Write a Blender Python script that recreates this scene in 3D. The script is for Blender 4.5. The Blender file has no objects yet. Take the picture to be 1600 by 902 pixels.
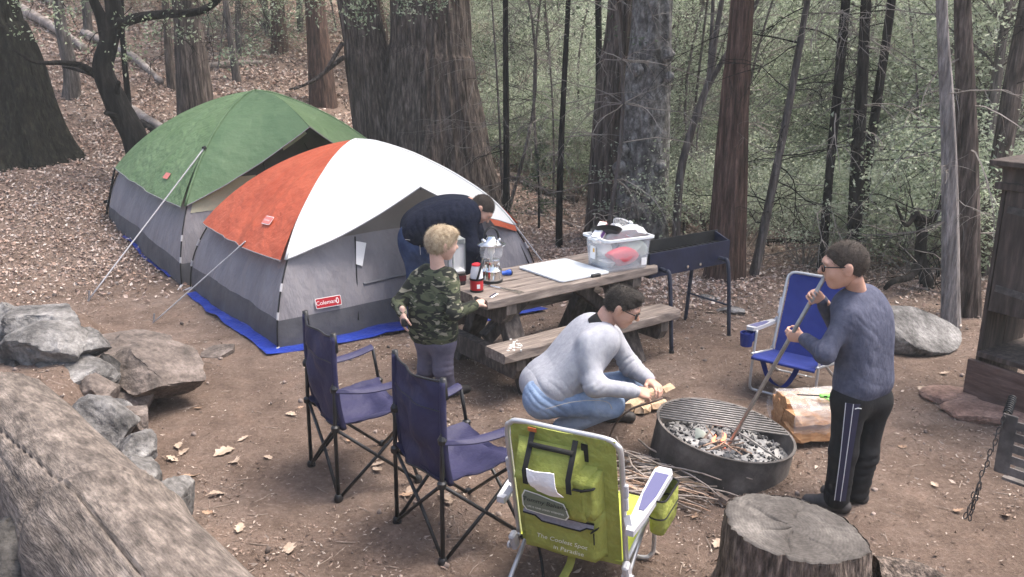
import bpy, math, random
import numpy as np
from mathutils import Vector, Matrix
random.seed(7); RNG = np.random.default_rng(7)
scene = bpy.context.scene; COL = scene.collection
PI = math.pi
# ---------------------------------------------------------------- camera
FPX, HC, PITCH = 1331.0, 2.40, math.radians(15.6)
camd = bpy.data.cameras.new('camera'); cam = bpy.data.objects.new('camera', camd); COL.objects.link(cam)
camd.sensor_width = 36; camd.lens = FPX / 1600 * 36; camd.clip_end = 600; camd.clip_start = .05
cam.location = (0, 0, HC); cam.rotation_euler = (PI / 2 - PITCH, 0, 0); scene.camera = cam
# ---------------------------------------------------------------- light
SUN_EL, SUN_AZ = math.radians(66), math.radians(75)     # azimuth: sun stands to the right, a little ahead
world = bpy.data.worlds.new('World'); scene.world = world; world.use_nodes = True
wn = world.node_tree.nodes; wl = world.node_tree.links
sky = wn.new('ShaderNodeTexSky'); sky.sky_type = 'NISHITA'; sky.sun_disc = False
sky.sun_elevation = SUN_EL; sky.sun_rotation = SUN_AZ; sky.air_density = .8; sky.dust_density = 5.0; sky.ozone_density = .6
wn['Background'].inputs['Strength'].default_value = .15
wl.new(sky.outputs[0], wn['Background'].inputs['Color'])
sund = bpy.data.lights.new('sun', 'SUN'); sun = bpy.data.objects.new('sun', sund); COL.objects.link(sun)
sund.energy = 1.8; sund.angle = math.radians(32); sund.color = (1, .95, .88)
sdir = Vector((math.sin(SUN_AZ) * math.cos(SUN_EL), math.cos(SUN_AZ) * math.cos(SUN_EL), math.sin(SUN_EL)))
sun.rotation_euler = sdir.to_track_quat('Z', 'Y').to_euler(); sun.location = (6, 4, 20)
scene.view_settings.view_transform = 'Standard'; scene.view_settings.look = 'None'
scene.view_settings.gamma = 1; scene.view_settings.use_curve_mapping = False
scene.view_settings.exposure = 1.58
scene.cycles.max_bounces = 7; scene.cycles.diffuse_bounces = 3; scene.cycles.transparent_max_bounces = 12
# ---------------------------------------------------------------- pixel helpers (a pixel gives a direction only)
def ray(px, py):
    x = (px - 800) / FPX; y = (451 - py) / FPX
    return np.array([x, math.cos(PITCH) + y * math.sin(PITCH), -math.sin(PITCH) + y * math.cos(PITCH)])
def gz(px, py, z=0.):
    d = ray(px, py); t = (z - HC) / d[2]; return np.array([d[0] * t, d[1] * t, z])
def at(px, py, Y):
    d = ray(px, py); t = Y / d[1]; return np.array([d[0] * t, Y, HC + d[2] * t])
def proj(p):
    p = np.asarray(p, float) - [0, 0, HC]
    f = np.array([0, math.cos(PITCH), -math.sin(PITCH)]); u = np.array([0, math.sin(PITCH), math.cos(PITCH)])
    z = p @ f; return 800 + FPX * p[..., 0] / z, 451 - FPX * (p @ u) / z
def V(*a): return np.array(a if len(a) > 1 else a[0], float)
def unit(v): v = np.asarray(v, float); return v / (np.linalg.norm(v) + 1e-12)
# ---------------------------------------------------------------- numpy noise
def _h(i, j, k, s):
    n = (i * 374761393 + j * 668265263 + k * 2147483647 + s * 1274126177) & 0xffffffff
    n = ((n ^ (n >> 13)) * 1274126177) & 0xffffffff
    return ((n ^ (n >> 16)) & 0xffff) / 32767.5 - 1
def vn(x, y, z=0., s=0):
    x, y, z = np.broadcast_arrays(np.asarray(x, float), np.asarray(y, float), np.asarray(z, float))
    i, j, k = np.floor(x).astype(np.int64), np.floor(y).astype(np.int64), np.floor(z).astype(np.int64)
    f, g, h = x - i, y - j, z - k
    f = f * f * (3 - 2 * f); g = g * g * (3 - 2 * g); h = h * h * (3 - 2 * h)
    L = lambda a, b, t: a + (b - a) * t
    return L(L(L(_h(i, j, k, s), _h(i + 1, j, k, s), f), L(_h(i, j + 1, k, s), _h(i + 1, j + 1, k, s), f), g),
             L(L(_h(i, j, k + 1, s), _h(i + 1, j, k + 1, s), f), L(_h(i, j + 1, k + 1, s), _h(i + 1, j + 1, k + 1, s), f), g), h)
def fbm(x, y, z=0., s=0, o=4):
    r = 0; a = 1.
    for q in range(o):
        r = r + a * vn(x * 2 ** q, y * 2 ** q, np.asarray(z) * 2 ** q, s + q); a *= .5
    return r
def sst(a, b, x): t = np.clip((x - a) / (b - a), 0, 1); return t * t * (3 - 2 * t)
def softplus(x, w=1.): return w * np.log1p(np.exp(np.clip(x / w, -40, 40)))
# ---------------------------------------------------------------- objects
def tag(o, label=None, cat=None, group=None, kind=None):
    if label: o['label'] = label
    if cat: o['category'] = cat
    if group: o['group'] = group
    if kind: o['kind'] = kind
    return o
def thing(name, label, cat, loc=(0, 0, 0), rz=0, group=None):
    o = bpy.data.objects.new(name, None); COL.objects.link(o); o.empty_display_size = .1
    o.location = tuple(float(q) for q in loc); o.rotation_euler = (0, 0, rz)
    return tag(o, label, cat, group)
def mesh_np(name, verts, faces, mats=(), fmat=None, smooth=True):
    """faces: array (n,k) or list of tuples"""
    me = bpy.data.meshes.new(name)
    verts = np.asarray(verts, np.float32)
    if isinstance(faces, np.ndarray):
        n, k = faces.shape
        me.vertices.add(len(verts)); me.vertices.foreach_set('co', verts.ravel())
        me.loops.add(n * k); me.loops.foreach_set('vertex_index', faces.astype(np.int32).ravel())
        me.polygons.add(n); me.polygons.foreach_set('loop_start', np.arange(0, n * k, k, dtype=np.int32))
        me.update(calc_edges=True)
    else:
        me.from_pydata([tuple(map(float, v)) for v in verts], [], [tuple(map(int, f)) for f in faces]); me.update()
    for m in mats: me.materials.append(MAT[m] if isinstance(m, str) else m)
    if fmat is not None: me.polygons.foreach_set('material_index', np.asarray(fmat, np.int32))
    me.polygons.foreach_set('use_smooth', np.full(len(me.polygons), bool(smooth)))
    me.validate(); return me
def link(name, me, parent=None, world=False, loc=None, rot=None):
    o = bpy.data.objects.new(name, me); COL.objects.link(o)
    if parent is not None:
        o.parent = parent
        if world:
            o.matrix_parent_inverse = Matrix.Identity(4)
            base = Matrix.Identity(4)
            p = parent
            while p is not None:
                base = Matrix.Translation(p.location) @ p.rotation_euler.to_matrix().to_4x4() @ base; p = p.parent
            inv = base.inverted(); o.location = inv.translation; o.rotation_euler = inv.to_euler()
    if loc is not None: o.location = tuple(float(q) for q in loc)
    if rot is not None: o.rotation_euler = rot
    return o
class MB:
    """collects shapes and links them as one mesh object"""
    def __init__(s): s.v = []; s.f = []; s.n = 0
    def add(s, v, f):
        v = np.asarray(v, float).reshape(-1, 3); s.v.append(v); s.f += [tuple(int(i) + s.n for i in q) for q in f]; s.n += len(v); return s
    def box(s, c, size, R=None, bev=0.):
        h = np.asarray(size, float) / 2; b = min(bev, min(h) * .9)
        if b <= 0:
            v = np.array([[x, y, z] for x in (-1, 1) for y in (-1, 1) for z in (-1, 1)]) * h
            f = [(0, 1, 3, 2), (4, 6, 7, 5), (0, 4, 5, 1), (2, 3, 7, 6), (0, 2, 6, 4), (1, 5, 7, 3)]
        else:
            v = []; f = []
            for x in (-1, 1):
                for y in (-1, 1):
                    for z in (-1, 1):
                        p = np.array([x, y, z]) * h
                        for a in range(3):
                            q = p.copy()
                            for c2 in range(3):
                                if c2 != a: q[c2] -= np.sign(q[c2]) * b
                            v.append(q)
            I = lambda x, y, z, a: ((x * 4 + y * 2 + z) * 3 + a)
            f = [(I(0,0,0,0),I(0,0,1,0),I(0,1,1,0),I(0,1,0,0)),(I(1,0,0,0),I(1,1,0,0),I(1,1,1,0),I(1,0,1,0)),
                 (I(0,0,0,1),I(1,0,0,1),I(1,0,1,1),I(0,0,1,1)),(I(0,1,0,1),I(0,1,1,1),I(1,1,1,1),I(1,1,0,1)),
                 (I(0,0,0,2),I(0,1,0,2),I(1,1,0,2),I(1,0,0,2)),(I(0,0,1,2),I(1,0,1,2),I(1,1,1,2),I(0,1,1,2))]
            for i in (0, 1):
                for j in (0, 1):
                    f += [(I(i,j,0,0),I(i,j,1,0),I(i,j,1,1),I(i,j,0,1)), (I(i,0,j,0),I(i,0,j,2),I(i,1,j,2),I(i,1,j,0)), (I(0,i,j,1),I(1,i,j,1),I(1,i,j,2),I(0,i,j,2))]
                    for k in (0, 1): f.append((I(i,j,k,0),I(i,j,k,1),I(i,j,k,2)))
        v = np.asarray(v)
        if R is not None: v = v @ np.asarray(R).T
        return s.add(v + np.asarray(c, float), f)
    def bar(s, a, b, w, h, up=(0, 0, 1), bev=0.):
        a, b = V(a), V(b); d = b - a; L = np.linalg.norm(d); d /= L
        x = np.cross(d, up); x = unit(x) if np.linalg.norm(x) > 1e-6 else V(1, 0, 0); y = np.cross(x, d)
        return s.box((a + b) / 2, (w, L, h), np.stack([x, d, y], 1), bev)
    def tube(s, pts, r, n=8, cap=True, closed=False):
        P = np.asarray(pts, float); m = len(P); r = np.broadcast_to(np.asarray(r, float), (m,))
        T = np.roll(P, -1, 0) - np.roll(P, 1, 0) if closed else np.gradient(P, axis=0)
        T /= np.linalg.norm(T, axis=1)[:, None] + 1e-12
        u = np.cross(T[0], [0, 0, 1]); u = u if np.linalg.norm(u) > .05 else np.cross(T[0], [1, 0, 0]); u = unit(u)
        a = np.linspace(0, 2 * PI, n, endpoint=False); vs = []
        for i in range(m):
            u = u - T[i] * (u @ T[i]); u = unit(u); w = np.cross(T[i], u)
            vs.append(P[i] + r[i] * (np.cos(a)[:, None] * u + np.sin(a)[:, None] * w))
        f = []
        for i in range(m if closed else m - 1):
            i2 = (i + 1) % m
            for j in range(n): f.append((i * n + j, i * n + (j + 1) % n, i2 * n + (j + 1) % n, i2 * n + j))
        if cap and not closed: f += [tuple(range(n))[::-1], tuple(range((m - 1) * n, m * n))]
        return s.add(np.concatenate(vs), f)
    def lathe(s, prof, n=24, c=(0, 0, 0), cap=True, sx=1., sy=1., R=None):
        a = np.linspace(0, 2 * PI, n, endpoint=False); v = []; f = []
        for r, z in prof: v.append(np.stack([r * np.cos(a) * sx, r * np.sin(a) * sy, np.full(n, z)], 1))
        for i in range(len(prof) - 1):
            for j in range(n): f.append((i * n + j, i * n + (j + 1) % n, (i + 1) * n + (j + 1) % n, (i + 1) * n + j))
        if cap:
            if prof[0][0] > 1e-5: f.append(tuple(range(n))[::-1])
            if prof[-1][0] > 1e-5: f.append(tuple(range((len(prof) - 1) * n, len(prof) * n)))
        v = np.concatenate(v)
        if R is not None: v = v @ np.asarray(R).T
        return s.add(v + V(c), f)
    def grid(s, P):
        P = np.asarray(P, float); a, b = P.shape[:2]
        return s.add(P.reshape(-1, 3), [(i * b + j, i * b + j + 1, (i + 1) * b + j + 1, (i + 1) * b + j) for i in range(a - 1) for j in range(b - 1)])
    def slab(s, P, N, t):
        """a sheet P (a,b,3) given thickness t along N"""
        P = np.asarray(P, float); Q = P + np.asarray(N, float) * t; a, b = P.shape[:2]
        s.grid(P[:, ::-1]); s.grid(Q)
        for A, B in ((P[0], Q[0]), (Q[-1], P[-1]), (Q[:, 0], P[:, 0]), (P[:, -1], Q[:, -1])): s.grid(np.stack([A, B]))
        return s
    def poly(s, pts2, z0, z1, fr=None):
        """prism from a 2D outline; fr: function (x,y,z)->3D"""
        n = len(pts2); v = [(x, y, z0) for x, y in pts2] + [(x, y, z1) for x, y in pts2]
        if fr: v = [fr(*p) for p in v]
        return s.add(v, [tuple(range(n))[::-1], tuple(range(n, 2 * n))] + [(i, (i + 1) % n, n + (i + 1) % n, n + i) for i in range(n)])
    def build(s, name, mat, parent=None, world=False, smooth=False, angle=None, mesh_only=False, **kw):
        me = mesh_np(name, np.concatenate(s.v), s.f, [mat] if mat else [], None, smooth or angle is not None)
        if angle is not None: me.set_sharp_from_angle(angle=math.radians(angle))
        if mesh_only: return me
        return link(name, me, parent, world, **kw)
def mx(fwd, up):
    """columns: right, forward, up"""
    f = unit(fwd); r = unit(np.cross(f, up)); u = np.cross(r, f); return np.stack([r, f, u], 1)
def bez(pts, n=24):
    """Catmull-Rom through points"""
    P = np.asarray(pts, float); P = np.vstack([2 * P[0] - P[1], P, 2 * P[-1] - P[-2]]); out = []
    m = len(P) - 3; per = max(2, n // m)
    for i in range(m):
        p0, p1, p2, p3 = P[i:i + 4]
        for t in np.linspace(0, 1, per, endpoint=False):
            out.append(.5 * (2 * p1 + (p2 - p0) * t + (2 * p0 - 5 * p1 + 4 * p2 - p3) * t * t + (3 * p1 - p0 - 3 * p2 + p3) * t ** 3))
    out.append(P[-2]); return np.array(out)
def copy_tree(o, parent=None):
    c = o.copy(); COL.objects.link(c); c.parent = parent
    for ch in list(o.children): copy_tree(ch, c)
    return c
def text_mesh(txt, size, shear=0., space=1., name='lettering'):
    cu = bpy.data.curves.new('t', 'FONT'); cu.body = txt; cu.size = size; cu.align_x = 'CENTER'; cu.align_y = 'CENTER'; cu.shear = shear; cu.space_character = space; cu.resolution_u = 3
    ob = bpy.data.objects.new('t', cu); COL.objects.link(ob)
    me = bpy.data.meshes.new_from_object(ob.evaluated_get(bpy.context.evaluated_depsgraph_get()))
    bpy.data.objects.remove(ob); bpy.data.curves.remove(cu); me.name = name
    return me
def place_text(name, txt, size, mat, pos, right, up, parent, off=.003, warp=None, **k):
    me = text_mesh(txt, size, **k); r, u = unit(right), unit(up); n = np.cross(r, u)
    v = np.zeros(len(me.vertices) * 3, np.float32); me.vertices.foreach_get('co', v); v = v.reshape(-1, 3)
    w = np.array([warp(p[0], p[1]) if warp else V(pos) + p[0] * r + p[1] * u for p in v]).reshape(-1, 3) + n * off
    me.vertices.foreach_set('co', w.astype(np.float32).ravel()); me.materials.clear(); me.materials.append(MAT[mat]); me.update()
    return link(name, me, parent, True)
# ---------------------------------------------------------------- materials
MAT = {}
def M(name, c1, c2=None, scale=6., rough=.8, bump=0., bscale=40., st=(1, 1, 1), metal=0., spec=.3, c3=None, lo=.35, hi=.65,
      island=0., trans=0., alpha=1., emit=None, estr=0., glass=0., bst=None, coat=0., detail=6, warp=0., bdist=.01, trl=0.):
    m = bpy.data.materials.new(name); m.use_nodes = True; nt = m.node_tree; N = nt.nodes; L = nt.links; B = N['Principled BSDF']
    B.inputs['Roughness'].default_value = rough; B.inputs['Metallic'].default_value = metal; B.inputs['Specular IOR Level'].default_value = spec
    B.inputs['Base Color'].default_value = (*c1, 1)
    if glass: B.inputs['Transmission Weight'].default_value = glass
    if coat: B.inputs['Coat Weight'].default_value = coat
    if alpha < 1: B.inputs['Alpha'].default_value = alpha
    if emit: B.inputs['Emission Color'].default_value = (*emit, 1); B.inputs['Emission Strength'].default_value = estr
    tc = N.new('ShaderNodeTexCoord'); mp = N.new('ShaderNodeMapping'); mp.inputs['Scale'].default_value = st; L.new(tc.outputs['Object'], mp.inputs[0])
    col = None
    if c2:
        no = N.new('ShaderNodeTexNoise'); no.inputs['Scale'].default_value = scale; no.inputs['Detail'].default_value = detail; no.inputs['Roughness'].default_value = .62; no.inputs['Distortion'].default_value = warp
        L.new(mp.outputs[0], no.inputs['Vector']); rp = N.new('ShaderNodeValToRGB'); e = rp.color_ramp.elements
        e[0].position = lo; e[0].color = (*c1, 1); e[1].position = hi; e[1].color = (*c2, 1)
        if c3: q = e.new((lo + hi) / 2); q.color = (*c3, 1)
        L.new(no.outputs[0], rp.inputs[0]); col = rp.outputs[0]
    if island:
        ge = N.new('ShaderNodeNewGeometry'); hs = N.new('ShaderNodeHueSaturation'); mr = N.new('ShaderNodeMapRange')
        mr.inputs['To Min'].default_value = 1 - island; mr.inputs['To Max'].default_value = 1 + island
        L.new(ge.outputs['Random Per Island'], mr.inputs[0]); L.new(mr.outputs[0], hs.inputs['Value'])
        if col: L.new(col, hs.inputs['Color'])
        else: hs.inputs['Color'].default_value = (*c1, 1)
        col = hs.outputs[0]
    if col: L.new(col, B.inputs['Base Color'])
    if bump:
        nb = N.new('ShaderNodeTexNoise'); nb.inputs['Scale'].default_value = bscale; nb.inputs['Detail'].default_value = 5
        mp2 = N.new('ShaderNodeMapping'); mp2.inputs['Scale'].default_value = bst or st; L.new(tc.outputs['Object'], mp2.inputs[0]); L.new(mp2.outputs[0], nb.inputs['Vector'])
        bp = N.new('ShaderNodeBump'); bp.inputs['Strength'].default_value = bump; bp.inputs['Distance'].default_value = bdist
        L.new(nb.outputs[0], bp.inputs['Height']); L.new(bp.outputs[0], B.inputs['Normal'])
    if trl:
        t = N.new('ShaderNodeBsdfTranslucent'); mxs = N.new('ShaderNodeMixShader'); mxs.inputs[0].default_value = trl
        t.inputs[0].default_value = (*c1, 1)
        if col: L.new(col, t.inputs[0])
        L.new(B.outputs[0], mxs.inputs[1]); L.new(t.outputs[0], mxs.inputs[2]); L.new(mxs.outputs[0], N['Material Output'].inputs[0])
    MAT[name] = m; return m
def grain(name, scale, st=(1, 1, 1), lo=.55, hi=1.3, fac=.8, bump=0.):
    """multiplies a fine grain over a material's colour"""
    nt = MAT[name].node_tree; N = nt.nodes; L = nt.links; B = N['Principled BSDF']; src = B.inputs['Base Color'].links[0].from_socket
    tc = N.new('ShaderNodeTexCoord'); mp = N.new('ShaderNodeMapping'); mp.inputs['Scale'].default_value = st; L.new(tc.outputs['Object'], mp.inputs[0])
    no = N.new('ShaderNodeTexNoise'); no.inputs['Scale'].default_value = scale; no.inputs['Detail'].default_value = 8; no.inputs['Roughness'].default_value = .75; L.new(mp.outputs[0], no.inputs['Vector'])
    rp = N.new('ShaderNodeValToRGB'); e = rp.color_ramp.elements; e[0].position = .38; e[0].color = (lo, lo, lo, 1); e[1].position = .62; e[1].color = (hi, hi, hi, 1); L.new(no.outputs[0], rp.inputs[0])
    q = N.new('ShaderNodeMix'); q.data_type = 'RGBA'; q.blend_type = 'MULTIPLY'; q.inputs[0].default_value = fac; L.new(src, q.inputs[6]); L.new(rp.outputs[0], q.inputs[7]); L.new(q.outputs[2], B.inputs['Base Color'])
def ramp_island(name, cols, rough=.8, trl=0., bump=0.):
    """each loose piece takes one colour of a palette"""
    if name.startswith('leaf'): cols = [tuple(.78 * q + .22 * (.3 * c[0] + .6 * c[1] + .1 * c[2]) for q in c) for c in cols]  # leaf colours blended towards grey: haze put into the palette
    m = M(name, cols[0], rough=rough, trl=trl); nt = m.node_tree; N = nt.nodes; L = nt.links
    ge = N.new('ShaderNodeNewGeometry'); rp = N.new('ShaderNodeValToRGB'); rp.color_ramp.interpolation = 'CONSTANT'
    e = rp.color_ramp.elements
    while len(e) < len(cols): e.new(.5)
    for i, c in enumerate(cols): e[i].position = i / len(cols); e[i].color = (*c, 1)
    L.new(ge.outputs['Random Per Island'], rp.inputs[0]); L.new(rp.outputs[0], N['Principled BSDF'].inputs['Base Color'])
    for n in N:
        if n.type == 'BSDF_TRANSLUCENT': L.new(rp.outputs[0], n.inputs[0])
    return m
# ================================================================ terrain
def H(x, y):
    x = np.asarray(x, float); y = np.asarray(y, float)
    s = -.55 * x + .83 * y
    hill = .27 * softplus(s - 10.8, .9) * sst(5., -3.5, x - .05 * (y - 10))
    hill = np.minimum(hill, 7 + .1 * hill)
    d = .45 * x + .89 * y - 11.6
    drop = -.2 * softplus(d, .8) * sst(-.5, 4.5, x - .06 * (y - 10)); drop = np.maximum(drop, -4.5 + .2 * drop)
    xl = -1.72 - .42 * np.clip(y - 3.4, -3, 4)
    bank = .5 * sst(.0, .45, xl - x) * sst(7.6, 6.0, y)
    cb = .75 * sst(2.5, 1.3, y)
    bank = np.maximum(bank, cb)
    n = .035 * fbm(x * .55, y * .55, 0, 3, 3) + .012 * fbm(x * 2.3, y * 2.3, 0, 9, 3)
    n = n * (1 + 2.0 * sst(11, 16, y))
    return hill + drop + bank + n
def Hs(x, y): return float(H(x, y))
def gt(px, py, y0=2.6, far=80):
    """where the sight line through a pixel meets the terrain"""
    d = ray(px, py); ts = np.linspace(y0, far, 4000) / d[1]
    z = HC + d[2] * ts; h = H(d[0] * ts, d[1] * ts); i = np.argmax(z < h)
    t = ts[i]; return V(d[0] * t, d[1] * t, float(h[i]))
def on(x, y, dz=0.): return V(x, y, Hs(x, y) + dz)

def dirt_material():
    m = bpy.data.materials.new('dirt'); m.use_nodes = True; nt = m.node_tree; N = nt.nodes; L = nt.links; B = N['Principled BSDF']
    B.inputs['Roughness'].default_value = .95; B.inputs['Specular IOR Level'].default_value = .15
    tc = N.new('ShaderNodeTexCoord')
    def noise(sc, det=8, rg=.6, dist=0):
        n = N.new('ShaderNodeTexNoise'); n.inputs['Scale'].default_value = sc; n.inputs['Detail'].default_value = det; n.inputs['Roughness'].default_value = rg; n.inputs['Distortion'].default_value = dist
        L.new(tc.outputs['Object'], n.inputs['Vector']); return n.outputs[0]
    def ramp(src, stops):
        r = N.new('ShaderNodeValToRGB'); e = r.color_ramp.elements
        while len(e) < len(stops): e.new(.5)
        for i, (p, c) in enumerate(stops): e[i].position = p; e[i].color = (*c, 1)
        L.new(src, r.inputs[0]); return r.outputs[0]
    def mix(f, a, b, mode='MIX'):
        q = N.new('ShaderNodeMix'); q.data_type = 'RGBA'; q.blend_type = mode
        if isinstance(f, float): q.inputs[0].default_value = f
        else: L.new(f, q.inputs[0])
        L.new(a, q.inputs[6]); L.new(b, q.inputs[7]); return q.outputs[2]
    big = ramp(noise(.9, 6), [(.28, (.15, .105, .08)), (.5, (.24, .175, .14)), (.72, (.37, .295, .25))])
    fine = ramp(noise(38, 8, .7), [(.3, (.075, .05, .038)), (.55, (.19, .138, .11)), (.78, (.40, .325, .275))])
    c = mix(.55, big, fine)
    mid = ramp(noise(4.5, 6, .65), [(.32, (.62, .60, .58)), (.55, (1, 1, 1)), (.75, (1.25, 1.2, 1.16))]); c = mix(.8, c, mid, 'MULTIPLY')
    speck = N.new('ShaderNodeTexVoronoi'); speck.inputs['Scale'].default_value = 55; L.new(tc.outputs['Object'], speck.inputs['Vector'])
    sm = ramp(speck.outputs['Distance'], [(.1, (1, 1, 1)), (.22, (0, 0, 0))])
    patch = ramp(noise(2.2, 4), [(.5, (0, 0, 0)), (.66, (.55, .55, .55))])
    f = mix(1., sm, patch, 'MULTIPLY'); pale = N.new('ShaderNodeRGB'); pale.outputs[0].default_value = (.45, .37, .31, 1)
    c = mix(f, c, pale.outputs[0]); L.new(c, B.inputs['Base Color'])
    b1 = N.new('ShaderNodeBump'); b1.inputs['Strength'].default_value = 1.; b1.inputs['Distance'].default_value = .03; L.new(noise(16, 10, .72), b1.inputs['Height'])
    b2 = N.new('ShaderNodeBump'); b2.inputs['Strength'].default_value = 1.; b2.inputs['Distance'].default_value = .014; L.new(noise(90, 4, .7), b2.inputs['Height']); L.new(b1.outputs[0], b2.inputs['Normal'])
    L.new(b2.outputs[0], B.inputs['Normal']); MAT['dirt'] = m
dirt_material()
def axis(lo, mid0, mid1, hi, step, nout):
    g = np.linspace(0, 1, nout + 1)[1:] ** 2.2
    return np.concatenate([(mid0 - (mid0 - lo) * g)[::-1], np.arange(mid0, mid1, step), mid1 + (hi - mid1) * g])
gx = axis(-90, -7, 6, 90, .045, 60); gy = axis(-30, .4, 12.5, 130, .045, 60)
X, Y = np.meshgrid(gx, gy); Z = H(X, Y) + .010 * fbm(X * 7, Y * 7, 0, 21, 3) * (np.abs(X) < 8)
nx, ny = len(gx), len(gy); I = np.arange(nx * ny).reshape(ny, nx)
F4 = np.stack([I[:-1, :-1], I[:-1, 1:], I[1:, 1:], I[1:, :-1]], -1).reshape(-1, 4)
ground = link('ground', mesh_np('ground', np.stack([X, Y, Z], -1).reshape(-1, 3), F4, ['dirt']))
tag(ground, 'bare reddish brown dirt of the campsite rising to a leafy slope', kind='structure')

# ---------------- litter
def visible(P, m=60):
    u, v = proj(P); return (u > -m) & (u < 1600 + m) & (v > -m) & (v < 902 + m)
def leaf_quads(P, size, N0, curl=.35, asp=.6, flat=.35, rng=RNG):
    """bent two-quad leaves at P around normals N0"""
    n = len(P); nrm = N0 + rng.normal(0, flat, (n, 3)); nrm /= np.linalg.norm(nrm, axis=1)[:, None]
    a = rng.normal(0, 1, (n, 3)); a -= nrm * (a * nrm).sum(1)[:, None]; a /= np.linalg.norm(a, axis=1)[:, None]; b = np.cross(nrm, a)
    s = np.broadcast_to(np.asarray(size, float), (n,))[:, None]; k = rng.uniform(-curl, curl, (n, 1))
    w = s * asp * rng.uniform(.6, 1.3, (n, 1))
    v = np.stack([P - a * s * .5, P + b * w * .5 + nrm * s * k, P + a * s * .5 + nrm * s * .1, P - b * w * .5 + nrm * s * k, P + nrm * s * .02], 1)
    f = np.array([[0, 4, 1], [1, 4, 2], [2, 4, 3], [3, 4, 0]])
    # two quads joined along the midrib
    i = np.arange(n)[:, None] * 5
    F = np.concatenate([np.stack([i + 0, i + 3, i + 2], -1).reshape(-1, 3), np.stack([i + 0, i + 2, i + 1], -1).reshape(-1, 3)])
    return v.reshape(-1, 3), F
ramp_island('litter', [(.44, .345, .295), (.33, .235, .19), (.50, .41, .355), (.23, .155, .125), (.40, .30, .25), (.57, .49, .43), (.43, .30, .235), (.29, .21, .175)], .9)
ramp_island('chips', [(.30, .225, .18), (.2, .14, .11), (.40, .325, .27), (.11, .078, .06), (.25, .18, .145), (.45, .38, .32)], .9)
def scatter(n, xr, yr, dens, seed):
    r = np.random.default_rng(seed); P = np.stack([r.uniform(*xr, n), r.uniform(*yr, n)], 1)
    k = r.uniform(0, 1, n) < dens(P[:, 0], P[:, 1]); P = P[k]
    return np.column_stack([P, H(P[:, 0], P[:, 1]) + .006]), r
def hill_d(x, y):
    s = -.55 * x + .83 * y
    a = sst(8.6, 10.8, s + .5 * fbm(x * .6, y * .6, 0, 31, 2)) * sst(3., 1, x - .1 * y)
    b = sst(7.0, 9.2, y + .4 * fbm(x, y, 0, 32, 2)) * sst(.5, 2., x) * .8
    c = sst(7.6, 8.6, y) * sst(-.6, .3, x) * .9
    q = np.maximum(np.maximum(a, b), c)
    return q * (.62 + .38 * np.clip(fbm(x * 1.5, y * 1.5, 0, 33, 3), -1, 1)) * np.clip(13. / np.maximum(y, 1), .25, 1.2)
P, r = scatter(560000, (-15, 11), (6.5, 26), hill_d, 5); P = P[visible(P)]
sz = r.uniform(.022, .078, len(P)) * np.clip(P[:, 1] / 13, .8, 1.6)
v, f = leaf_quads(P + np.c_[np.zeros((len(P), 2)), r.uniform(0, .03, len(P))], sz, V(0, 0, 1)[None], rng=r, flat=.45)
lit = link('leaf_litter', mesh_np('leaf_litter', v, f, ['litter'], None, False)); tag(lit, 'dry tan oak leaf litter covering the wooded slope', 'leaf litter', kind='stuff')
def camp_d(x, y): return np.clip(.5 + .55 * fbm(x * .9, y * .9, 0, 41, 3), .16, 1)
P, r = scatter(150000, (-6, 5.5), (2.8, 10.5), camp_d, 6); P = P[visible(P)]
v, f = leaf_quads(P, r.uniform(.006, .03, len(P)) * (1 + .9 * (r.uniform(0, 1, len(P)) > .96)), V(0, 0, 1)[None], rng=r, flat=.3, asp=.35)
chips = link('wood_chips', mesh_np('wood_chips', v, f, ['chips'], None, False)); tag(chips, 'small pale bark chips and leaf crumbs strewn over the bare dirt', 'wood chips', kind='stuff')
P, r = scatter(5200, (-6, 5.5), (2.8, 10), camp_d, 8); P = P[visible(P)]
mb = MB()
for p in P[:1500]:
    a = r.uniform(0, PI); L_ = r.uniform(.03, .14); d = V(math.cos(a), math.sin(a), 0); q = d * L_ / 2
    p1, p2 = p - q, p + q; p1[2] = Hs(*p1[:2]) + .004; p2[2] = Hs(*p2[:2]) + .006; m_ = (p1 + p2) / 2 + V(-d[1], d[0], .3) * r.uniform(-.008, .008)
    mb.tube([p1, m_, p2], [.0022, .003, .0018], 4)
M('twig', (.17, .13, .105), (.34, .27, .22), 30, .9)
tag(mb.build('ground_twigs', 'twig'), 'thin broken twigs lying on the bare dirt', 'twigs', kind='stuff')
# pebbles
M('rock', (.055, .052, .05), (.27, .26, .25), 3.2, .92, .8, 22, c3=(.15, .143, .137), bdist=.03)
M('rock_brown', (.075, .062, .054), (.20, .165, .145), 4, .92, .8, 20, c3=(.135, .11, .096), bdist=.03)
M('rock_red', (.19, .115, .09), (.33, .22, .175), 5, .92, .8, 25, c3=(.25, .16, .125), bdist=.02)
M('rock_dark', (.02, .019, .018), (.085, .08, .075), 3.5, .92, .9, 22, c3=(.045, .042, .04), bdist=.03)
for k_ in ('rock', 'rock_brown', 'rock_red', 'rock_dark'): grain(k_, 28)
def ico(sub=3):
    import bmesh
    bm = bmesh.new(); bmesh.ops.create_icosphere(bm, subdivisions=sub, radius=1)
    v = np.array([x.co for x in bm.verts]); f = np.array([[q.index for q in p.verts] for p in bm.faces]); bm.free(); return v, f
ICO = {k: ico(k) for k in (1, 2, 3, 4, 5)}
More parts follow.
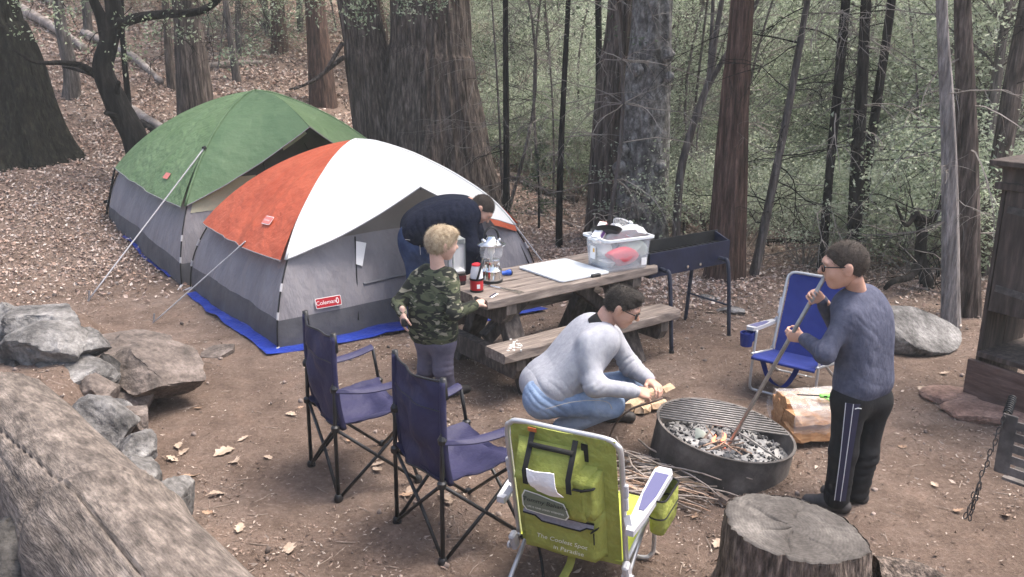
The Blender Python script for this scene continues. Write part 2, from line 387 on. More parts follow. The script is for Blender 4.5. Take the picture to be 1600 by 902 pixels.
def rock_mesh(name, size, seed, mat, sub=5, cuts=15, rough=.05, flat_top=0.):
    v, f = ICO[sub]; r = np.random.default_rng(seed); p = v.copy()
    for q in range(cuts):                       # planar facets
        n = unit(r.normal(0, 1, 3)); d = r.uniform(.5, .82); e = p @ n - d; p = p - np.outer(np.maximum(e, 0) * .98, n)
    if flat_top: p[:, 2] = np.minimum(p[:, 2], flat_top + .15 * (p[:, 2] - flat_top))
    p *= (1 + rough * 1.2 * fbm(v[:, 0] * 2, v[:, 1] * 2, v[:, 2] * 2, seed, 3) + rough * .8 * np.abs(fbm(v[:, 0] * 6, v[:, 1] * 6, v[:, 2] * 6, seed + 5, 3)))[:, None]
    me = mesh_np(name, p * np.asarray(size) / 2 * 1.12, f, [mat]); me.set_sharp_from_angle(angle=math.radians(28)); return me
def rock(name, label, c, size, seed, mat='rock', rz=0, tilt=(0, 0), group=None, cat='rock', **k):
    o = link(name, rock_mesh(name, size, seed, mat, **k)); o.location = tuple(map(float, c)); o.rotation_euler = (tilt[0], tilt[1], rz)
    return tag(o, label, cat, group)
P, r = scatter(1600, (-5, 5.5), (2.9, 9), camp_d, 12); P = P[visible(P)]
v0, f0 = ICO[1]; vs = []; fs = []; n = 0
for p in P[:420]:
    s = r.uniform(.006, .02); q = v0 * (s * r.uniform(.7, 1.3, 3)) * (1 + .25 * r.normal(0, 1, (len(v0), 1))); vs.append(q + p); fs.append(f0 + n); n += len(v0)
M('pebble', (.2, .16, .14), rough=.95, island=.5)
tag(link('pebbles', mesh_np('pebbles', np.concatenate(vs), np.concatenate(fs), ['pebble'])), 'small scattered pebbles on the dirt', 'pebbles', kind='stuff')
# large pale oak leaves (pieces of the ground)
M('oak_leaf', (.30, .22, .16), (.48, .38, .3), 12, .85, .3, 40); M('oak_leaf_brown', (.25, .155, .1), (.38, .26, .18), 14, .85, .3, 40)
def oak_leaf_mesh(seed, L_=.11, mat='oak_leaf'):
    r = np.random.default_rng(seed); n = 29; out = []
    for side in (1, -1):
        for i in range(n):
            t = i / (n - 1); w = .34 * math.sin(PI * min(1, t * 1.02)) ** .7 * (.55 + .45 * abs(math.sin(PI * 3.4 * t + .4))) * (1 + .15 * r.normal())
            out.append((side, t, max(w, .008)))
    mb = MB(); a = [p for p in out if p[0] == 1]; b = [p for p in out if p[0] == -1]
    k = r.uniform(.1, .3); rows = []
    for p, q in zip(a, b):
        z = .10 * math.sin(p[1] * 3 + seed); rows.append([(p[1] - .5, p[2], z + k * p[2]), (p[1] - .5, 0, z), (q[1] - .5, -q[2], z + k * q[2])])
    P = np.array(rows) * L_; mb.grid(P); mb.tube([(-.5 * L_, 0, P[0, 1, 2]), (-.75 * L_, .02 * L_, 0)], .0015, 4)
    return mb.build('oak_leaf', mat, mesh_only=True, smooth=False)
LM = [oak_leaf_mesh(s, m_ == 'oak_leaf' and .12 or .1, m_) for s, m_ in ((1, 'oak_leaf'), (2, 'oak_leaf'), (3, 'oak_leaf_brown'), (4, 'oak_leaf'))]
spots = [(350, 712, 1.5), (365, 722, 1.3), (300, 745, 1.2), (285, 710, 1.), (340, 775, 1.), (270, 720, .9), (325, 805, .8), (452, 862, 1.1), (280, 700, .9), (590, 728, .9), (635, 775, 1.), (640, 770, .9), (695, 780, 1.2), (700, 786, 1.), (545, 690, .8),
         (590, 735, .9), (455, 650, .8), (375, 830, .8), (310, 640, .7), (1575, 640, 1.), (1440, 610, 1.), (1475, 585, .8), (1495, 800, .8), (1570, 810, .9), (1090, 745, .7), (1120, 855, .8), (1085, 810, .8), (1170, 530, .8),
         (1080, 480, .9), (1110, 490, 1.), (960, 720, .7), (225, 800, .9), (235, 570, 1.), (205, 575, .9), (470, 640, .6), (580, 620, .8), (420, 720, .7), (380, 690, .8), (1410, 700, .7), (1460, 760, .6)]
for i, (px, py, s) in enumerate(spots):
    p = gt(px, py); o = link('oak_leaf', LM[i % 4], ground); o.location = (p[0], p[1], p[2] + .012); o.rotation_euler = (random.uniform(-.25, .25), random.uniform(-.25, .25), random.uniform(0, 6.28)); o.scale = (s * .8,) * 3
# ---------------- rocks of the dry stone bank on the left
RW = 'rocks of the dry stone bank'
def prock(label, px, py, Y, w, h, dep, seed, mat='rock', rz=0., tilt=(0, 0), **k):
    c = at(px, py, Y); s = Y / FPX * 1.06; return rock('boulder' if 'boulder' in label else 'rock', label, c, (w * s, dep, h * s), seed, mat, rz, tilt, RW, cat='boulder' if 'boulder' in label else 'rock', **k)
prock('flat grey slab, topmost rock of the dry stone bank', 72, 500, 5.35, 108, 62, .5, 3, rz=.2, flat_top=.45)
prock('big pitted grey rock under the topmost slab of the bank', 75, 553, 5.2, 130, 95, .55, 5, rz=.3, cuts=7)
prock('smaller wedge of grey rock right of the topmost slab', 138, 540, 5.3, 66, 56, .4, 8, rz=-.3)
prock('low dark grey rock below the pitted rock of the bank', 115, 592, 5.05, 115, 60, .5, 9, rz=.1, tilt=(0, .15))
prock('brownish squared rock low in the bank beside the ledge boulder', 158, 615, 5.0, 64, 66, .35, 12, 'rock_brown', .5)
prock('brown flat-topped ledge boulder jutting into the campsite', 255, 580, 5.5, 140, 88, .6, 14, 'rock_brown', .5, (.1, .12), sub=5, cuts=16)
prock('low brown rock behind the ledge boulder, towards the tents', 215, 552, 5.85, 130, 56, .5, 83, 'rock_brown', -.3, cuts=14)
prock('brown block between the stacked rocks and the ledge boulder', 185, 575, 5.5, 80, 75, .5, 17, 'rock_brown', -.2, flat_top=.5)
prock('dark footing rock under the ledge boulder', 205, 618, 5.35, 110, 60, .5, 19, 'rock_brown', .2)
prock('long pale speckled rock leaning against the fallen log', 152, 668, 4.55, 150, 105, .42, 21, 'rock', -.75, (0, .25), sub=5)
prock('small pale rock with a sharp ridge in the bank', 220, 703, 4.3, 68, 62, .34, 23, 'rock', .4)
prock('pale grey rock beside the log, below the sharp ridged one', 225, 752, 4.1, 78, 82, .36, 26, 'rock', .3)
prock('upright dark grey rock, last of the bank at the log', 268, 795, 3.85, 62, 120, .35, 29, 'rock', -.2, (0, .2))
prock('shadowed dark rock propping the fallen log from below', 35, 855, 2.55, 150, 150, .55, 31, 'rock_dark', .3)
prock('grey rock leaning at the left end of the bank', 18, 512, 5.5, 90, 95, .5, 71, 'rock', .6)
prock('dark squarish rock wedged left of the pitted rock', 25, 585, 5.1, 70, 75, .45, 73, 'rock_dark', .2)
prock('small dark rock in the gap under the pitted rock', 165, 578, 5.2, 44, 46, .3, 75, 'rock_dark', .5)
prock('dark stone under the long pale rock of the bank', 205, 655, 4.75, 70, 60, .35, 77, 'rock_brown', .9)
prock('grey stone between the long pale rock and the sharp one', 188, 640, 4.8, 50, 44, .3, 79, 'rock', 1.2)
prock('dark slab behind the ledge boulder at the bank', 200, 535, 6.0, 120, 34, .5, 81, 'rock_brown', .2, flat_top=.4)
prock('brown rock at the foot of the bank beneath the log', 190, 800, 3.75, 120, 120, .5, 33, 'rock_brown', .3)
rock('rock', 'flat stone sunk in the dirt in front of the blue tarp', gt(345, 553) + V(0, 0, .0), (.34, .26, .1), 41, 'rock_brown', .4)
# boulder and slabs on the right
c = gz(1432, 545); rock('boulder', 'large smooth grey boulder beyond the boy with the pipe', (3.30, 6.85, .11), (.98, .62, .37), 52, 'rock', .15, (0, .06), cat='boulder', cuts=4, rough=.03, sub=5)
rock('rock', 'reddish flat stone slab at the foot of the wooden locker', gt(1540, 655) + V(0, 0, .03), (.46, .4, .13), 55, 'rock_red', -.6, flat_top=.5, cuts=6)
rock('rock', 'narrow reddish stone behind the flat slab by the locker', gt(1500, 630) + V(.0, .05, .02), (.42, .3, .13), 57, 'rock_red', -.3, flat_top=.5, cuts=6)
for i, (px, py, w, lb) in enumerate([(1140, 487, .35, 'flat grey stone in the leaf litter behind the barbecue stand'), (1105, 468, .25, 'small grey stone near the barbecue stand legs')]):
    rock('rock', lb, gt(px, py), (w, w * .7, w * .3), 60 + i, 'rock')
# ================================================================ trees
def bark(name, c1, c2, c3=None, sx=9., sz=1.2, bump=1., rough=.95):
    M(name, c1, c2, 2.2, rough, bump, 3.2, st=(sx, sx, sz), c3=c3, bdist=.03, lo=.34, hi=.68, spec=.15)
bark('bark_cedar', (.028, .022, .019), (.195, .158, .138), (.092, .073, .063), sx=11)
bark('bark_red', (.036, .023, .018), (.165, .105, .083), (.088, .054, .043), sx=11)
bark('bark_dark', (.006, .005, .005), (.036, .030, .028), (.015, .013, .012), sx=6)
bark('bark_grey', (.06, .052, .048), (.21, .185, .17), (.115, .10, .092), sx=9)
bark('bark_pale', (.15, .135, .128), (.36, .33, .315), (.25, .228, .216), sx=9)
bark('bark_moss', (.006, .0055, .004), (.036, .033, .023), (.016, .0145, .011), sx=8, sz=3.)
M('bark_fir', (.05, .047, .043), (.30, .295, .28), 9, .95, 1., 14, st=(1.4, 1.4, .8), c3=(.135, .128, .12), bdist=.03)
for k_ in ('bark_cedar', 'bark_red', 'bark_grey', 'bark_moss', 'bark_dark', 'bark_pale'): grain(k_, 5, (9, 9, 1.1), .5, 1.35)
grain('bark_fir', 34)
M('twig_dead', (.13, .115, .10), (.27, .245, .22), 9, .95)
ramp_island('leaf_oak', [(.22, .29, .15), (.30, .37, .21), (.14, .2, .11), (.41, .48, .29), (.26, .32, .195), (.52, .58, .4)], .55, .5)
ramp_island('leaf_pale', [(.38, .45, .28), (.48, .55, .37), (.26, .33, .21), (.60, .65, .48), (.41, .46, .33)], .55, .5)
ramp_island('needle', [(.055, .085, .045), (.09, .12, .065), (.12, .145, .09), (.04, .06, .035)], .7, .25)
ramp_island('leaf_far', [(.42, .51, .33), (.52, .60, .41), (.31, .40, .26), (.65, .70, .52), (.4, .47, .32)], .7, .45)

def limb(mb, pts, r0, r1, n=8, amp=0., seed=0, seg=10, ridge=0, rs=6., flare=0., fh=.5):
    """tapered bark-displaced tube through points"""
    P = bez(pts, seg); m = len(P); t = np.linspace(0, 1, m); T = np.gradient(P, axis=0); T /= np.linalg.norm(T, axis=1)[:, None]
    a = np.linspace(0, 2 * PI, n, endpoint=False); u = np.cross(T[0], V(0, 1, .01)); u = unit(u); vs = []
    L_ = np.concatenate([[0], np.cumsum(np.linalg.norm(np.diff(P, axis=0), axis=1))])
    for i in range(m):
        u = unit(u - T[i] * (u @ T[i])); w = np.cross(T[i], u); c, s = np.cos(a), np.sin(a)
        r = r0 + (r1 - r0) * t[i] + flare * math.exp(-L_[i] / fh) * (1 + .45 * np.sin(a * 4 + seed) + .25 * np.sin(a * 7 + 2 * seed))
        if ridge:
            q = fbm(c * rs * .5 + 7 * seed, s * rs * .5, L_[i] * .35, seed, 3)
            k = np.abs(vn(c * rs * 1.6 + 3, s * rs * 1.6, L_[i] * .8 + .4 * q, seed + 3))
            r = r * (1 + amp * q * .5) + ridge * (np.sqrt(k) - .5)
        elif amp: r = r * (1 + amp * fbm(c * 1.3 + seed, s * 1.3, L_[i] * 1.5, seed, 3))
        vs.append(P[i] + r[:, None] * (c[:, None] * u + s[:, None] * w) if np.ndim(r) else P[i] + r * (c[:, None] * u + s[:, None] * w))
    f = [(i * n + j, i * n + (j + 1) % n, (i + 1) * n + (j + 1) % n, (i + 1) * n + j) for i in range(m - 1) for j in range(n)]
    f.append(tuple(range((m - 1) * n, m * n))); mb.add(np.concatenate(vs), f); return P
def twig(mb, p, d, L_, r, rng, droop=.25, depth=1, n=3, kids=4, wob=.18):
    """a thin wandering branch with side twigs"""
    m = 6; pts = [V(p)]; d = unit(d); dirs = []
    for i in range(m):
        d = unit(d + rng.normal(0, wob, 3) + V(0, 0, -droop / m)); pts.append(pts[-1] + d * L_ / m); dirs.append(d)
    mb.tube(pts, np.linspace(r, r * .3, m + 1), n, cap=False)
    if depth:
        for i in range(kids):
            k = rng.integers(1, m); s = unit(dirs[k - 1] + rng.normal(0, .75, 3)); twig(mb, pts[k], s, L_ * rng.uniform(.25, .55), r * .5, rng, droop * 1.2, depth - 1, n, kids - 1, wob)
    return pts
def crown_mesh(name, mat, seed, n, R, c, leaf, clumps=50, asp=.55, shell=.5, spread=.16):
    r = np.random.default_rng(seed); R = np.asarray(R, float); d = r.normal(0, 1, (clumps, 3)); d /= np.linalg.norm(d, axis=1)[:, None]
    C = d * (r.uniform(shell ** 3, 1, (clumps, 1)) ** (1 / 3)) * R; k = r.integers(0, clumps, n); w = r.uniform(.5, 1.4, clumps)[k][:, None]
    P = C[k] + r.normal(0, 1, (n, 3)) * spread * w * R.mean() * V(1.25, 1.25, .6) + V(c)
    v, f = leaf_quads(P, r.uniform(.5, 1.45, n) * leaf, V(0, -.15, 1.25)[None] + 0 * P, asp=asp, flat=.9, rng=r)
    return mesh_np(name, v, f, [mat], None, False), C + V(c)
def top_crown(t, base, h, R, n, seed, mat='needle', leaf=.28):
    me, C = crown_mesh('crown', mat, seed, n, R, base + V(0, 0, h), leaf, 45, spread=.2); return link('crown', me, t, True)
def tree_at(name, label, base_px, Y, cat='tree', group=None, z=None):
    b = at(*base_px, Y); b[2] = Hs(b[0], b[1]); return thing(name, label, cat, b, 0, group), b
def pt(px, py, b, dy=0.): return at(px, py, b[1] + dy)
def trunk_tree(name, label, base_px, Y, path, w0, w1, mat, n=16, seg=24, ridge=0., amp=.1, flare=0., fh=.5, dead=0, dl=1.2, seed=1, group=None, H_top=9., crown=None, rs=6., dead_from=.3):
    """trunk whose centre line follows pixels `path` (at its own depth), carried on above the frame"""
    t, b = tree_at(name, label, base_px, Y, group=group); s = Y / FPX / math.cos(PITCH) * 1.0
    pts = [b - V(0, 0, .25)] + [pt(x, y, b) for x, y in path]
    d = unit(pts[-1] - pts[0]); pts.append(pts[-1] + d * (H_top - (pts[-1][2] - b[2])) * .5); pts.append(pts[-1] + d * (H_top - (pts[-1][2] - b[2])))
    tot = H_top; vis = pts[len(path)][2] - b[2]; r0 = w0 * s / 2; rv = w1 * s / 2; r1 = max(r0 + (rv - r0) * tot / max(vis, .5), rv * .45)
    mb = MB(); C = limb(mb, pts, r0, r1, n, amp, seed, seg, ridge, rs, flare, fh); mb.build('trunk', mat, t, True, smooth=True)
    if dead:
        r = np.random.default_rng(seed + 50); m2 = MB()
        for i in range(dead):
            q = C[r.integers(0, len(C))]; h = r.uniform(dead_from, 4.6); k = np.argmin(np.abs(C[:, 2] - b[2] - h)); a = r.uniform(0, 2 * PI)
            twig(m2, C[k] + V(0, 0, r.uniform(-.15, .15)), (math.cos(a), math.sin(a), r.uniform(-.1, .35)), r.uniform(.35, 1.) * dl, r.uniform(.005, .010), r, r.uniform(.2, .9), 2 if dl > 1 else 1, 3, 4)
        tag(m2.build('dead_branches', 'twig_dead' if seed % 3 else 'bark_dark', t, True), kind='stuff')
    top_crown(t, b, H_top, crown or (1.5, 1.5, 2.2), 260, seed)
    return t, b, C
# giant cedar pair in the middle
t, b, C = trunk_tree('cedar_tree', 'massive furrowed cedar behind the tents, widest trunk of all', (690, 335), 13.2, [(678, 200), (672, 100), (670, 0)], 168, 136, 'bark_cedar', 200, 150, .075, .12, .16, .6, seed=3, H_top=12, crown=(2.2, 2.2, 3), rs=7.)
t, b, C = trunk_tree('cedar_tree', 'second furrowed cedar leaning left, fused to the massive one', (612, 320), 13.35, [(599, 210), (577, 100), (558, 0)], 96, 62, 'bark_cedar', 120, 120, .06, .1, .1, .5, seed=5, H_top=12, rs=6.)
r = np.random.default_rng(2); mb = MB()
for p0, p1, p2 in (((535, 68), (500, 120), (452, 140)), ((537, 90), (490, 125), (460, 140))):
    q = [at(*p0, 13.2), at(*p1, 12.7), at(*p2, 12.2)]; limb(mb, q, .035, .012, 8, .1, 1, 12)
mb.build('branches', 'bark_cedar', t, True, smooth=True)
# cedar with a knobbly fir in front of it
trunk_tree('cedar_tree', 'straight grey brown cedar half hidden by the knobbly trunk', (948, 372), 11.1, [(955, 200), (962, 100), (972, 0)], 64, 46, 'bark_cedar', 100, 110, .04, .08, .05, .4, seed=8, H_top=11, rs=6.)
t, b, C = trunk_tree('fir_tree', 'knobbly grey trunk with burls behind the picnic table', (1003, 378), 10.6, [(1006, 250), (1012, 120), (1020, 0)], 82, 70, 'bark_fir', 72, 110, .022, .16, .08, .4, seed=11, H_top=11, rs=5.)
for px, py, s in ((985, 290, .085), (968, 262, .07), (995, 330, .1), (1030, 262, .07), (996, 110, .055), (1044, 85, .06), (1045, 120, .05), (973, 235, .06), (1015, 318, .1), (975, 318, .08)):
    c = at(px, py, 10.6 - .26); me = rock_mesh('burl', (s * 2.1, s * 1.7, s * 2.4), int(px), 'bark_fir', 3, 0, .14); link('burl', me, t, loc=c - b)
# redwood with red bark
trunk_tree('cedar_tree', 'red barked cedar standing right of the barbecue stand', (1133, 437), 9.05, [(1140, 300), (1148, 150), (1160, 0)], 58, 34, 'bark_red', 80, 110, .026, .08, .06, .35, dead=9, dl=1.1, seed=14, H_top=10, rs=5., dead_from=1.4)
# forked slim tree between them
t, b, C = trunk_tree('slim_tree', 'slim forked grey tree between the knobbly trunk and the red cedar', (1058, 372), 10.2, [(1062, 280), (1085, 190), (1108, 125), (1118, 60), (1128, 0)], 14, 10, 'bark_grey', 12, 30, seed=16, dead=8, dl=.8, H_top=7)
mb = MB(); limb(mb, [at(1104, 140, 10.2), at(1135, 85, 10.1), at(1175, 20, 10.), at(1200, -40, 10.)], .035, .02, 8, .1, 2, 12); limb(mb, [at(1108, 120, 10.2), at(1112, 50, 10.3), at(1116, -40, 10.4)], .03, .02, 8, .1, 3, 10); mb.build('branches', 'bark_grey', t, True, smooth=True)
# far-left mossy tree on the slope and its neighbours
trunk_tree('mossy_tree', 'dark mossy trunk with a flared foot on the leafy slope', (38, 205), 12.6, [(22, 120), (8, 60), (-8, 0)], 100, 72, 'bark_moss', 90, 80, .03, .15, .32, .45, seed=21, H_top=10, dead=6, dl=.7)
trunk_tree('slope_tree', 'grey trunk with a crooked foot, just right of the mossy tree', (110, 178), 15.2, [(112, 120), (100, 60), (90, 0)], 24, 19, 'bark_grey', 24, 40, .012, .12, .03, seed=22, H_top=9)
trunk_tree('slope_tree', 'thin grey trunk higher up the slope behind the crooked one', (142, 104), 19., [(140, 60), (134, 0)], 17, 14, 'bark_grey', 14, 24, .01, .1, seed=23, H_top=9)
trunk_tree('slope_tree', 'slender grey trunk far up the slope near fallen logs', (64, 60), 24., [(62, 20), (58, -20)], 11, 10, 'bark_grey', 10, 16, .0, .1, seed=24, H_top=9)
trunk_tree('cedar_tree', 'dark furrowed cedar rising right behind the green tent', (305, 172), 14.6, [(300, 100), (290, 0)], 52, 45, 'bark_cedar', 70, 70, .035, .1, .06, seed=25, H_top=10)
trunk_tree('slope_tree', 'thin dark sapling beside the leaning oak', (200, 172), 13., [(196, 110), (190, 40), (188, -20)], 9, 8, 'bark_dark', 8, 20, seed=26, H_top=5, dead=6, dl=.6)
trunk_tree('slope_tree', 'brown trunk left of the dark cedar, partly behind its twigs', (272, 165), 16.5, [(265, 100), (258, 0)], 15, 12, 'bark_cedar', 12, 24, seed=27, H_top=8, dead=8, dl=.8)
trunk_tree('slope_tree', 'thin trunk right of the dark cedar with hanging leaves', (372, 140), 17.5, [(362, 70), (352, 0)], 13, 11, 'bark_grey', 10, 24, seed=28, H_top=8, dead=8, dl=.9)
trunk_tree('slope_tree', 'brownish straight trunk above the top of the green tent', (440, 150), 20., [(437, 60), (433, 0)], 27, 24, 'bark_red', 24, 40, .015, .1, seed=29, H_top=9)
trunk_tree('slope_tree', 'thick brown trunk left of the leaning cedar', (506, 175), 17., [(500, 90), (492, 0)], 40, 33, 'bark_red', 40, 50, .02, .1, .03, seed=30, H_top=9, dead=6)
trunk_tree('slope_tree', 'brown trunk seen in the gap of the fused cedars', (600, 140), 19., [(596, 50), (590, 0)], 22, 18, 'bark_red', 16, 30, .01, .1, seed=31, H_top=8)
# leaning dark oak behind the green tent
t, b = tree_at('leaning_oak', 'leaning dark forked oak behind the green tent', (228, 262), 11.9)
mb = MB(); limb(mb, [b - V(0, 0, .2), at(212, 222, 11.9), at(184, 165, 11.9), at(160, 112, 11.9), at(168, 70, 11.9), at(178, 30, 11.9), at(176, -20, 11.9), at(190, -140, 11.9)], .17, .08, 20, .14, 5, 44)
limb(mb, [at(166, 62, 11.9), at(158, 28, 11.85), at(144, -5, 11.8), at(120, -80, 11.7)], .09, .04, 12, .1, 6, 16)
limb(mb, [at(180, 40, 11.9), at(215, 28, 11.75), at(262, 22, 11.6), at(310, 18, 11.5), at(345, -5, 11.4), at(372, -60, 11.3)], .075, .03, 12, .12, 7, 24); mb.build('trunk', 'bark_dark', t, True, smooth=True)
mb = MB(); limb(mb, [at(150, 118, 11.9), at(128, 103, 11.7), at(96, 98, 11.5), at(55, 97, 11.3), at(20, 78, 11.1)], .055, .015, 9, .12, 8, 24); limb(mb, [at(148, 118, 11.9), at(115, 108, 11.9), at(98, 105, 12)], .03, .012, 8, .1, 9, 12)
limb(mb, [at(196, 190, 11.9), at(178, 181, 11.7), at(164, 176, 11.6)], .045, .03, 9, .1, 10, 8); limb(mb, [at(187, 160, 11.9), at(183, 140, 11.8), at(186, 128, 11.75)], .05, .025, 9, .1, 11, 8)
r = np.random.default_rng(77)
for _ in range(14):
    px = r.uniform(30, 340); twig(mb, at(px, r.uniform(0, 100), 11.5), r.normal(0, 1, 3) + V(0, 0, -.5), r.uniform(.3, .9), .007, r, .8, 1)
mb.build('branches', 'bark_dark', t, True, smooth=True)
# oak leaves hanging into the top of the view
P = []
for _ in range(85):
    px = r.choice([r.uniform(195, 420), r.uniform(420, 700), r.uniform(0, 130)], p=[.5, .4, .1]); lim = 95 if px < 420 else 38
    if px < 130: lim = 70
    c = at(px, r.uniform(-60, lim) , r.uniform(10.2, 12.)); P.append(c + r.normal(0, .085, (34, 3)))
P = np.concatenate(P); v, f = leaf_quads(P, r.uniform(.03, .065, len(P)), V(0, -.2, .8)[None] + 0 * P, flat=.8, asp=.5, rng=r)
link('crown', mesh_np('crown', v, f, ['leaf_oak'], None, False), t, True)
mb = MB()
for _ in range(40):
    px = r.uniform(200, 700); twig(mb, at(px, r.uniform(-90, -10), r.uniform(10.4, 11.8)), V(r.normal(0, .6), r.normal(0, .3), -1), r.uniform(.4, .9), .005, r, .4, 1)
tag(mb.build('hanging_twigs', 'bark_dark', t, True), kind='stuff')
# slim black stems and pale poles on the right
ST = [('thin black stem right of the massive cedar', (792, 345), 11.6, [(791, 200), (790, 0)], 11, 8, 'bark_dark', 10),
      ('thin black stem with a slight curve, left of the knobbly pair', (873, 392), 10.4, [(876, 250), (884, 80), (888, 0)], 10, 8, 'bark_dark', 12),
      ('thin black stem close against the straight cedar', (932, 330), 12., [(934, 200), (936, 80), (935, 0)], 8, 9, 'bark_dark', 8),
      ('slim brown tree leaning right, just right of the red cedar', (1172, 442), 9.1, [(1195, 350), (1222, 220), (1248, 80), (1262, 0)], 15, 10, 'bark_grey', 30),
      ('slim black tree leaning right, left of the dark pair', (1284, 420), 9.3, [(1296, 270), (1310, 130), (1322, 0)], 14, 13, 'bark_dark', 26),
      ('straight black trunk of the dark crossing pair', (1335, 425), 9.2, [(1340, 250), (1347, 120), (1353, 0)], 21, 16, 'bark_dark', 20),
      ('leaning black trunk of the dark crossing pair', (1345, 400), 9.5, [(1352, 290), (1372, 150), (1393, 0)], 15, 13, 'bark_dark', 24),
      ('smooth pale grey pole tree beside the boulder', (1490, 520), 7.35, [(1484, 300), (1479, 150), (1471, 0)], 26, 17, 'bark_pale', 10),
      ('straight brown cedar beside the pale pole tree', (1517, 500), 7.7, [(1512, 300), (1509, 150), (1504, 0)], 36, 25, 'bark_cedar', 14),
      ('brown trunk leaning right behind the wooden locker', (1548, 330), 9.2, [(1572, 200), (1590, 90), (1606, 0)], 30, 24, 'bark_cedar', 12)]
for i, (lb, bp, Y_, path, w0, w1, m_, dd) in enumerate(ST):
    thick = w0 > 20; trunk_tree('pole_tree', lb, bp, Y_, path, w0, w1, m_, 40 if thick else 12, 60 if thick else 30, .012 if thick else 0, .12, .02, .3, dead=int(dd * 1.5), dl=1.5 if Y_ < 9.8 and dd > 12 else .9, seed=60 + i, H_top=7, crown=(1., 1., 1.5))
# gnarled dead oak right of the boy
t, b = tree_at('dead_oak', 'gnarled dead little oak with bare crooked limbs above the boulder', (1452, 468), 8.6)
mb = MB(); P0 = [b - V(0, 0, .3), at(1448, 440, 8.6), at(1438, 400, 8.6), at(1440, 360, 8.55), at(1430, 335, 8.5)]; limb(mb, P0, .085, .05, 12, .2, 3, 20); mb.build('trunk', 'bark_dark', t, True, smooth=True)
mb = MB(); limb(mb, [P0[2], at(1425, 430, 8.4), at(1395, 440, 8.2), at(1382, 452, 8.2)], .05, .02, 9, .15, 4, 16); limb(mb, [P0[4], at(1455, 345, 8.4), at(1468, 325, 8.4), at(1472, 300, 8.5)], .04, .012, 8, .15, 5, 14); limb(mb, [P0[4], at(1415, 352, 8.4), at(1400, 320, 8.3)], .035, .01, 8, .15, 6, 12)
r = np.random.default_rng(5)
for _ in range(26): twig(mb, P0[r.integers(1, 5)] + r.normal(0, .05, 3), r.normal(0, 1, 3) + V(0, 0, .3), r.uniform(.3, .9), .008, r, .1, 2)
mb.build('branches', 'bark_dark', t, True, smooth=True)
# fallen logs and sticks on the slope
M('deadwood', (.15, .125, .11), (.42, .37, .33), 5, .95, .7, 12, st=(1, 1, 1), c3=(.26, .22, .195))
def fallen(label, p0, p1, Y0, Y1, w, mat='deadwood', group=None):
    a, b = at(*p0, Y0), at(*p1, Y1)
    for q in (a, b): q[2] = Hs(q[0], q[1]) + w * .8
    m = (a + b) / 2; m[2] = max(Hs(m[0], m[1]) + w * .8, m[2]); r = np.random.default_rng(int(p0[0] + p1[1])); mb = MB()
    limb(mb, [a, m + r.normal(0, .05, 3) * V(1, 1, .2), b], w, w * .6, 10, .15, int(p0[0]), 18)
    o = mb.build('fallen_log', mat, smooth=True); tag(o, label, 'log')
fallen('long grey fallen log slanting down the slope behind the green tent', (175, 105), (272, 150), 15.2, 13.8, .1)
fallen('pale stripped branch on the leaves near the leaning oak', (200, 172), (262, 192), 13.6, 13.0, .035)
fallen('short dark rotten log by the foot of the dark cedar', (215, 155), (272, 172), 14.2, 13.8, .075, 'bark_dark')
fallen('bleached fallen trunk near the top of the leafy slope', (10, 5), (85, 20), 23, 21, .16)
fallen('grey fallen trunk below the bleached one on the slope', (25, 22), (130, 68), 20, 18, .12)
fallen('thin grey fallen trunk crossing the upper slope', (130, 50), (250, 105), 19, 16.5, .09)
fallen('fallen branch on the leaves beyond the dark cedar', (320, 128), (410, 118), 18, 19, .07)
fallen('grey fallen log lying beyond the picnic table between thin stems', (800, 305), (900, 332), 14.5, 13.5, .1, 'bark_cedar')
fallen('thin pale stick leaning over the leaves beyond the table', (822, 312), (915, 330), 12.5, 11.6, .03)
fallen('dark fallen branch on the ground behind the blue beach chair', (1195, 405), (1285, 398), 11., 11.5, .05, 'bark_dark')
# ---------------- wood behind: individual understory trees with shared meshes
UT = []
for k in range(4):
    r = np.random.default_rng(300 + k); mb = MB(); root = V(0, 0, -.3); h = 5.5
    bend = r.normal(0, .35, 2); P0 = limb(mb, [root, V(bend[0] * .3, bend[1] * .3, 1.6), V(bend[0], bend[1], 3.4), V(bend[0] * 1.3, bend[1], h)], .075, .02, 8, .1, k, 14); tm = mb.build('trunk', 'bark_grey', mesh_only=True, smooth=True)
    me, C = crown_mesh('crown', 'leaf_oak' if k % 2 else 'leaf_pale', 310 + k, 14000, (1.55, 1.55, 2.9), (bend[0], bend[1], 2.7), .05, 110, .55, .25, .14)
    mb = MB()
    for c in C[::2]:
        q = P0[np.argmin(np.abs(P0[:, 2] - max(c[2] - .7, .3)))]; twig(mb, q, c - q + V(0, 0, .2), np.linalg.norm(c - q), .012, r, 0, 1, 3, 3, .12)
    UT.append((tm, me, mb.build('branches', 'bark_grey', mesh_only=True)))
SP = []
for k in range(3):       # dead conifer saplings: a thin mast and grey drooping twigs
    r = np.random.default_rng(340 + k); mb = MB(); P0 = limb(mb, [V(0, 0, -.3), V(.25 * k - .1, .15, 2), V(.6 - .35 * k, -.2 * k, 5)], .026, .01, 7, .1, k, 12); tm = mb.build('trunk', 'bark_grey', mesh_only=True, smooth=True); mb = MB()
    for i in range(46):
        q = P0[r.integers(0, len(P0))]; a = r.uniform(0, 2 * PI); twig(mb, q, (math.cos(a), math.sin(a), r.uniform(-.2, .5)), r.uniform(.4, 1.4), .007, r, r.uniform(.3, 1.2), 2, 3, 4)
    me = crown_mesh('crown', 'needle', 350 + k, 500, (.9, .9, 1.8), (.1, 0, 3.6), .05, 22, .25, .2, .1)[0]
    SP.append((tm, mb.build('dead_branches', 'twig_dead', mesh_only=True), me))
r = np.random.default_rng(99)
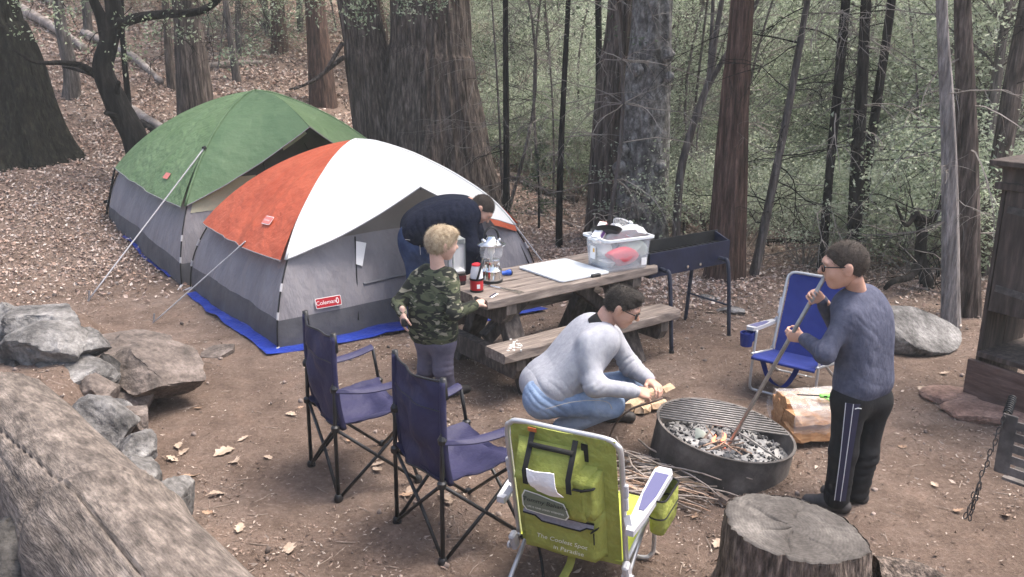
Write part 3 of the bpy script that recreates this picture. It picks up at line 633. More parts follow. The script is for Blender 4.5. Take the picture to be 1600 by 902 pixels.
def place(kit, names, name, label, cat, group, px, Y, s, rz):
    x = (px - 800) / FPX * Y * 1.03; b = on(x, Y); t = thing(name, label, cat, b, rz, group)
    for n_, me in zip(names, kit):
        o = link(n_, me, t); o.scale = (s, s, s)
        if n_ != 'trunk': o['kind'] = 'stuff'
for i in range(96):
    if i < 62: px = r.uniform(770, 1680); Y_ = 12.2 + 20 * r.uniform(0, 1) ** 1.4
    else: px = r.uniform(-60, 800); Y_ = r.uniform(19, 36)
    if px > 1200 and Y_ < 13: Y_ -= 1.2
    if px < 930 and px > 760: Y_ = max(Y_, 16)
    if 1375 < px < 1475 and Y_ > 12.6: px = px + 110 if px > 1425 else px - 110
    place(UT[i % 4], ('trunk', 'crown', 'branches'), 'understory_tree', ('darker green' if i % 2 else 'paler grey green') + ' leafy understory tree in the wood behind the campsite', 'tree', ('darker' if i % 2 else 'paler') + ' understory trees in the wood behind', px, Y_, r.uniform(.75, 1.25), r.uniform(0, 6.28))
for i in range(30):
    if i < 22: px = r.uniform(775, 1640); Y_ = r.uniform(9.9, 16)
    else: px = r.uniform(0, 620); Y_ = r.uniform(15.5, 24)
    if 1000 < px < 1260: Y_ = max(Y_, 11.5)
    if px < 930: Y_ = max(Y_, 12.3)
    place(SP[i % 3], ('trunk', 'dead_branches', 'crown'), 'conifer_sapling', 'bare conifer sapling with drooping grey dead twigs', 'sapling', 'bare conifer saplings at the edge of the wood', px, Y_, r.uniform(.7, 1.15), r.uniform(0, 6.28))
SH = [crown_mesh('foliage', 'leaf_oak' if k else 'leaf_pale', 380 + k, 5000, (.95, .95, .75), (0, 0, .75), .042, 45, .55, .2, .17)[0] for k in range(2)]
SHT = []
for k in range(2):
    mb = MB(); q = np.random.default_rng(390 + k)
    for i in range(14): twig(mb, (0, 0, -.1), (q.normal(0, .6), q.normal(0, .6), 1), q.uniform(.7, 1.5), .01, q, .1, 1, 3, 4)
    SHT.append(mb.build('stems', 'twig_dead', mesh_only=True))
for i in range(46):
    px = r.uniform(960, 1680) if i < 34 else r.uniform(780, 960); Y_ = r.uniform(10.6, 15.5) if i < 34 else r.uniform(14, 18)
    if px > 1250 and i % 3 == 0: Y_ = r.uniform(9.4, 10.6)
    place((SH[i % 2], SHT[i % 2]), ('foliage', 'stems'), 'shrub', ('darker' if i % 2 else 'paler') + ' low leafy shrub at the foot of the wood', 'shrub', ('darker' if i % 2 else 'paler') + ' low shrubs at the foot of the wood', px, Y_, r.uniform(.7, 1.3), r.uniform(0, 6.28))
# green fir boughs low beside the thin stems
t, b = tree_at('fir_sapling', 'small green fir sapling beyond the table, beside the thin black stem', (842, 370), 11.4); mb = MB(); limb(mb, [b - V(0, 0, .1), at(842, 300, 11.4), at(840, 240, 11.4)], .02, .006, 6, 0, 1, 8); mb.build('trunk', 'bark_dark', t, True)
P = []; r = np.random.default_rng(8)
for i in range(26):
    h = r.uniform(.25, 1.25); a = r.uniform(0, 6.28); L_ = (1.4 - h) * .42
    for q in np.linspace(.1, 1, 26): P.append(b + V(math.cos(a) * L_ * q, math.sin(a) * L_ * q, h - .18 * q * q) + r.normal(0, .018, 3))
P = np.array(P); v, f = leaf_quads(P, .055, V(0, 0, 1)[None] + 0 * P, asp=.22, flat=.6, rng=r); link('crown', mesh_np('crown', v, f, ['needle'], None, False), t, True)
# far-off wood: one mass of foliage beyond
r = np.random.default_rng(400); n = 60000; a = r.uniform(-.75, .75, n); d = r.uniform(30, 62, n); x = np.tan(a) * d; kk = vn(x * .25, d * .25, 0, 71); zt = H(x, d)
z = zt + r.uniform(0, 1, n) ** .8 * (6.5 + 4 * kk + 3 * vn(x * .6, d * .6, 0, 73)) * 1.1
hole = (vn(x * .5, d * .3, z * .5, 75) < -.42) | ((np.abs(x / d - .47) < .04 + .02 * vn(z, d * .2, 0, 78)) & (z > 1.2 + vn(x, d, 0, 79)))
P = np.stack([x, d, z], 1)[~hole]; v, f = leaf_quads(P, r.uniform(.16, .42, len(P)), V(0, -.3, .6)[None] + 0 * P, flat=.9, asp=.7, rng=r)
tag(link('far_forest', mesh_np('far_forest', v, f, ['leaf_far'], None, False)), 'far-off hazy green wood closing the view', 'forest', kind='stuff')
# ================================================================ tents
M('tent_grey', (.225, .213, .23), (.29, .275, .29), 3, .65, .8, 5, spec=.35, st=(1.6, 1.6, .5), bdist=.06, trl=.12)
M('tent_brown', (.165, .15, .14), (.2, .185, .175), 3, .8, .3, 5, spec=.2, trl=.1)
M('tent_skirt', (.065, .065, .074), (.10, .10, .11), 4, .6, .6, 6, bdist=.03)
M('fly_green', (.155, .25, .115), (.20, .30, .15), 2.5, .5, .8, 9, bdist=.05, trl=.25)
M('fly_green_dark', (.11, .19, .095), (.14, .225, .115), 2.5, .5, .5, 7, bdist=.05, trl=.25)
M('fly_orange', (.52, .105, .05), (.60, .14, .07), 2.5, .55, .7, 8, bdist=.04, trl=.2)
M('fly_white', (.80, .80, .77), (.84, .84, .82), 2.5, .5, .25, 5, bdist=.03, trl=.25)
M('mesh_yellow', (.40, .38, .27), (.46, .44, .32), 4, .9)
M('mesh_dark', (.05, .052, .05), (.075, .075, .07), 5, .9)
M('tarp', (.012, .03, .24), (.02, .05, .34), 3, .32, .9, 7, spec=.5, bdist=.04)
M('pole_black', (.012, .012, .013), rough=.5); M('webbing', (.42, .41, .42), (.5, .49, .5), 60, .8); M('grey_trim', (.2, .2, .21), rough=.7)
M('logo_red', (.42, .02, .03), rough=.5); M('logo_white', (.85, .84, .82), rough=.6); M('logo_pink', (.62, .2, .17), rough=.6)
def tent(name, label, near, left, FR, back, top, fly_edge, peak_z, side_mats, front_mats, flp, seed, peak_out=.06, awn_in=0.):
    c4 = [V(*p) for p in (near, FR, back, left)]; cen = sum(c4) / 4; t = thing(name, label, 'tent', V(cen[0], cen[1], min(p[2] for p in c4)))
    zt = top
    def pole(i, q, off=0.):
        c = c4[i % 4]; th = q * PI / 2; f = 1 - math.cos(th) ** 1.35; p = c + (cen - c) * f; p[2] = c[2] + (zt - c[2]) * math.sin(th)
        if off: n = unit(V(*(c - cen)[:2], 0)) * math.cos(th) + V(0, 0, math.sin(th)); p = p + n * off
        return p
    def wall(i, s, q, off=0.):
        a, b = pole(i, q, off), pole(i + 1, q, off); e = unit(c4[(i + 1) % 4] - c4[i]); n = unit(np.cross(e, V(0, 0, 1)))
        sag = 4 * s * (1 - s); p = a + (b - a) * s; h = math.cos(q * PI / 2)
        w = (.03 * fbm(s * 5 + i * 9, q * 2.5, 0, seed, 3) + .018 * abs(float(vn(s * 14 + q * 4, q * 1.5 + i, 0, seed + 2)))) * sag
        return p - n * (.09 * sag * math.sin(q * PI) ) + n * (.05 * sag * (1 - h) + w) - V(0, 0, .02 * sag * q)
    qs = lambda z: math.asin(min(1, max(0, z / zt))) / (PI / 2)
    for i in range(4):
        q0, q1 = qs(.24), qs(1.5 if i == 0 else fly_edge + .3)
        mb = MB(); mb.grid([[wall(i, s, q) for s in np.linspace(0, 1, 22)] for q in np.linspace(0.0, q0, 6)]); mb.build('skirt', 'tent_skirt', t, True, smooth=True)
        mb = MB(); mb.grid([[wall(i, s, q) for s in np.linspace(0, 1, 34)] for q in np.linspace(q0, qs(fly_edge + .12), 16)]); mb.build('wall', 'tent_grey', t, True, smooth=True)
        mb = MB(); mb.grid([[wall(i, s, q, -.004) for s in np.linspace(0, 1, 24)] for q in np.linspace(qs(fly_edge + .115), .97, 16)]); mb.build('upper_wall', flp if i == 0 else 'tent_brown', t, True, smooth=True)
        mb = MB(); mb.tube([pole(i, q, .012) for q in np.linspace(0, .99, 30)], .007, 8); p = mb.build('pole', 'pole_black', t, True, smooth=True)
        mb = MB()
        for z in (.28, .5): mb.tube([pole(i, qs(z - .03), .014), pole(i, qs(z + .03), .014)], .011, 8)
        mb.build('clip', 'webbing', p, True)
        mb = MB(); e = unit(V(*(c4[i] - cen)[:2], 0)); mb.tube([c4[i] + e * .0 + V(0, 0, .02), c4[i] + e * .09 + V(0, 0, -.02)], .012, 6); mb.build('stake_loop', 'webbing', t, True)
    qe = qs(fly_edge)
    # fly: plain panels on three sides (3 = left side, seen), peaked awning on the front
    for i in (1, 2, 3):
        def fs(s, k):
            q = qe + (.998 - qe) * k; p = wall(i, s, q, .035); e = unit(c4[(i + 1) % 4] - c4[i]); n = unit(np.cross(e, V(0, 0, 1)))
            g = 4 * s * (1 - s); flare = (1 - k) ** 3
            return p + n * (.10 * g * (1 - k) + .05 * flare) - V(0, 0, .02 * g * flare) + n * .01 * fbm(s * 7, k * 9, i, seed + 4, 2) * g
        mb = MB(); mb.grid([[fs(s, k) for s in np.linspace(0, 1, 34)] for k in np.linspace(0, 1, 30)]); o = mb.build('fly_panel', side_mats, t, True, smooth=True)
        mb = MB(); mb.tube([fs(s, 0) for s in np.linspace(0, 1, 20)], .006, 6); mb.build('hem', 'grey_trim', o, True)
        if i == 3: side_f = fs
    e = unit(c4[1] - c4[0]); n = unit(np.cross(e, V(0, 0, 1))); mid = (c4[0] + c4[1]) / 2; peak = V(mid[0], mid[1], peak_z) + n * peak_out - n * awn_in
    apex = V(cen[0], cen[1], zt + .035); ff = {}
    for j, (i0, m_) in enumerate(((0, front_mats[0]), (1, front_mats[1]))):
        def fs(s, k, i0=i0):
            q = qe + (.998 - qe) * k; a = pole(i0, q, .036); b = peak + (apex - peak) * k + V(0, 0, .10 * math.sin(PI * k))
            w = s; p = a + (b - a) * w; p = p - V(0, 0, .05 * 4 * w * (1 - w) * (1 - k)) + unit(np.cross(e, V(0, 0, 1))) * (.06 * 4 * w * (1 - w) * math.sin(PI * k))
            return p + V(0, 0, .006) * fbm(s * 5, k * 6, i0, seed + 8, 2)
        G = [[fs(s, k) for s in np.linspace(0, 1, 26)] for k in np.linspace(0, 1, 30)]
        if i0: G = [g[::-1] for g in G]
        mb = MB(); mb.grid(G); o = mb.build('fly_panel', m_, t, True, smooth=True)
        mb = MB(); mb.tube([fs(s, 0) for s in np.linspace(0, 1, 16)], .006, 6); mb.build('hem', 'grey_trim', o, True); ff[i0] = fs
    for i0, m_ in ((0, front_mats[0]), (1, front_mats[1])):
        mb = MB(); mb.tube([ff[i0](0, k) + V(0, 0, .004) for k in np.linspace(0, 1, 24)], .013, 8); mb.build('pole_sleeve', m_, t, True, smooth=True)
    mb = MB(); mb.tube([peak - V(0, 0, .02), peak + (apex - peak) * .15 + V(0, 0, .01), peak + (apex - peak) * .3 + V(0, 0, .02)], .006, 6); mb.build('awning_pole', 'pole_black', t, True)
    return t, wall, pole, side_f, ff, qs, c4, cen
zt_ = lambda x, y, d=0.: (x, y, Hs(x, y) + d)
n_, l_ = (-1.93, 6.65), (-3.30, 8.46)
OT = tent('dome_tent', 'grey dome tent with orange and white rainfly by the picnic table', (*n_, .02), (*l_, .03), (.26, 8.3, .04), (-1.11, 10.1, .04), 1.53, .70, 1.25, 'fly_orange', ('fly_white', 'fly_white'), 'tent_brown', 3)
gn, gl = (-3.44, 8.57), (-5.15, 10.72)
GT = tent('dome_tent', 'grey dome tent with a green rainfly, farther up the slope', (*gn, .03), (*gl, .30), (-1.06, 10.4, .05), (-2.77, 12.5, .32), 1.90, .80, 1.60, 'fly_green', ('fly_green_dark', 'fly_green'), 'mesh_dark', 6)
def find(fn, px, py, n=26, ur=(0, 1), vr=(0, 1)):
    best = None
    for _ in range(3):
        us = np.linspace(*ur, n); vs = np.linspace(*vr, n); c = [(u, v) for u in us for v in vs]; P = np.array([fn(u, v) for u, v in c]); x, y = proj(P)
        k = np.argmin((x - px) ** 2 + (y - py) ** 2); best = c[k]; du = (ur[1] - ur[0]) / n; dv = (vr[1] - vr[0]) / n; ur = (best[0] - du, best[0] + du); vr = (best[1] - dv, best[1] + dv); n = 12
    return best
def frame(fn, uv, e=.02):
    p = fn(*uv); a = unit(fn(uv[0] + e, uv[1]) - fn(uv[0] - e, uv[1])); b = fn(uv[0], uv[1] + e) - fn(uv[0], uv[1] - e); b = unit(b - a * (b @ a)); n = np.cross(a, b)
    if n @ (V(0, 0, HC) - p) < 0: a = -a; n = -n
    return p, a, b, n
def rrect(w, h, r, k=5):
    out = []
    for cx, cy, a0 in ((w / 2 - r, h / 2 - r, 0), (-w / 2 + r, h / 2 - r, PI / 2), (-w / 2 + r, -h / 2 + r, PI), (w / 2 - r, -h / 2 + r, 1.5 * PI)):
        for i in range(k): a = a0 + PI / 2 * i / (k - 1); out.append((cx + r * math.cos(a), cy + r * math.sin(a)))
    return out
def badge(parent, p, a, b, n, w, h, plate, border, text, size, flame=True, off=.02):
    P0 = p + n * off; fr = lambda x, y, z: P0 + a * x + b * y + n * z
    mb = MB(); mb.poly(rrect(w, h, h * .15), 0, .002, fr); o = mb.build('badge', border, parent, True)
    mb = MB(); mb.poly(rrect(w * .96, h * .88, h * .12), .002, .0035, fr); mb.build('badge_field', plate, o, True)
    if text: place_text('lettering', text, size, 'logo_white', P0 - a * w * .10, a, b, o, .0045)
    if flame:
        mb = MB(); mb.poly([(w * .34 + .028 * w * q * math.cos(t) * 2.0, .30 * h * math.sin(t) * q) for t in np.linspace(0, 2 * PI, 12, endpoint=False) for q in (1,)], .0035, .005, fr); mb.build('lantern_mark', 'logo_white', o, True)
        mb = MB(); mb.poly([(w * .34 + .018 * w * math.cos(t) * 1.6, .2 * h * math.sin(t)) for t in np.linspace(0, 2 * PI, 10, endpoint=False)], .005, .006, fr); mb.build('lantern_mark', plate, o, True)
t, wall, pole, sf, ff, qs, c4, cen = OT
uv = find(lambda s, q: wall(0, s, q), 512, 472, vr=(0, .4)); p, a, b, n = frame(lambda s, q: wall(0, s, q), uv); badge(t, p, a, b, n, .235, .088, 'logo_red', 'logo_white', 'Coleman', .050)
uv = find(sf, 420, 346); p, a, b, n = frame(sf, uv); badge(t, p, a, b, n, .13, .085, 'logo_pink', 'logo_white', 'Coleman', .026, False, .012)
# door zip, vent flap, care label on the front wall
wf = lambda s, q: wall(0, s, q, .008)
mb = MB(); mb.tube([wf(*find(wf, x, y, vr=(0, .8))) for x, y in ((555, 370), (557, 430), (560, 500))], .006, 6); mb.build('zip', 'pole_black', t, True)
mb = MB(); q = [wf(*find(wf, x, y, vr=(0, .8))) for x, y in ((557, 376), (573, 379), (567, 415), (557, 412))]; mb.add([x + V(.0, -.02, 0) for x in q] + [x + V(0, -.024, 0) for x in q], [(0, 1, 2, 3), (7, 6, 5, 4), (0, 4, 5, 1), (1, 5, 6, 2), (2, 6, 7, 3), (3, 7, 4, 0)]); mb.build('care_label', 'logo_white', t, True)
q = [wf(.30, .17 + 0 * s) for s in (0,)]; mb = MB(); mb.tube([wall(0, s, .165 + .02 * s, .012) for s in np.linspace(.3, .85, 20)], .011, 6); mb.build('door_hem', 'grey_trim', t, True)
# guy line of the orange tent
def line(name, a, b, r, parent, mat='webbing', sag=.0):
    P = [V(a) + (V(b) - V(a)) * k - V(0, 0, sag * 4 * k * (1 - k)) for k in np.linspace(0, 1, 9)]; mb = MB(); mb.tube(P, r, 6); return mb.build(name, mat, parent, True, smooth=True)
A = sf(*find(sf, 384, 377, vr=(0, .3))); S1 = gt(238, 506); line('guy_line', A, S1, .0065, t); mb = MB(); mb.tube([S1 + V(.02, .02, .09), S1 + V(0, 0, -.08)], .008, 6); mb.build('stake', 'grey_trim', t, True)
mb = MB(); mb.bar(A, A + (S1 - A) * .12, .04, .006); mb.build('guy_tab', 'webbing', t, True)
A = ff[1](0, 0); S2 = on(A[0] + .55, A[1] - .12); line('guy_line', A, S2, .006, t); line('guy_line', A + V(-.03, 0, -.02), on(A[0] + .3, A[1] - .1), .006, t, 'pole_black')
mb = MB(); mb.grid([[ff[1](s, 0) * (1 - k) + (c4[1] * .55 + ff[1](0, 0) * .45) * k + V(0, -.01, -.04 * k) for s in np.linspace(0, .3, 6)] for k in np.linspace(0, .14, 3)]); mb.build('fly_edge', 'fly_orange', t, True)
# green tent: guy line on the seam, label, yellow window
t, wall, pole, sf, ff, qs, c4, cen = GT
sm = lambda u, v: ff[0](0, v); k = find(lambda u, v: ff[0](.02 * u, v), 341, 237)[1]; A = ff[0](0, k) + V(-.0, -.03, .01); S1 = gt(137, 471); line('guy_line', A, S1, .0075, t); mb = MB(); mb.tube([S1 + V(.02, .02, .1), S1 + V(0, 0, -.08)], .008, 6); mb.build('stake', 'grey_trim', t, True)
mb = MB(); mb.tube([A + V(0, 0, -.01), A + (S1 - A) * .02 + V(0, 0, .01)], .022, 8); mb.build('guy_tab', 'pole_black', t, True)
uv = find(sf, 262, 276); p, a, b, n = frame(sf, uv); badge(t, p, a, b, n, .12, .085, 'logo_pink', 'fly_green', None, .02, False, .012)
win = lambda s, q: wall(0, s, q, .01)
mb = MB(); mb.grid([[win(s, q) for s in np.linspace(.02, .30, 8)] for q in np.linspace(qs(.74), qs(1.05), 6)]); mb.build('window', 'mesh_yellow', t, True, smooth=True)
mb = MB(); mb.grid([[ff[0](s, k) + V(0, .05, -.10) for s in np.linspace(.78, .99, 6)] for k in np.linspace(.05, .38, 6)]); mb.build('window', 'mesh_yellow', t, True, smooth=True)
mb = MB(); mb.tube([wall(0, s, q, .012) for s, q in ((.36, .1), (.35, .3), (.34, .5))], .007, 6); mb.build('zip', 'pole_black', t, True)
mb = MB(); mb.tube([wall(0, .62, q, .012) for q in np.linspace(.0, .5, 8)], .006, 6); mb.build('zip', 'pole_black', t, True)
# left rear corner pole propped out with its guy
e_ = pole(3, qs(.78), .04); mb = MB(); mb.tube([e_ + V(-.03, -.02, 0), on(gl[0] - .03, gl[1] - .02, .0)], .013, 8); mb.build('corner_leg', 'pole_black', t, True)
mb = MB(); g0 = V(*gl, .55); mb.bar(g0 + V(-.04, 0, 0), g0 + V(.16, .12, 0), .03, .04); mb.build('corner_clip', 'pole_black', t, True)
# tarps
def tarp(label, quad, seed, ny=26):
    q = [V(*p) for p in quad]; G = []
    for i in np.linspace(0, 1, ny):
        row = []
        for j in np.linspace(0, 1, ny):
            p = (q[0] * (1 - j) + q[1] * j) * (1 - i) + (q[3] * (1 - j) + q[2] * j) * i; ed = .012 * fbm(i * 6, j * 6, 0, seed, 2); row.append([p[0] + ed, p[1] + ed, Hs(p[0], p[1]) + .022 + .014 * fbm(p[0] * 4, p[1] * 4, 0, seed, 3)])
        G.append(row)
    mb = MB(); mb.slab(np.array(G), V(0, 0, 1), .004); o = mb.build('tarpaulin', 'tarp', smooth=True, angle=50); return tag(o, label, 'tarpaulin')
tp = [gt(291, 462), gt(415, 560), gt(856, 487)]; tarp('crumpled blue tarpaulin spread under the orange and white tent', [tp[0][:2], tp[1][:2], tp[2][:2], (-.9, 9.8)], 3, 44)
tarp('strip of blue tarpaulin sticking out under the green tent', [gt(192, 372)[:2], gt(262, 437)[:2], (-3.2, 9.6), (-4.6, 11.2)], 5)
# ================================================================ picnic table and what stands on it
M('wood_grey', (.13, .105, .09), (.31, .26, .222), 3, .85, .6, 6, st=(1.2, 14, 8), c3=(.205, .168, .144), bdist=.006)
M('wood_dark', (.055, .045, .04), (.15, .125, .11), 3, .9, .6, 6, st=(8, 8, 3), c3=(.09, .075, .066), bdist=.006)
TR = math.atan2(.6, .8); TE, TN = V(.8, .6, 0), V(-.6, .8, 0); TC = V(.297, 6.40, 0)
def plank_mesh(L_, w, h, seed, mat, name='plank'):
    """board with worn, slightly uneven edges; long side along x"""
    n = 18; r = np.random.default_rng(seed); mb = MB(); xs = np.linspace(-L_ / 2, L_ / 2, n); prof = []
    for i, x in enumerate(xs):
        e = .0035 * r.normal(0, 1, 8); b = .008 if 0 < i < n - 1 else .014; hw, hh = w / 2, h / 2; xe = x + (.006 * r.normal() if i in (0, n - 1) else 0)
        prof.append([(xe, -hw + b, -hh), (xe, -hw, -hh + b), (xe, -hw + e[0], hh - b), (xe, -hw + b + e[1] * .5, hh + e[4] * .3), (xe, hw - b, hh + e[5] * .3), (xe, hw + e[2], hh - b), (xe, hw, -hh + b), (xe, hw - b, -hh)])
    P = np.array(prof); m = 8; f = [(i * m + j, i * m + (j + 1) % m, (i + 1) * m + (j + 1) % m, (i + 1) * m + j) for i in range(n - 1) for j in range(m)] + [tuple(range(m))[::-1], tuple(range((n - 1) * m, n * m))]
    mb.add(P.reshape(-1, 3), [q[::-1] for q in f]); return mb.build(name, mat, mesh_only=True)
tb = thing('picnic_table', 'weathered grey wooden picnic table with attached benches', 'picnic table', on(TC[0], TC[1]), TR); tb.location.z = 0
for i in range(4): link('plank', plank_mesh(1.67 + .01 * (i % 2), .165, .07, i, 'wood_grey'), tb, loc=(.004 * (-1) ** i, -.259 + i * .1725, .705))
for s in (-1, 1):
    link('bench_plank', plank_mesh(1.74, .235, .075, 9 + s, 'wood_grey'), tb, loc=(0, s * .46, .385))
    x = s * .62
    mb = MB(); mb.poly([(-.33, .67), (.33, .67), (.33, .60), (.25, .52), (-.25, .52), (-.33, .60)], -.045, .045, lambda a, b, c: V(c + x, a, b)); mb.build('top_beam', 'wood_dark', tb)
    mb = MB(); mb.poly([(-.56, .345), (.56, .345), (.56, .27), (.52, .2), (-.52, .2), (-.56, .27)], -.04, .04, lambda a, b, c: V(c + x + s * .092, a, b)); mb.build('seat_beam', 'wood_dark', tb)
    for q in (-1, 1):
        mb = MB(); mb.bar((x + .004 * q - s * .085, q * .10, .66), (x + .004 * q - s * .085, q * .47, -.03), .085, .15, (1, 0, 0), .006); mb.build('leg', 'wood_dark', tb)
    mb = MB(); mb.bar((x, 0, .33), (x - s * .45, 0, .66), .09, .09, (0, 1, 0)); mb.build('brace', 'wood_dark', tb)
# little white crumbs on the bench, chain under it
mb = MB(); r = np.random.default_rng(4)
for i in range(38): p = gz(803 + r.normal(0, 6), 540 + r.normal(0, 3.5), .4235); mb.box(p, r.uniform(.006, .018, 3) * V(1, 1, .5), mx(unit(V(r.normal(), r.normal(), 0)), V(0, 0, 1)))
M('crumb', (.75, .73, .68), rough=.9); tag(mb.build('paper_crumbs', 'crumb'), 'white crumbs scattered on the near bench of the picnic table', 'crumbs', kind='stuff')
TZ = .7415
def on_top(px, py, z=TZ): return gz(px, py, z)
M('black_plastic', (.014, .014, .015), (.022, .022, .023), 30, .45, spec=.4); M('grey_plastic', (.16, .18, .18), rough=.4); M('red_plastic', (.55, .02, .03), rough=.35, spec=.5); M('white_plastic', (.8, .8, .79), rough=.4, spec=.4)
M('clear_plastic', (.92, .94, .95), rough=.12, alpha=.3, spec=.5); M('frost_plastic', (.86, .86, .9), rough=.45, alpha=.8); M('chrome', (.72, .72, .72), rough=.16, metal=1.); M('lamp_glass', (.96, .97, .97), rough=.03, alpha=.18, spec=.6)
M('dark_red', (.10, .012, .018), rough=.5); M('blue_plastic', (.02, .09, .45), rough=.35); M('bulb', (.85, .84, .78), rough=.4)
# tall box lantern
p = on_top(714, 444); t = thing('box_lantern', 'tall rectangular clear lantern with grey cap beside the blond boy', 'lantern', p, .45)
mb = MB(); mb.box((0, 0, .05), (.105, .105, .10), bev=.008); o = mb.build('base', 'black_plastic', t); mb = MB(); mb.box((0, 0, .052), (.107, .107, .04)); mb.build('band', 'dark_red', o)
mb = MB(); mb.box((0, 0, .108), (.1, .1, .018), bev=.004); mb.build('reflector', 'white_plastic', t)
mb = MB(); mb.box((0, 0, .215), (.092, .092, .2)); mb.build('globe', 'clear_plastic', t)
for s in (-1, 1): mb = MB(); mb.tube([(s * .018, 0, .117), (s * .018, 0, .30)], .008, 10); mb.build('lamp_tube', 'bulb', t, smooth=True)
for sx in (-1, 1):
    for sy in (-1, 1): mb = MB(); mb.bar((sx * .047, sy * .047, .11), (sx * .047, sy * .047, .32), .007, .007); mb.build('strut', 'grey_plastic', t)
mb = MB(); mb.poly(rrect(.11, .11, .02), .315, .345); mb.lathe([(.06, .345), (.035, .365), (0, .366)], 4, cap=False, R=np.array([[.7071, -.7071, 0], [.7071, .7071, 0], [0, 0, 1]])); mb.build('cap', 'grey_plastic', t)
# small red lantern
p = on_top(745, 455); t = thing('red_lantern', 'small red and white camping lantern with black strap', 'lantern', p, .3)
mb = MB(); mb.lathe([(.044, 0), (.047, .012), (.047, .075), (.05, .085), (.05, .1)], 24); o = mb.build('base', 'red_plastic', t, angle=40); mb = MB(); mb.lathe([(.0485, .0), (.0485, .014)], 24); mb.lathe([(.0515, .086), (.0515, .1)], 24); mb.build('rim', 'black_plastic', o)
mb = MB(); mb.box((.0, -.048, .045), (.022, .006, .03)); mb.build('switch', 'white_plastic', o)
mb = MB(); mb.lathe([(.046, .1), (.042, .15), (.034, .19)], 24); mb.build('globe', 'frost_plastic', t, angle=40); mb = MB(); mb.lathe([(.036, .19), (.034, .2), (.02, .206), (0, .207)], 24); mb.build('cap', 'red_plastic', t, angle=40)
mb = MB(); P_ = bez([(-.012, -.056, .095), (.004, -.06, .15), (.022, -.05, .2), (.04, -.02, .235), (.045, .0, .225)], 20); mb.tube(P_, .009, 6); mb.build('strap', 'black_plastic', t, smooth=True)
# chrome lantern
p = on_top(768, 440); t = thing('chrome_lantern', 'chrome lantern with glass globe and black carrying handle', 'lantern', p, .2)
mb = MB(); mb.lathe([(.083, 0), (.085, .02), (.08, .022)], 28); mb.build('foot', 'black_plastic', t, angle=40)
mb = MB(); mb.lathe([(.08, .022), (.078, .09), (.066, .105), (.06, .15), (.066, .165), (.055, .17)], 28); o = mb.build('base', 'chrome', t, angle=35)
for a in np.linspace(0, 2 * PI, 8, endpoint=False): mb = MB(); mb.bar((.08 * math.cos(a), .08 * math.sin(a), .03), (.057 * math.cos(a), .057 * math.sin(a), .14), .008, .01); mb.build('rib', 'chrome', o)
mb = MB(); mb.lathe([(.058, .17), (.08, .19), (.088, .23), (.082, .285)], 28, cap=False); mb.build('globe', 'lamp_glass', t, smooth=True)
mb = MB(); mb.lathe([(.008, .17), (.012, .2), (.026, .225), (.024, .255), (.0, .262)], 16); mb.build('bulb', 'bulb', t, smooth=True)
mb = MB(); mb.lathe([(.105, .281), (.107, .286), (.06, .306), (.035, .33), (.03, .345), (.0, .347)], 28); mb.build('lid', 'chrome', t, angle=35)
for k in (.06, -.06): mb = MB(); mb.lathe([(.012, .3), (.013, .325), (0, .33)], 10, (k, 0, 0)); mb.build('knob', 'chrome', t, smooth=True)
mb = MB(); mb.tube([(.055 * math.cos(a), 0, .325 + .085 * math.sin(a)) for a in np.linspace(0, PI, 16)], .008, 8); mb.build('handle', 'black_plastic', t, smooth=True)
# small torch
p = on_top(789, 431); t = thing('torch', 'small blue torch lying behind the chrome lantern', 'torch', p + V(0, 0, .022), .5)
R = mx(V(0, 0, 1), V(1, 0, 0)); R = np.stack([V(0, 1, 0), V(0, 0, 1), V(1, 0, 0)], 1)
mb = MB(); mb.lathe([(.014, -.06), (.016, -.02), (.016, .01), (.022, .02), (.023, .05)], 16, R=R); mb.build('body', 'blue_plastic', t, angle=40); mb = MB(); mb.lathe([(.0235, .045), (.0235, .055), (.018, .052)], 16, R=R); mb.build('head_ring', 'black_plastic', t, angle=40)
mb = MB(); mb.tube(bez([(-.06, 0, 0), (-.1, -.03, -.015), (-.07, -.06, -.018), (-.1, -.09, -.018)], 16), .003, 5); M('lime_cord', (.3, .55, .25), rough=.7); mb.build('lanyard', 'lime_cord', t)
# tongs
a, b = on_top(757, 446), on_top(816, 459); t = thing('tongs', 'thin steel tongs lying in front of the lanterns', 'tongs', (a + b) / 2 + V(0, 0, .006), math.atan2(*(b - a)[[1, 0]])); L_ = np.linalg.norm(b - a) / 2
for s in (-1, 1): mb = MB(); mb.bar((-L_, s * .003, 0), (L_, s * .016, .0), .009, .004); mb.build('arm', 'chrome', t)
mb = MB(); mb.tube([(-L_, -.006, 0), (-L_ - .012, 0, 0), (-L_, .006, 0)], .005, 6); mb.build('hinge', 'chrome', t)
# storage bin lid
M('bin_white', (.74, .77, .78), rough=.35, spec=.4)
q = [on_top(*p, TZ + .004) for p in ((818, 418), (896, 403), (941, 430), (868, 443))]; c = sum(q) / 4; ex = unit(q[1] - q[0] + q[2] - q[3]); t = thing('bin_lid', 'white plastic storage bin lid with dark latch on the table', 'lid', c, math.atan2(ex[1], ex[0])); ey = V(-ex[1], ex[0], 0)
W2 = abs((q[1] - q[0]) @ ex) / 2 + abs((q[2] - q[3]) @ ex) / 2; D2 = abs((q[3] - q[0]) @ ey) / 2 + abs((q[2] - q[1]) @ ey) / 2; W2 *= 1.0
mb = MB(); mb.poly(rrect(W2, D2, .03), 0, .012); mb.poly(rrect(W2 * .9, D2 * .86, .03), .012, .018); o = mb.build('panel', 'bin_white', t)
mb = MB(); mb.poly([(x, y) for x, y in rrect(W2 * .97, D2 * .95, .03)], .012, .0145); mb.build('ridge', 'bin_white', t)
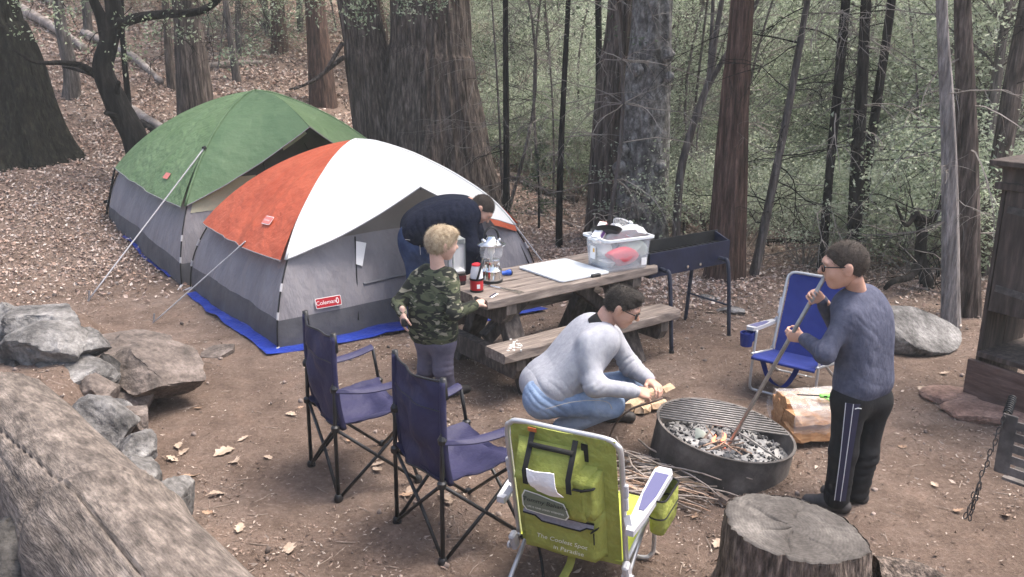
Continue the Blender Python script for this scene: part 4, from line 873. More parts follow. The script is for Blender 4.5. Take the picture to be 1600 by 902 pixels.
mb = MB(); mb.box((W2 * .18, -D2 / 2 - .008, .004), (.085, .03, .03), bev=.005); mb.build('latch', 'black_plastic', t)
# storage bin and contents
M('bin_clear', (.86, .89, .92), rough=.25, alpha=.24, spec=.5)
A, B, C = on_top(950, 427, .745), on_top(909, 415, .745), on_top(1013, 418, .745); ex = unit(C - A); ey = V(-ex[1], ex[0], 0); w = np.linalg.norm(C - A); d = max(abs((B - A) @ ey), .30); c = A + ex * w / 2 + ey * d / 2; BRZ = math.atan2(ex[1], ex[0]); bh = .26
t = thing('storage_bin', 'clear plastic storage bin full of camp gear on the table end', 'bin', c, BRZ); print('bin', w, d)
def loft(rings, cap0=True, cap1=False):
    m = len(rings[0]); n = len(rings); f = [(i * m + j, i * m + (j + 1) % m, (i + 1) * m + (j + 1) % m, (i + 1) * m + j) for i in range(n - 1) for j in range(m)]
    if cap0: f.append(tuple(range(m))[::-1])
    if cap1: f.append(tuple(range((n - 1) * m, n * m)))
    return np.array(rings).reshape(-1, 3), f
rg = lambda s, z, o=0: [(x, y, z) for x, y in rrect(w * s + o, d * s + o, .035)]
mb = MB(); mb.add(*loft([rg(.98, .0), rg(1., .01), rg(1.1, bh), rg(1.1, bh, -.008), rg(1., .015, -.006)], True, True)); mb.build('tub', 'bin_clear', t, angle=40)
mb = MB(); mb.add(*loft([rg(1.1, bh - .02, .002), rg(1.12, bh - .018, .03), rg(1.12, bh, .03), rg(1.1, bh + .002, -.004), rg(1.1, bh - .018, -.004)], False)); o = mb.build('rim', 'bin_white', t, angle=40)
for s in (-1, 1): mb = MB(); mb.box((s * (w * .56 + .022), 0, bh - .015), (.03, .11, .02), bev=.004); mb.build('handle', 'bin_white', o)
def sticker(name, px0, py0, mat, sw, sh):
    mb = MB(); mb.box((px0, -d * .525 - .004, py0), (sw, .002, sh)); return mb.build(name, mat, t)
s_ = sticker('label_sticker', w * .36, .06, 'logo_white', .05, .06)
mb = MB(); mb.box((-w * .545 - .006, d * .1, .13), (.002, .07, .1)); s2 = mb.build('label_sticker', 'logo_white', t); M('amber', (.7, .42, .08), rough=.6); mb = MB(); mb.box((-w * .545 - .0075, d * .06, .15), (.002, .022, .03)); mb.build('print', 'amber', s2)
def blob(name, label, cat, loc, size, seed, mat, rz=0., rough=.1, cuts=5, tilt=(0, 0)):
    o = link(name, rock_mesh(name, size, seed, mat, 3, cuts, rough)); o.location = tuple(V(loc)); o.rotation_euler = (tilt[0], tilt[1], rz); return tag(o, label, cat)
M('bag_white', (.74, .75, .74), rough=.35, trl=.2); M('bag_grey', (.40, .40, .38), (.5, .5, .47), 8, .5); M('bag_green', (.42, .47, .38), rough=.5); M('pack_red', (.65, .02, .04), rough=.4); M('pan_black', (.012, .012, .012), rough=.3); M('navy', (.03, .04, .085), rough=.7)
L2 = lambda x, y, z: c + ex * x + ey * y + V(0, 0, z)
blob('plastic_bag', 'white plastic bag bulging out of the storage bin', 'bag', L2(.10, .0, .24), (.24, .24, .15), 5, 'bag_white', BRZ, .12)
blob('plastic_bag', 'crumpled white bag at the back of the storage bin', 'bag', L2(-.02, .07, .25), (.2, .16, .14), 6, 'bag_white', BRZ, .14)
blob('food_pack', 'pale green pack inside the bin below the white bag', 'package', L2(.12, -.04, .14), (.2, .2, .12), 7, 'bag_green', BRZ)
o = blob('food_pack', 'red food package seen through the clear bin', 'package', L2(-.03, -d * .3, .10), (w * .72, .12, .13), 8, 'pack_red', BRZ, .05)
blob('cloth', 'dark blue cloth packed in the right of the clear bin', 'cloth', L2(w * .3, .02, .09), (w * .36, d * .8, .16), 9, 'navy', BRZ)
blob('paper_roll', 'greyish wrapped roll in the bottom left of the bin', 'package', L2(-w * .36, .0, .05), (.12, d * .9, .08), 10, 'bag_grey', BRZ)
blob('cloth', 'dark grey bundle in the left of the clear bin', 'cloth', L2(-w * .3, .05, .15), (w * .34, d * .7, .12), 11, 'bag_grey', BRZ)
t2 = thing('frying_pan', 'black frying pan tilted in the top of the bin', 'pan', L2(-.10, .02, .27), BRZ + .4); R = np.array(Matrix.Rotation(.45, 3, 'Y')) @ np.array(Matrix.Rotation(-.3, 3, 'X'))
mb = MB(); mb.lathe([(.0, 0), (.10, 0), (.125, .03), (.121, .03), (.097, .006), (0, .006)], 28, R=R); mb.build('bowl', 'pan_black', t2, angle=40); mb = MB(); mb.bar(R @ V(.12, 0, .026), R @ V(.28, 0, .045), .022, .012); mb.build('handle', 'pan_black', t2)
t2 = thing('food_box', 'white and purple snack box with orange end standing in the bin', 'box', L2(-w * .42, .02, .255), BRZ + .5)
R = np.array(Matrix.Rotation(-.6, 3, 'Y')); M('purple', (.2, .08, .32), rough=.45); M('orange_print', (.7, .2, .05), rough=.45)
mb = MB(); mb.box((0, 0, .03), (.17, .06, .075), R); o = mb.build('carton', 'logo_white', t2)
mb = MB(); mb.box(R @ V(.02, -.031, .0) + V(0, 0, .03), (.13, .002, .035), R); mb.build('print', 'purple', o); mb = MB(); mb.box(R @ V(.086, 0, 0) + V(0, 0, .03), (.003, .061, .076), R); mb.build('print', 'orange_print', o); mb = MB(); mb.box(R @ V(.05, -.0325, .012) + V(0, 0, .03), (.05, .002, .03), R); mb.build('print', 'orange_print', o)
t2 = thing('glass_lid', 'clear domed pot lid leaning on the bag in the bin', 'lid', L2(.11, .04, .29), BRZ); R = np.array(Matrix.Rotation(.5, 3, 'X')) @ np.array(Matrix.Rotation(.25, 3, 'Y'))
mb = MB(); mb.lathe([(.125, 0), (.11, .02), (.06, .04), (0, .045)], 28, R=R, cap=False); mb.build('dome', 'lamp_glass', t2, smooth=True); mb = MB(); a = np.linspace(0, 2 * PI, 32, endpoint=False); mb.tube([R @ V(.126 * math.cos(q), .126 * math.sin(q), 0) for q in a], .005, 6, closed=True); mb.build('rim', 'chrome', t2, smooth=True)
mb = MB(); mb.lathe([(.008, .045), (.018, .055), (.018, .065), (0, .068)], 12, R=R); mb.build('knob', 'white_plastic', t2, smooth=True)
# ---------------- barbecue stand
M('stove_blue', (.007, .010, .03), (.016, .02, .05), 6, .5, .15, 30, spec=.4); M('stove_leg', (.022, .026, .045), (.035, .04, .06), 10, .5); M('stove_black', (.012, .013, .014), (.03, .03, .03), 5, .6)
fe, fn = unit(V(.82, .57, 0)), unit(V(-.57, .82, 0)); c = V(1.44, 6.98, 0); c[2] = 0
t = thing('barbecue_stand', 'dark blue steel barbecue on tube legs beyond the table end', 'barbecue', c, math.atan2(fe[1], fe[0])); bz = .64
mb = MB(); mb.box((0, 0, bz), (.94, .17, .02)); mb.box((0, 0, bz + .15), (.93, .16, .012)); mb.build('tray', 'stove_black', t)
mb = MB(); mb.box((0, -.085, bz + .09), (.94, .012, .20)); o = mb.build('front_panel', 'stove_blue', t)
mb = MB(); mb.box((.02, .085, bz + .125), (.96, .012, .25)); mb.build('back_panel', 'stove_black', t)
for s in (-1, 1): mb = MB(); mb.poly([(-.078, -.0), (.078, 0), (.078, .245), (-.078, .19)], -.006, .006, lambda a, b, z: V(s * .464 + z, a, b + bz)); mb.build('side_panel', 'stove_blue', t)
for x in np.linspace(-.44, .44, 15): mb = MB(); mb.tube([(x, -.075, bz + .162), (x, .075, bz + .162)], .005, 5); mb.build('grill_bar', 'stove_black', t)
for x in (-.05, .10): mb = MB(); mb.tube([(x, -.092, bz + .03), (x, -.11, bz + .03)], .014, 10); mb.build('knob', 'chrome', o)
for sx in (-1, 1):
    for sy in (-1, 1):
        xf = sx * .345; q = bez([(xf * 1.0, sy * .085, bz + .05), (xf, sy * .14, bz + .045), (xf, sy * .20, bz - .02), (xf * 1.0, sy * .26, .0)], 18); q[:, 2] = np.maximum(q[:, 2], 0)
        mb = MB(); mb.tube(q, .017, 10); o = mb.build('leg', 'stove_leg', t, smooth=True); mb = MB(); mb.lathe([(.021, 0), (.021, .05)], 10, q[-1] - V(0, 0, .01)); mb.build('foot_cap', 'stove_black', o)
mb = MB(); mb.tube([(.345, -.26, .3), (.345, .26, .3)], .008, 6); mb.build('cross_bar', 'stove_leg', t)
# ================================================================ chairs
M('chair_navy', (.021, .020, .060), (.028, .026, .072), 3, .62, .45, 6, spec=.35, bdist=.05); M('chair_blue', (.012, .024, .155), (.02, .035, .2), 5, .7, .25, 9, bdist=.02); M('chair_black', (.010, .010, .011), (.02, .02, .021), 20, .4, spec=.45)
M('alu', (.45, .45, .45), (.52, .52, .52), 8, .38, metal=.55); M('alu_white', (.46, .46, .48), rough=.4, spec=.45); M('arm_pad', (.10, .10, .20), rough=.55); M('chair_green', (.26, .285, .06), (.34, .365, .09), 5, .75, .8, 9, bdist=.05, spec=.25); M('seat_lime', (.40, .45, .05), (.50, .55, .09), 6, .75, .5, 9, bdist=.04); M('strap_black', (.014, .014, .014), rough=.8); M('mesh_grey', (.22, .22, .26), (.3, .3, .34), 60, .8); M('pad_blue', (.05, .06, .16), rough=.7)
def ang(d): return math.atan2(d[1], d[0]) - PI / 2
def quad_chair(label, cen, fwd, seed):
    t = thing('folding_chair', label, 'chair', (cen[0], cen[1], Hs(*cen[:2]) + .0), ang(fwd), 'navy folding chairs')
    RF = [V(s * .235, -.22, .012) for s in (-1, 1)]; FF = [V(s * .265, .25, .012) for s in (-1, 1)]; RS = [V(s * .235, -.215, .43) for s in (-1, 1)]; FSC = [V(s * .265, .245, .445) for s in (-1, 1)]; TP = [V(s * .235, -.195, .965) for s in (-1, 1)]
    for i in (0, 1):
        mb = MB(); mb.tube([RF[i], RS[i], TP[i]], .0115, 8); o = mb.build('back_post', 'chair_black', t, smooth=True)
        mb = MB(); mb.tube([TP[i] - V(0, -.008, .1), TP[i] + V(0, 0, .006)], .0165, 8); mb.build('post_cap', 'chair_black', o, smooth=True)
        AT = V((2 * i - 1) * .285, .22, .665); mb = MB(); mb.tube([FSC[i], AT], .0105, 8); o = mb.build('arm_post', 'chair_black', t, smooth=True)
        b = RS[i] + (TP[i] - RS[i]) * .42; mb = MB(); w = .035; G = []
        for k in np.linspace(0, 1, 12): c = b + (AT - b) * k + V((2 * i - 1) * .012, 0, -.025 * 4 * k * (1 - k)); ww = .012 + (w - .012) * sst(0, .45, k); G.append([c + V(-ww, 0, -.008), c + V(-ww * .4, 0, .004), c + V(ww * .4, 0, .004), c + V(ww, 0, -.012)])
        mb.slab(np.array(G), V(0, 0, 1), .006); mb.build('armrest', 'chair_navy', t, smooth=True, angle=50)
        mb = MB(); mb.lathe([(.022, -.012), (.024, .01), (.013, .03)], 10, b); mb.build('bracket', 'chair_black', t)
    for a, b in ((RF[0], FSC[0]), (FF[0], RS[0]), (RF[1], FSC[1]), (FF[1], RS[1]), (FF[0], FSC[1]), (FF[1], FSC[0]), (RF[0], RS[1]), (RF[1], RS[0])):
        d = unit(b - a); of = V(0, .012, 0) if abs(d[0]) > .4 else V(.012, 0, 0); of = of if (a[0] + a[1]) > 0 else -of; mb = MB(); mb.tube([a + of * .3, (a + b) / 2 + of, b + of * .3], .0098, 8); mb.build('leg', 'chair_black', t, smooth=True)
    for p in RF + FF: mb = MB(); mb.lathe([(.024, -.014), (.026, 0), (.022, .02), (.015, .028)], 10, p); mb.build('foot', 'chair_black', t, angle=40)
    for p in RS + FSC: mb = MB(); mb.lathe([(.022, -.016), (.024, .012), (.014, .022)], 10, p); mb.build('joint', 'chair_black', t, angle=40)
    G = []
    for v in np.linspace(0, 1, 18):
        row = []
        for u in np.linspace(0, 1, 18):
            p = (RS[0] * (1 - u) + RS[1] * u) * (1 - v) + (FSC[0] * (1 - u) + FSC[1] * u) * v; sag = 16 * u * (1 - u) * v * (1 - v); p = p + V(0, 0, .012 - .055 * sag - .03 * 4 * u * (1 - u) * (1 if v > .9 else .4) + .018 * float(fbm(u * 3.5, v * 3.5, 0, seed, 3)))
            p[1] -= .03 * 4 * u * (1 - u) * (v ** 4); row.append(p)
        G.append(row)
    mb = MB(); mb.slab(np.array(G), V(0, 0, 1), .006); mb.build('seat', 'chair_navy', t, smooth=True, angle=50)
    G = []
    for v in np.linspace(0, 1, 22):
        row = []
        for u in np.linspace(0, 1, 20):
            q = -.02 + 1.0 * v; a, b = RS[0] + (TP[0] - RS[0]) * q, RS[1] + (TP[1] - RS[1]) * q; p = a * (1 - u) + b * u; g = 4 * u * (1 - u)
            p = p + V(0, -.045 * g * (1 - .3 * v) + .022 * float(fbm(u * 3.2, v * 4.5, 0, seed + 3, 3)) * g + (.05 * (1 - v) ** 3), -.02 * g * (v > .9) + .0); row.append(p)
        G.append(row)
    G = np.array(G); mb = MB(); mb.slab(G, V(0, 1, 0), .007); o = mb.build('backrest', 'chair_navy', t, smooth=True, angle=50)
    for u in (0, -1): mb = MB(); mb.tube(G[:, u] + V(0, 0, .0), .017, 8); mb.build('sleeve', 'chair_navy', o, smooth=True)
    for j in (0, -1): mb = MB(); mb.tube(G[j], .006, 6); mb.build('edge_binding', 'chair_black', o, smooth=True)
    mb = MB(); mb.tube(G[15] + V(0, -.002, 0), .003, 5); mb.build('seam', 'chair_black', o)
    return t
d = unit(V(.858, .515, 0)); c = V(-1.091, 4.43, 0) + d * .23; quad_chair('navy folding camp chair closer to the tents', c, d, 1)
d = unit(V(.81, .58, 0)); c = V(-.483, 3.84, 0) + d * .23; quad_chair('navy folding camp chair next to the green backpack chair', c, d, 2)
def beach_chair(name, label, cen, fwd, fab, seat_m, frame, pocket, seed, top=.88, lean=.33):
    t = thing(name, label, 'chair', (cen[0], cen[1], Hs(*cen[:2])), ang(fwd)); hw = .265
    b0, b1 = V(0, -.16, .23), V(0, -.16 - lean, top)
    def BK(u, v, n=0.): nb = unit(np.cross(V(1, 0, 0), b1 - b0)); return V(u, 0, 0) + b0 + (b1 - b0) * v - nb * n
    nb = -unit(np.cross(V(1, 0, 0), b1 - b0)); ub = unit(b1 - b0)
    if nb[1] > 0: nb = -nb
    BK = lambda u, v, n=0.: V(u, 0, 0) + b0 + (b1 - b0) * v + nb * n
    G = [[BK(u * (hw - .02), v, .012 * (1 - u * u) + .004 * float(fbm(u * 3, v * 4, 0, seed, 2))) for u in np.linspace(-1, 1, 14)] for v in np.linspace(-.02, 1.0, 18)]; mb = MB(); mb.slab(np.array(G), nb, .006); bk = mb.build('backrest', fab, t, smooth=True, angle=50)
    G = [[V(u * (hw - .01), -.17 + .46 * v, .235 + .085 * v - .03 * (1 - u * u) * math.sin(PI * v) - (.02 if v > .95 else 0)) for u in np.linspace(-1, 1, 14)] for v in np.linspace(0, 1, 14)]; mb = MB(); mb.slab(np.array(G), V(0, 0, 1), .006); st_ = mb.build('seat', seat_m, t, smooth=True, angle=50)
    mb = MB(); mb.tube(np.array(G)[-1], .013, 8); mb.build('seat_bar', fab, st_, smooth=True)
    L_ = np.linalg.norm(b1 - b0); cr = .07
    lp = [BK(-hw, .0), BK(-hw, .5), BK(-hw, 1 - cr / L_), BK(-hw + .02, 1 - .02 / L_), BK(-hw + cr, 1), BK(0, 1.0), BK(hw - cr, 1), BK(hw - .02, 1 - .02 / L_), BK(hw, 1 - cr / L_), BK(hw, .5), BK(hw, 0)]
    mb = MB(); mb.tube(bez(lp, 80), .0125, 10); mb.build('back_frame', frame, t, smooth=True)
    for s in (-1, 1):
        x = s * (hw + .0); mb = MB(); mb.tube([V(x, -.18, .235), V(x, .27, .325)], .0115, 8); mb.build('seat_rail', frame, t, smooth=True)
        # armrest: wide plastic arm with padded inlay
        ar = [(-.045, -.24), (.04, -.24), (.045, -.02), (.05, .2), (.035, .235), (-.035, .235), (-.05, .2), (-.04, 0)]; AZ = lambda y: .475 + .06 * (y + .24) - (.05 if y < -.2 else 0)
        ar = [(-.018, -.27), (.018, -.27), (.03, -.16), (.04, 0), (.045, .2), (.03, .235), (-.03, .235), (-.045, .2), (-.04, 0), (-.03, -.16)]; fr = lambda a, b, z: V(s * (hw + .045) + a, b, z + .485 + .12 * b)
        mb = MB(); mb.poly(ar, -.014, .014, fr); a_ = mb.build('armrest', 'alu_white', t)
        mb = MB(); mb.poly([(-.012, -.12), (.012, -.12), (.03, .0), (.033, .18), (-.033, .18), (-.03, 0)], .014, .017, fr); mb.build('arm_inlay', 'arm_pad', a_)
        for q in (-1, 1):
            pass
        mb = MB(); mb.tube(bez([V(x, .2, .50), V(x, .235, .3), V(x, .26, .09), V(x * .96, .25, .03), V(x * .75, .23, .016), V(0, .23, .016)], 40), .0115, 8); mb.build('front_leg', frame, t, smooth=True)
        mb = MB(); mb.tube(bez([V(x, -.20, .42), V(x, -.05, .25), V(x, -.2, .06), V(x * .95, -.24, .02), V(x * .7, -.25, .016), V(0, -.25, .016)] if 0 else [V(x, .08, .29), V(x, -.12, .15), V(x, -.26, .05), V(x * .94, -.30, .02), V(x * .7, -.31, .016), V(0, -.31, .016)], 40), .0115, 8); mb.build('rear_leg', frame, t, smooth=True)
        mb = MB(); p = BK(x + s * .012, .42); mb.bar(p, fr(0, -.25, -.02), .012, .03, (1, 0, 0)); mb.build('hinge_bracket', 'alu_white', t)
        p = BK(x + s * .01, .62); mb = MB(); mb.box(p, (.03, .02, .07), np.stack([V(1, 0, 0), nb, ub], 1), bev=.005); mb.box(p - ub * .07, (.024, .022, .07), np.stack([V(1, 0, 0), nb, ub], 1), bev=.005); mb.build('frame_clip', 'alu_white', t)
        p = V(x + s * .014, -.19, .21); mb = MB(); mb.box(p, (.03, .05, .10), np.array(Matrix.Rotation(.4, 3, 'X')), bev=.008); mb.tube([p + V(-.02, 0, -.03), p + V(.03 * s, 0, -.03)], .018, 10); mb.build('ratchet', 'alu_white', t)
    if pocket is not None:
        s = pocket; mb = MB(); c = V(s * (hw + .085), .1, .41); G = []
        rings = [[V(s * (hw + .085) + dx * k, .1 + dy * k, z) for dx, dy in rrect(.075, .24, .03, 4)] for k, z in ((.75, .30), (.95, .32), (1.05, .4), (1., .488))]; v, f = loft(rings, True, False); mb.add(v, f); o = mb.build('side_pocket', fab, t, smooth=True)
        mb = MB(); mb.tube(rings[-1], .005, 5, closed=True); mb.tube(rings[2], .004, 5, closed=True); mb.build('binding', 'strap_black', o)
    return t, BK, nb, ub
# blue beach chair
fw = unit(V(-.62, -.78, 0)); bc = V(2.09, 5.90, 0)
t, BK, nb, ub = beach_chair('beach_chair', 'blue beach chair with white arms behind the firewood bundle', bc, fw, 'chair_blue', 'chair_blue', 'alu', None, 4, .86, .22); t.scale = (.9, .93, .93)
mb = MB(); q = V(.33, .24, .43); mb.lathe([(.045, -.06), (.052, 0), (.055, .05), (.05, .05), (.045, -.05)], 16, q); mb.box(q + V(0, -.06, .0), (.06, .12, .09), bev=.01); mb.build('cup_pouch', 'chair_blue', t, angle=45)
mb = MB(); P_ = bez([V(.2, .2, .27), V(.14, .18, .12), V(.04, .14, .06), V(-.02, .1, .14), V(-.05, .05, .25)], 30); G = [[p + V(-.022, 0, 0), p + V(.022, 0, .0)] for p in P_]; mb.slab(np.array(G), V(0, 1, 0), .006); mb.build('carry_strap', 'chair_blue', t, smooth=True, angle=50)
# green backpack chair, seen from behind
fw = unit(V(.45, .89, 0)); gc = V(.345, 3.59, 0)
t, BK, nb, ub = beach_chair('backpack_chair', 'lime green backpack beach chair with pouches, white arms and printed lettering', gc, fw, 'chair_green', 'seat_lime', 'alu', 1, 9, .88, .14)
GB = np.stack([V(1, 0, 0), nb, ub], 1)
def pouch(name, u0, u1, v0, v1, dep, mat, parent, bulge=.25, seed=1, top_dep=None):
    """soft box on the back panel"""
    td = dep if top_dep is None else top_dep; G = []; m = 14; cw = .018
    for j, v in enumerate(np.linspace(0, 1, m)):
        row = []
        for i, u in enumerate(np.linspace(0, 1, m)):
            eu = min(u, 1 - u) * (u1 - u0); ev = min(v, 1 - v) * (v1 - v0) * .7; e = min(1, eu / cw) ** .5 * min(1, ev / cw) ** .5; D = (dep + (td - dep) * v) * e * (1 + bulge * 4 * u * (1 - u) * v * (1 - v) * .5)
            D *= 1 + .06 * float(fbm(u * 4, v * 4, 0, seed, 2)); row.append(BK(u0 + (u1 - u0) * u, v0 + (v1 - v0) * v, .014 + D))
        G.append(row)
    mb = MB(); mb.grid(np.array(G)); o = mb.build(name, mat, parent, smooth=True); return o, np.array(G)
low, GL = pouch('lower_pouch', -.215, .185, .03, .44, .075, 'chair_green', t, .4, 2, .05)
up, GU = pouch('upper_pouch', -.20, .16, .40, .78, .095, 'chair_green', t, .3, 3)
fl, GF = pouch('pouch_flap', -.205, .11, .66, .90, .125, 'chair_green', t, .3, 4, .05)
sp, GS = pouch('side_pouch', .10, .185, .42, .76, .09, 'chair_green', t, .3, 5)
# zip opening of the lower pouch: grey mesh lining
mb = MB(); Z0 = [GL[11, 1 + i] + nb * .004 for i in range(12)]; Z1 = [GL[9 if 2 < i < 10 else 10, 1 + i] + nb * .014 for i in range(12)]; mb.grid(np.array([Z0, Z1])); o = mb.build('mesh_lining', 'mesh_grey', low, smooth=True)
mb = MB(); mb.tube(Z0, .005, 5); mb.tube(Z1, .004, 5); mb.build('zip', 'strap_black', low); mb = MB(); q = GL[9, 12] + nb * .012; mb.bar(q, q + V(.004, 0, -.055), .006, .004); mb.bar(q + V(-.012, 0, .0), q + V(.02, 0, .03), .02, .004); mb.build('zip_pull', 'strap_black', low)
mb = MB(); mb.tube([GU[10, i] + nb * .004 for i in range(8, 14)], .006, 5); mb.build('zip', 'strap_black', up); mb = MB(); q = GS[11, 8] + nb * .006; mb.bar(q + V(-.03, 0, -.015), q + V(.03, 0, .01), .02, .005); mb.build('zip_pull', 'strap_black', sp)
# carrying handle on two straps
for u in (-.125, .075): mb = MB(); P_ = [BK(u - .004, .96, .018), BK(u, .90, .06), BK(u + .01, .80, .150), BK(u + .012, .70, .155)]; G = [[p + V(-.012, 0, 0), p + V(.012, 0, 0)] for p in P_]; mb.slab(np.array(G), nb, .004); mb.build('strap', 'strap_black', t, smooth=True)
mb = MB(); mb.tube([BK(-.125, .91, .065), BK(.075, .91, .065)], .012, 8); mb.build('carry_handle', 'strap_black', t, smooth=True); mb = MB(); mb.box(BK(.11, .88, .02), (.03, .004, .09), GB); mb.build('strap', 'strap_black', t)
mb = MB(); mb.box(BK(-.13, .975, .02), (.04, .004, .02), GB); M('tag_orange', (.5, .14, .04), rough=.7); mb.build('hang_tag', 'tag_orange', t)
# white towel patch hanging from the flap
G = []
for k, (v, n) in enumerate(((.82, .15), (.78, .158), (.74, .162), (.70, .158), (.665, .145), (.63, .135))): G.append([BK(-.105 + .125 * s + .01 * k * .6, v, n + .006 * math.sin(5 * s + k)) for s in np.linspace(0, 1, 7)])
mb = MB(); mb.slab(np.array(G), nb, .004); M('towel', (.78, .78, .80), (.84, .84, .85), 30, .9, .5, 60); mb.build('white_label', 'towel', t, smooth=True)
# printed badge and lettering
rgt = V(math.cos(t.rotation_euler.z), math.sin(t.rotation_euler.z), 0); RT = np.array(t.rotation_euler.to_matrix())
def onG(G, i, j, o=.004): return V(t.location) + RT @ (G[i, j] + nb * o)
nbw, ubw = RT @ nb, RT @ ub
M('badge_dark', (.15, .175, .13), rough=.7); M('print_cream', (.72, .74, .66), rough=.7)
bcx = (GU[4, 5] + GU[4, 6]) / 2 + nb * .012; bfr = lambda x, y, z: bcx + V(1, 0, 0) * x + ub * y + nb * z
sh = [(-.105, -.03), (-.09, -.05), (.0, -.055), (.09, -.055), (.105, -.035), (.095, .0), (.085, .025), (.03, .033), (-.03, .045), (-.09, .05), (-.105, .02)]
mb = MB(); mb.poly([(x * 1.05, y * 1.1) for x, y in sh], 0, .002, bfr); o = mb.build('badge', 'print_cream', t); mb = MB(); mb.poly(sh, .002, .003, bfr); mb.build('badge_field', 'badge_dark', o)
wb = V(t.location) + RT @ bcx
place_text('lettering', 'Tommy Bahama', .033, 'pole_black', wb + ubw * .008, rgt, ubw, o, .0045, shear=.25); place_text('lettering', 'LIFE IS ONE LONG WEEKEND', .0135, 'print_cream', wb - ubw * .03, rgt, ubw, o, .0045)
place_text('lettering', 'The Coolest Spot', .034, 'print_cream', onG(GL, 5, 7, .012), rgt, ubw, low, .004, shear=.2); place_text('lettering', 'in Paradise', .034, 'print_cream', onG(GL, 3, 8, .012), rgt, ubw, low, .004, shear=.2)
# backpack strap trailing to the ground
mb = MB(); P_ = bez([BK(-.16, .05, .03), BK(-.13, -.1, .06), V(-.06, -.30, .05), V(.02, -.34, .02)], 20); mb.tube(P_, .007, 6); mb.build('shoulder_strap', 'strap_black', t, smooth=True)
mb = MB(); P_ = bez([BK(.02, .02, .03), BK(.0, -.12, .05), V(-.05, -.30, .03), V(-.13, -.36, .015)], 20); G = [[p + V(-.02, 0.005, 0), p + V(.02, -.005, 0)] for p in P_]; mb.slab(np.array(G), V(0, 0, 1), .006); mb.build('shoulder_strap', 'chair_green', t, smooth=True)
# ================================================================ fire ring and wood
M('steel_burnt', (.05, .045, .042), (.19, .17, .155), 4, .8, .4, 20, metal=.15, c3=(.10, .09, .083)); M('steel_bar', (.2, .19, .185), (.34, .32, .30), 20, .55, metal=.5)
M('ash_mat', (.16, .155, .155), (.44, .43, .42), 9, .95, .9, 40, c3=(.28, .275, .27), bdist=.01)
rc = gz(1125, 671, .2); rc[2] = 0; RR = .405; rt = .15; RM = np.array(Matrix.Rotation(rt, 3, 'Y'))
ringt = thing('fire_ring', 'round rusty steel fire ring with a half grate', 'fire ring', rc); ringt.rotation_euler = (.03, rt, 0)
mb = MB(); mb.lathe([(RR + .006, -.1), (RR + .005, .2), (RR + .012, .205), (RR + .012, .214), (RR - .004, .214), (RR - .004, -.1)], 72, cap=False); mb.build('ring_wall', 'steel_burnt', ringt, angle=40)
ys = np.linspace(.03, RR - .03, 11)
for y in ys:
    hx = math.sqrt(max((RR - .005) ** 2 - y * y, .001)); mb = MB(); mb.tube([(-hx, y, .212), (hx, y, .212)], .0058, 6); mb.build('grate_bar', 'steel_bar', ringt, smooth=True)
mb = MB(); mb.tube([(0.1, .03, .202), (0.1, RR - .02, .202)], .006, 6); mb.build('grate_bar', 'steel_bar', ringt)
mb = MB(); mb.tube([(.02, .03, .21), (.12, -.06, .20), (.33, -.2, .13)], .006, 6); mb.build('grate_handle', 'steel_bar', ringt, smooth=True)
# ash bed and char
def ashz(x, y): return .14 + .025 * fbm(x * 5, y * 5, 0, 61, 3) - .05 * np.clip(np.hypot(x, y) / RR, 0, 1) ** 2
def RW2(p): return rc + RM @ V(p)
g_ = []
for rr in np.linspace(0, RR - .004, 24): g_.append([RW2((rr * math.cos(a), rr * math.sin(a), float(ashz(rr * math.cos(a), rr * math.sin(a))))) for a in np.linspace(0, 2 * PI, 73)])
mb = MB(); mb.grid(np.array(g_)); tag(mb.build('ash_bed', 'ash_mat', smooth=True), 'pale grey ash bed inside the fire ring', 'ash', kind='stuff')
ramp_island('char', [(.02, .02, .022), (.06, .06, .065), (.16, .155, .15), (.26, .255, .25), (.05, .049, .05), (.2, .195, .19), (.34, .33, .32)], .9)
r = np.random.default_rng(31); vs = []; fs = []; n = 0; v0, f0 = ICO[1]
for i in range(650):
    a = r.uniform(0, 2 * PI); q = (RR - .03) * math.sqrt(r.uniform(0, 1)); s = r.uniform(.004, .014) * (1.9 if i < 60 else 1); x, y = q * math.cos(a), q * math.sin(a)
    w = v0 * s * r.uniform(.6, 1.4, 3) * (1 + .3 * r.normal(0, 1, (len(v0), 1))); vs.append(np.array([RW2(V(x, y, float(ashz(x, y)) + s * .4) + k) for k in w])); fs.append(f0 + n); n += len(v0)
tag(link('charcoal', mesh_np('charcoal', np.concatenate(vs), np.concatenate(fs), ['char'], None, False)), 'broken charcoal and embers lying over the ash', 'charcoal', kind='stuff')
M('stick_tan', (.30, .19, .13), (.46, .32, .23), 20, .85, .4, 30); M('stick_grey', (.20, .165, .14), (.38, .325, .285), 16, .9, .4, 40); M('stick_dark', (.10, .075, .06), (.2, .155, .13), 16, .9, .4, 40); M('wood_fresh', (.46, .32, .2), (.62, .47, .32), 3, .8, .4, 8, st=(1, 10, 10)); M('bark_log', (.13, .09, .065), (.26, .19, .14), 9, .9, .6, 20)
def stick_mesh(L_, rad, seed, mat):
    r = np.random.default_rng(seed); mb = MB(); m = 7; P = np.stack([np.linspace(-L_ / 2, L_ / 2, m), np.cumsum(r.normal(0, L_ * .018, m)), np.cumsum(r.normal(0, L_ * .008, m))], 1); mb.tube(P, np.linspace(rad, rad * .55, m) * r.uniform(.85, 1.15, m), 6)
    if seed % 3 == 0: mb.tube([P[3], P[3] + V(L_ * .1, L_ * .1, .01), P[3] + V(L_ * .22, L_ * .15, .015)], [rad * .5, rad * .4, rad * .25], 5)
    return mb.build('stick', mat, mesh_only=True, smooth=True)
FS = [stick_mesh(.2, .006, 1, 'stick_tan'), stick_mesh(.16, .005, 2, 'stick_tan'), stick_mesh(.24, .008, 4, 'stick_dark')]
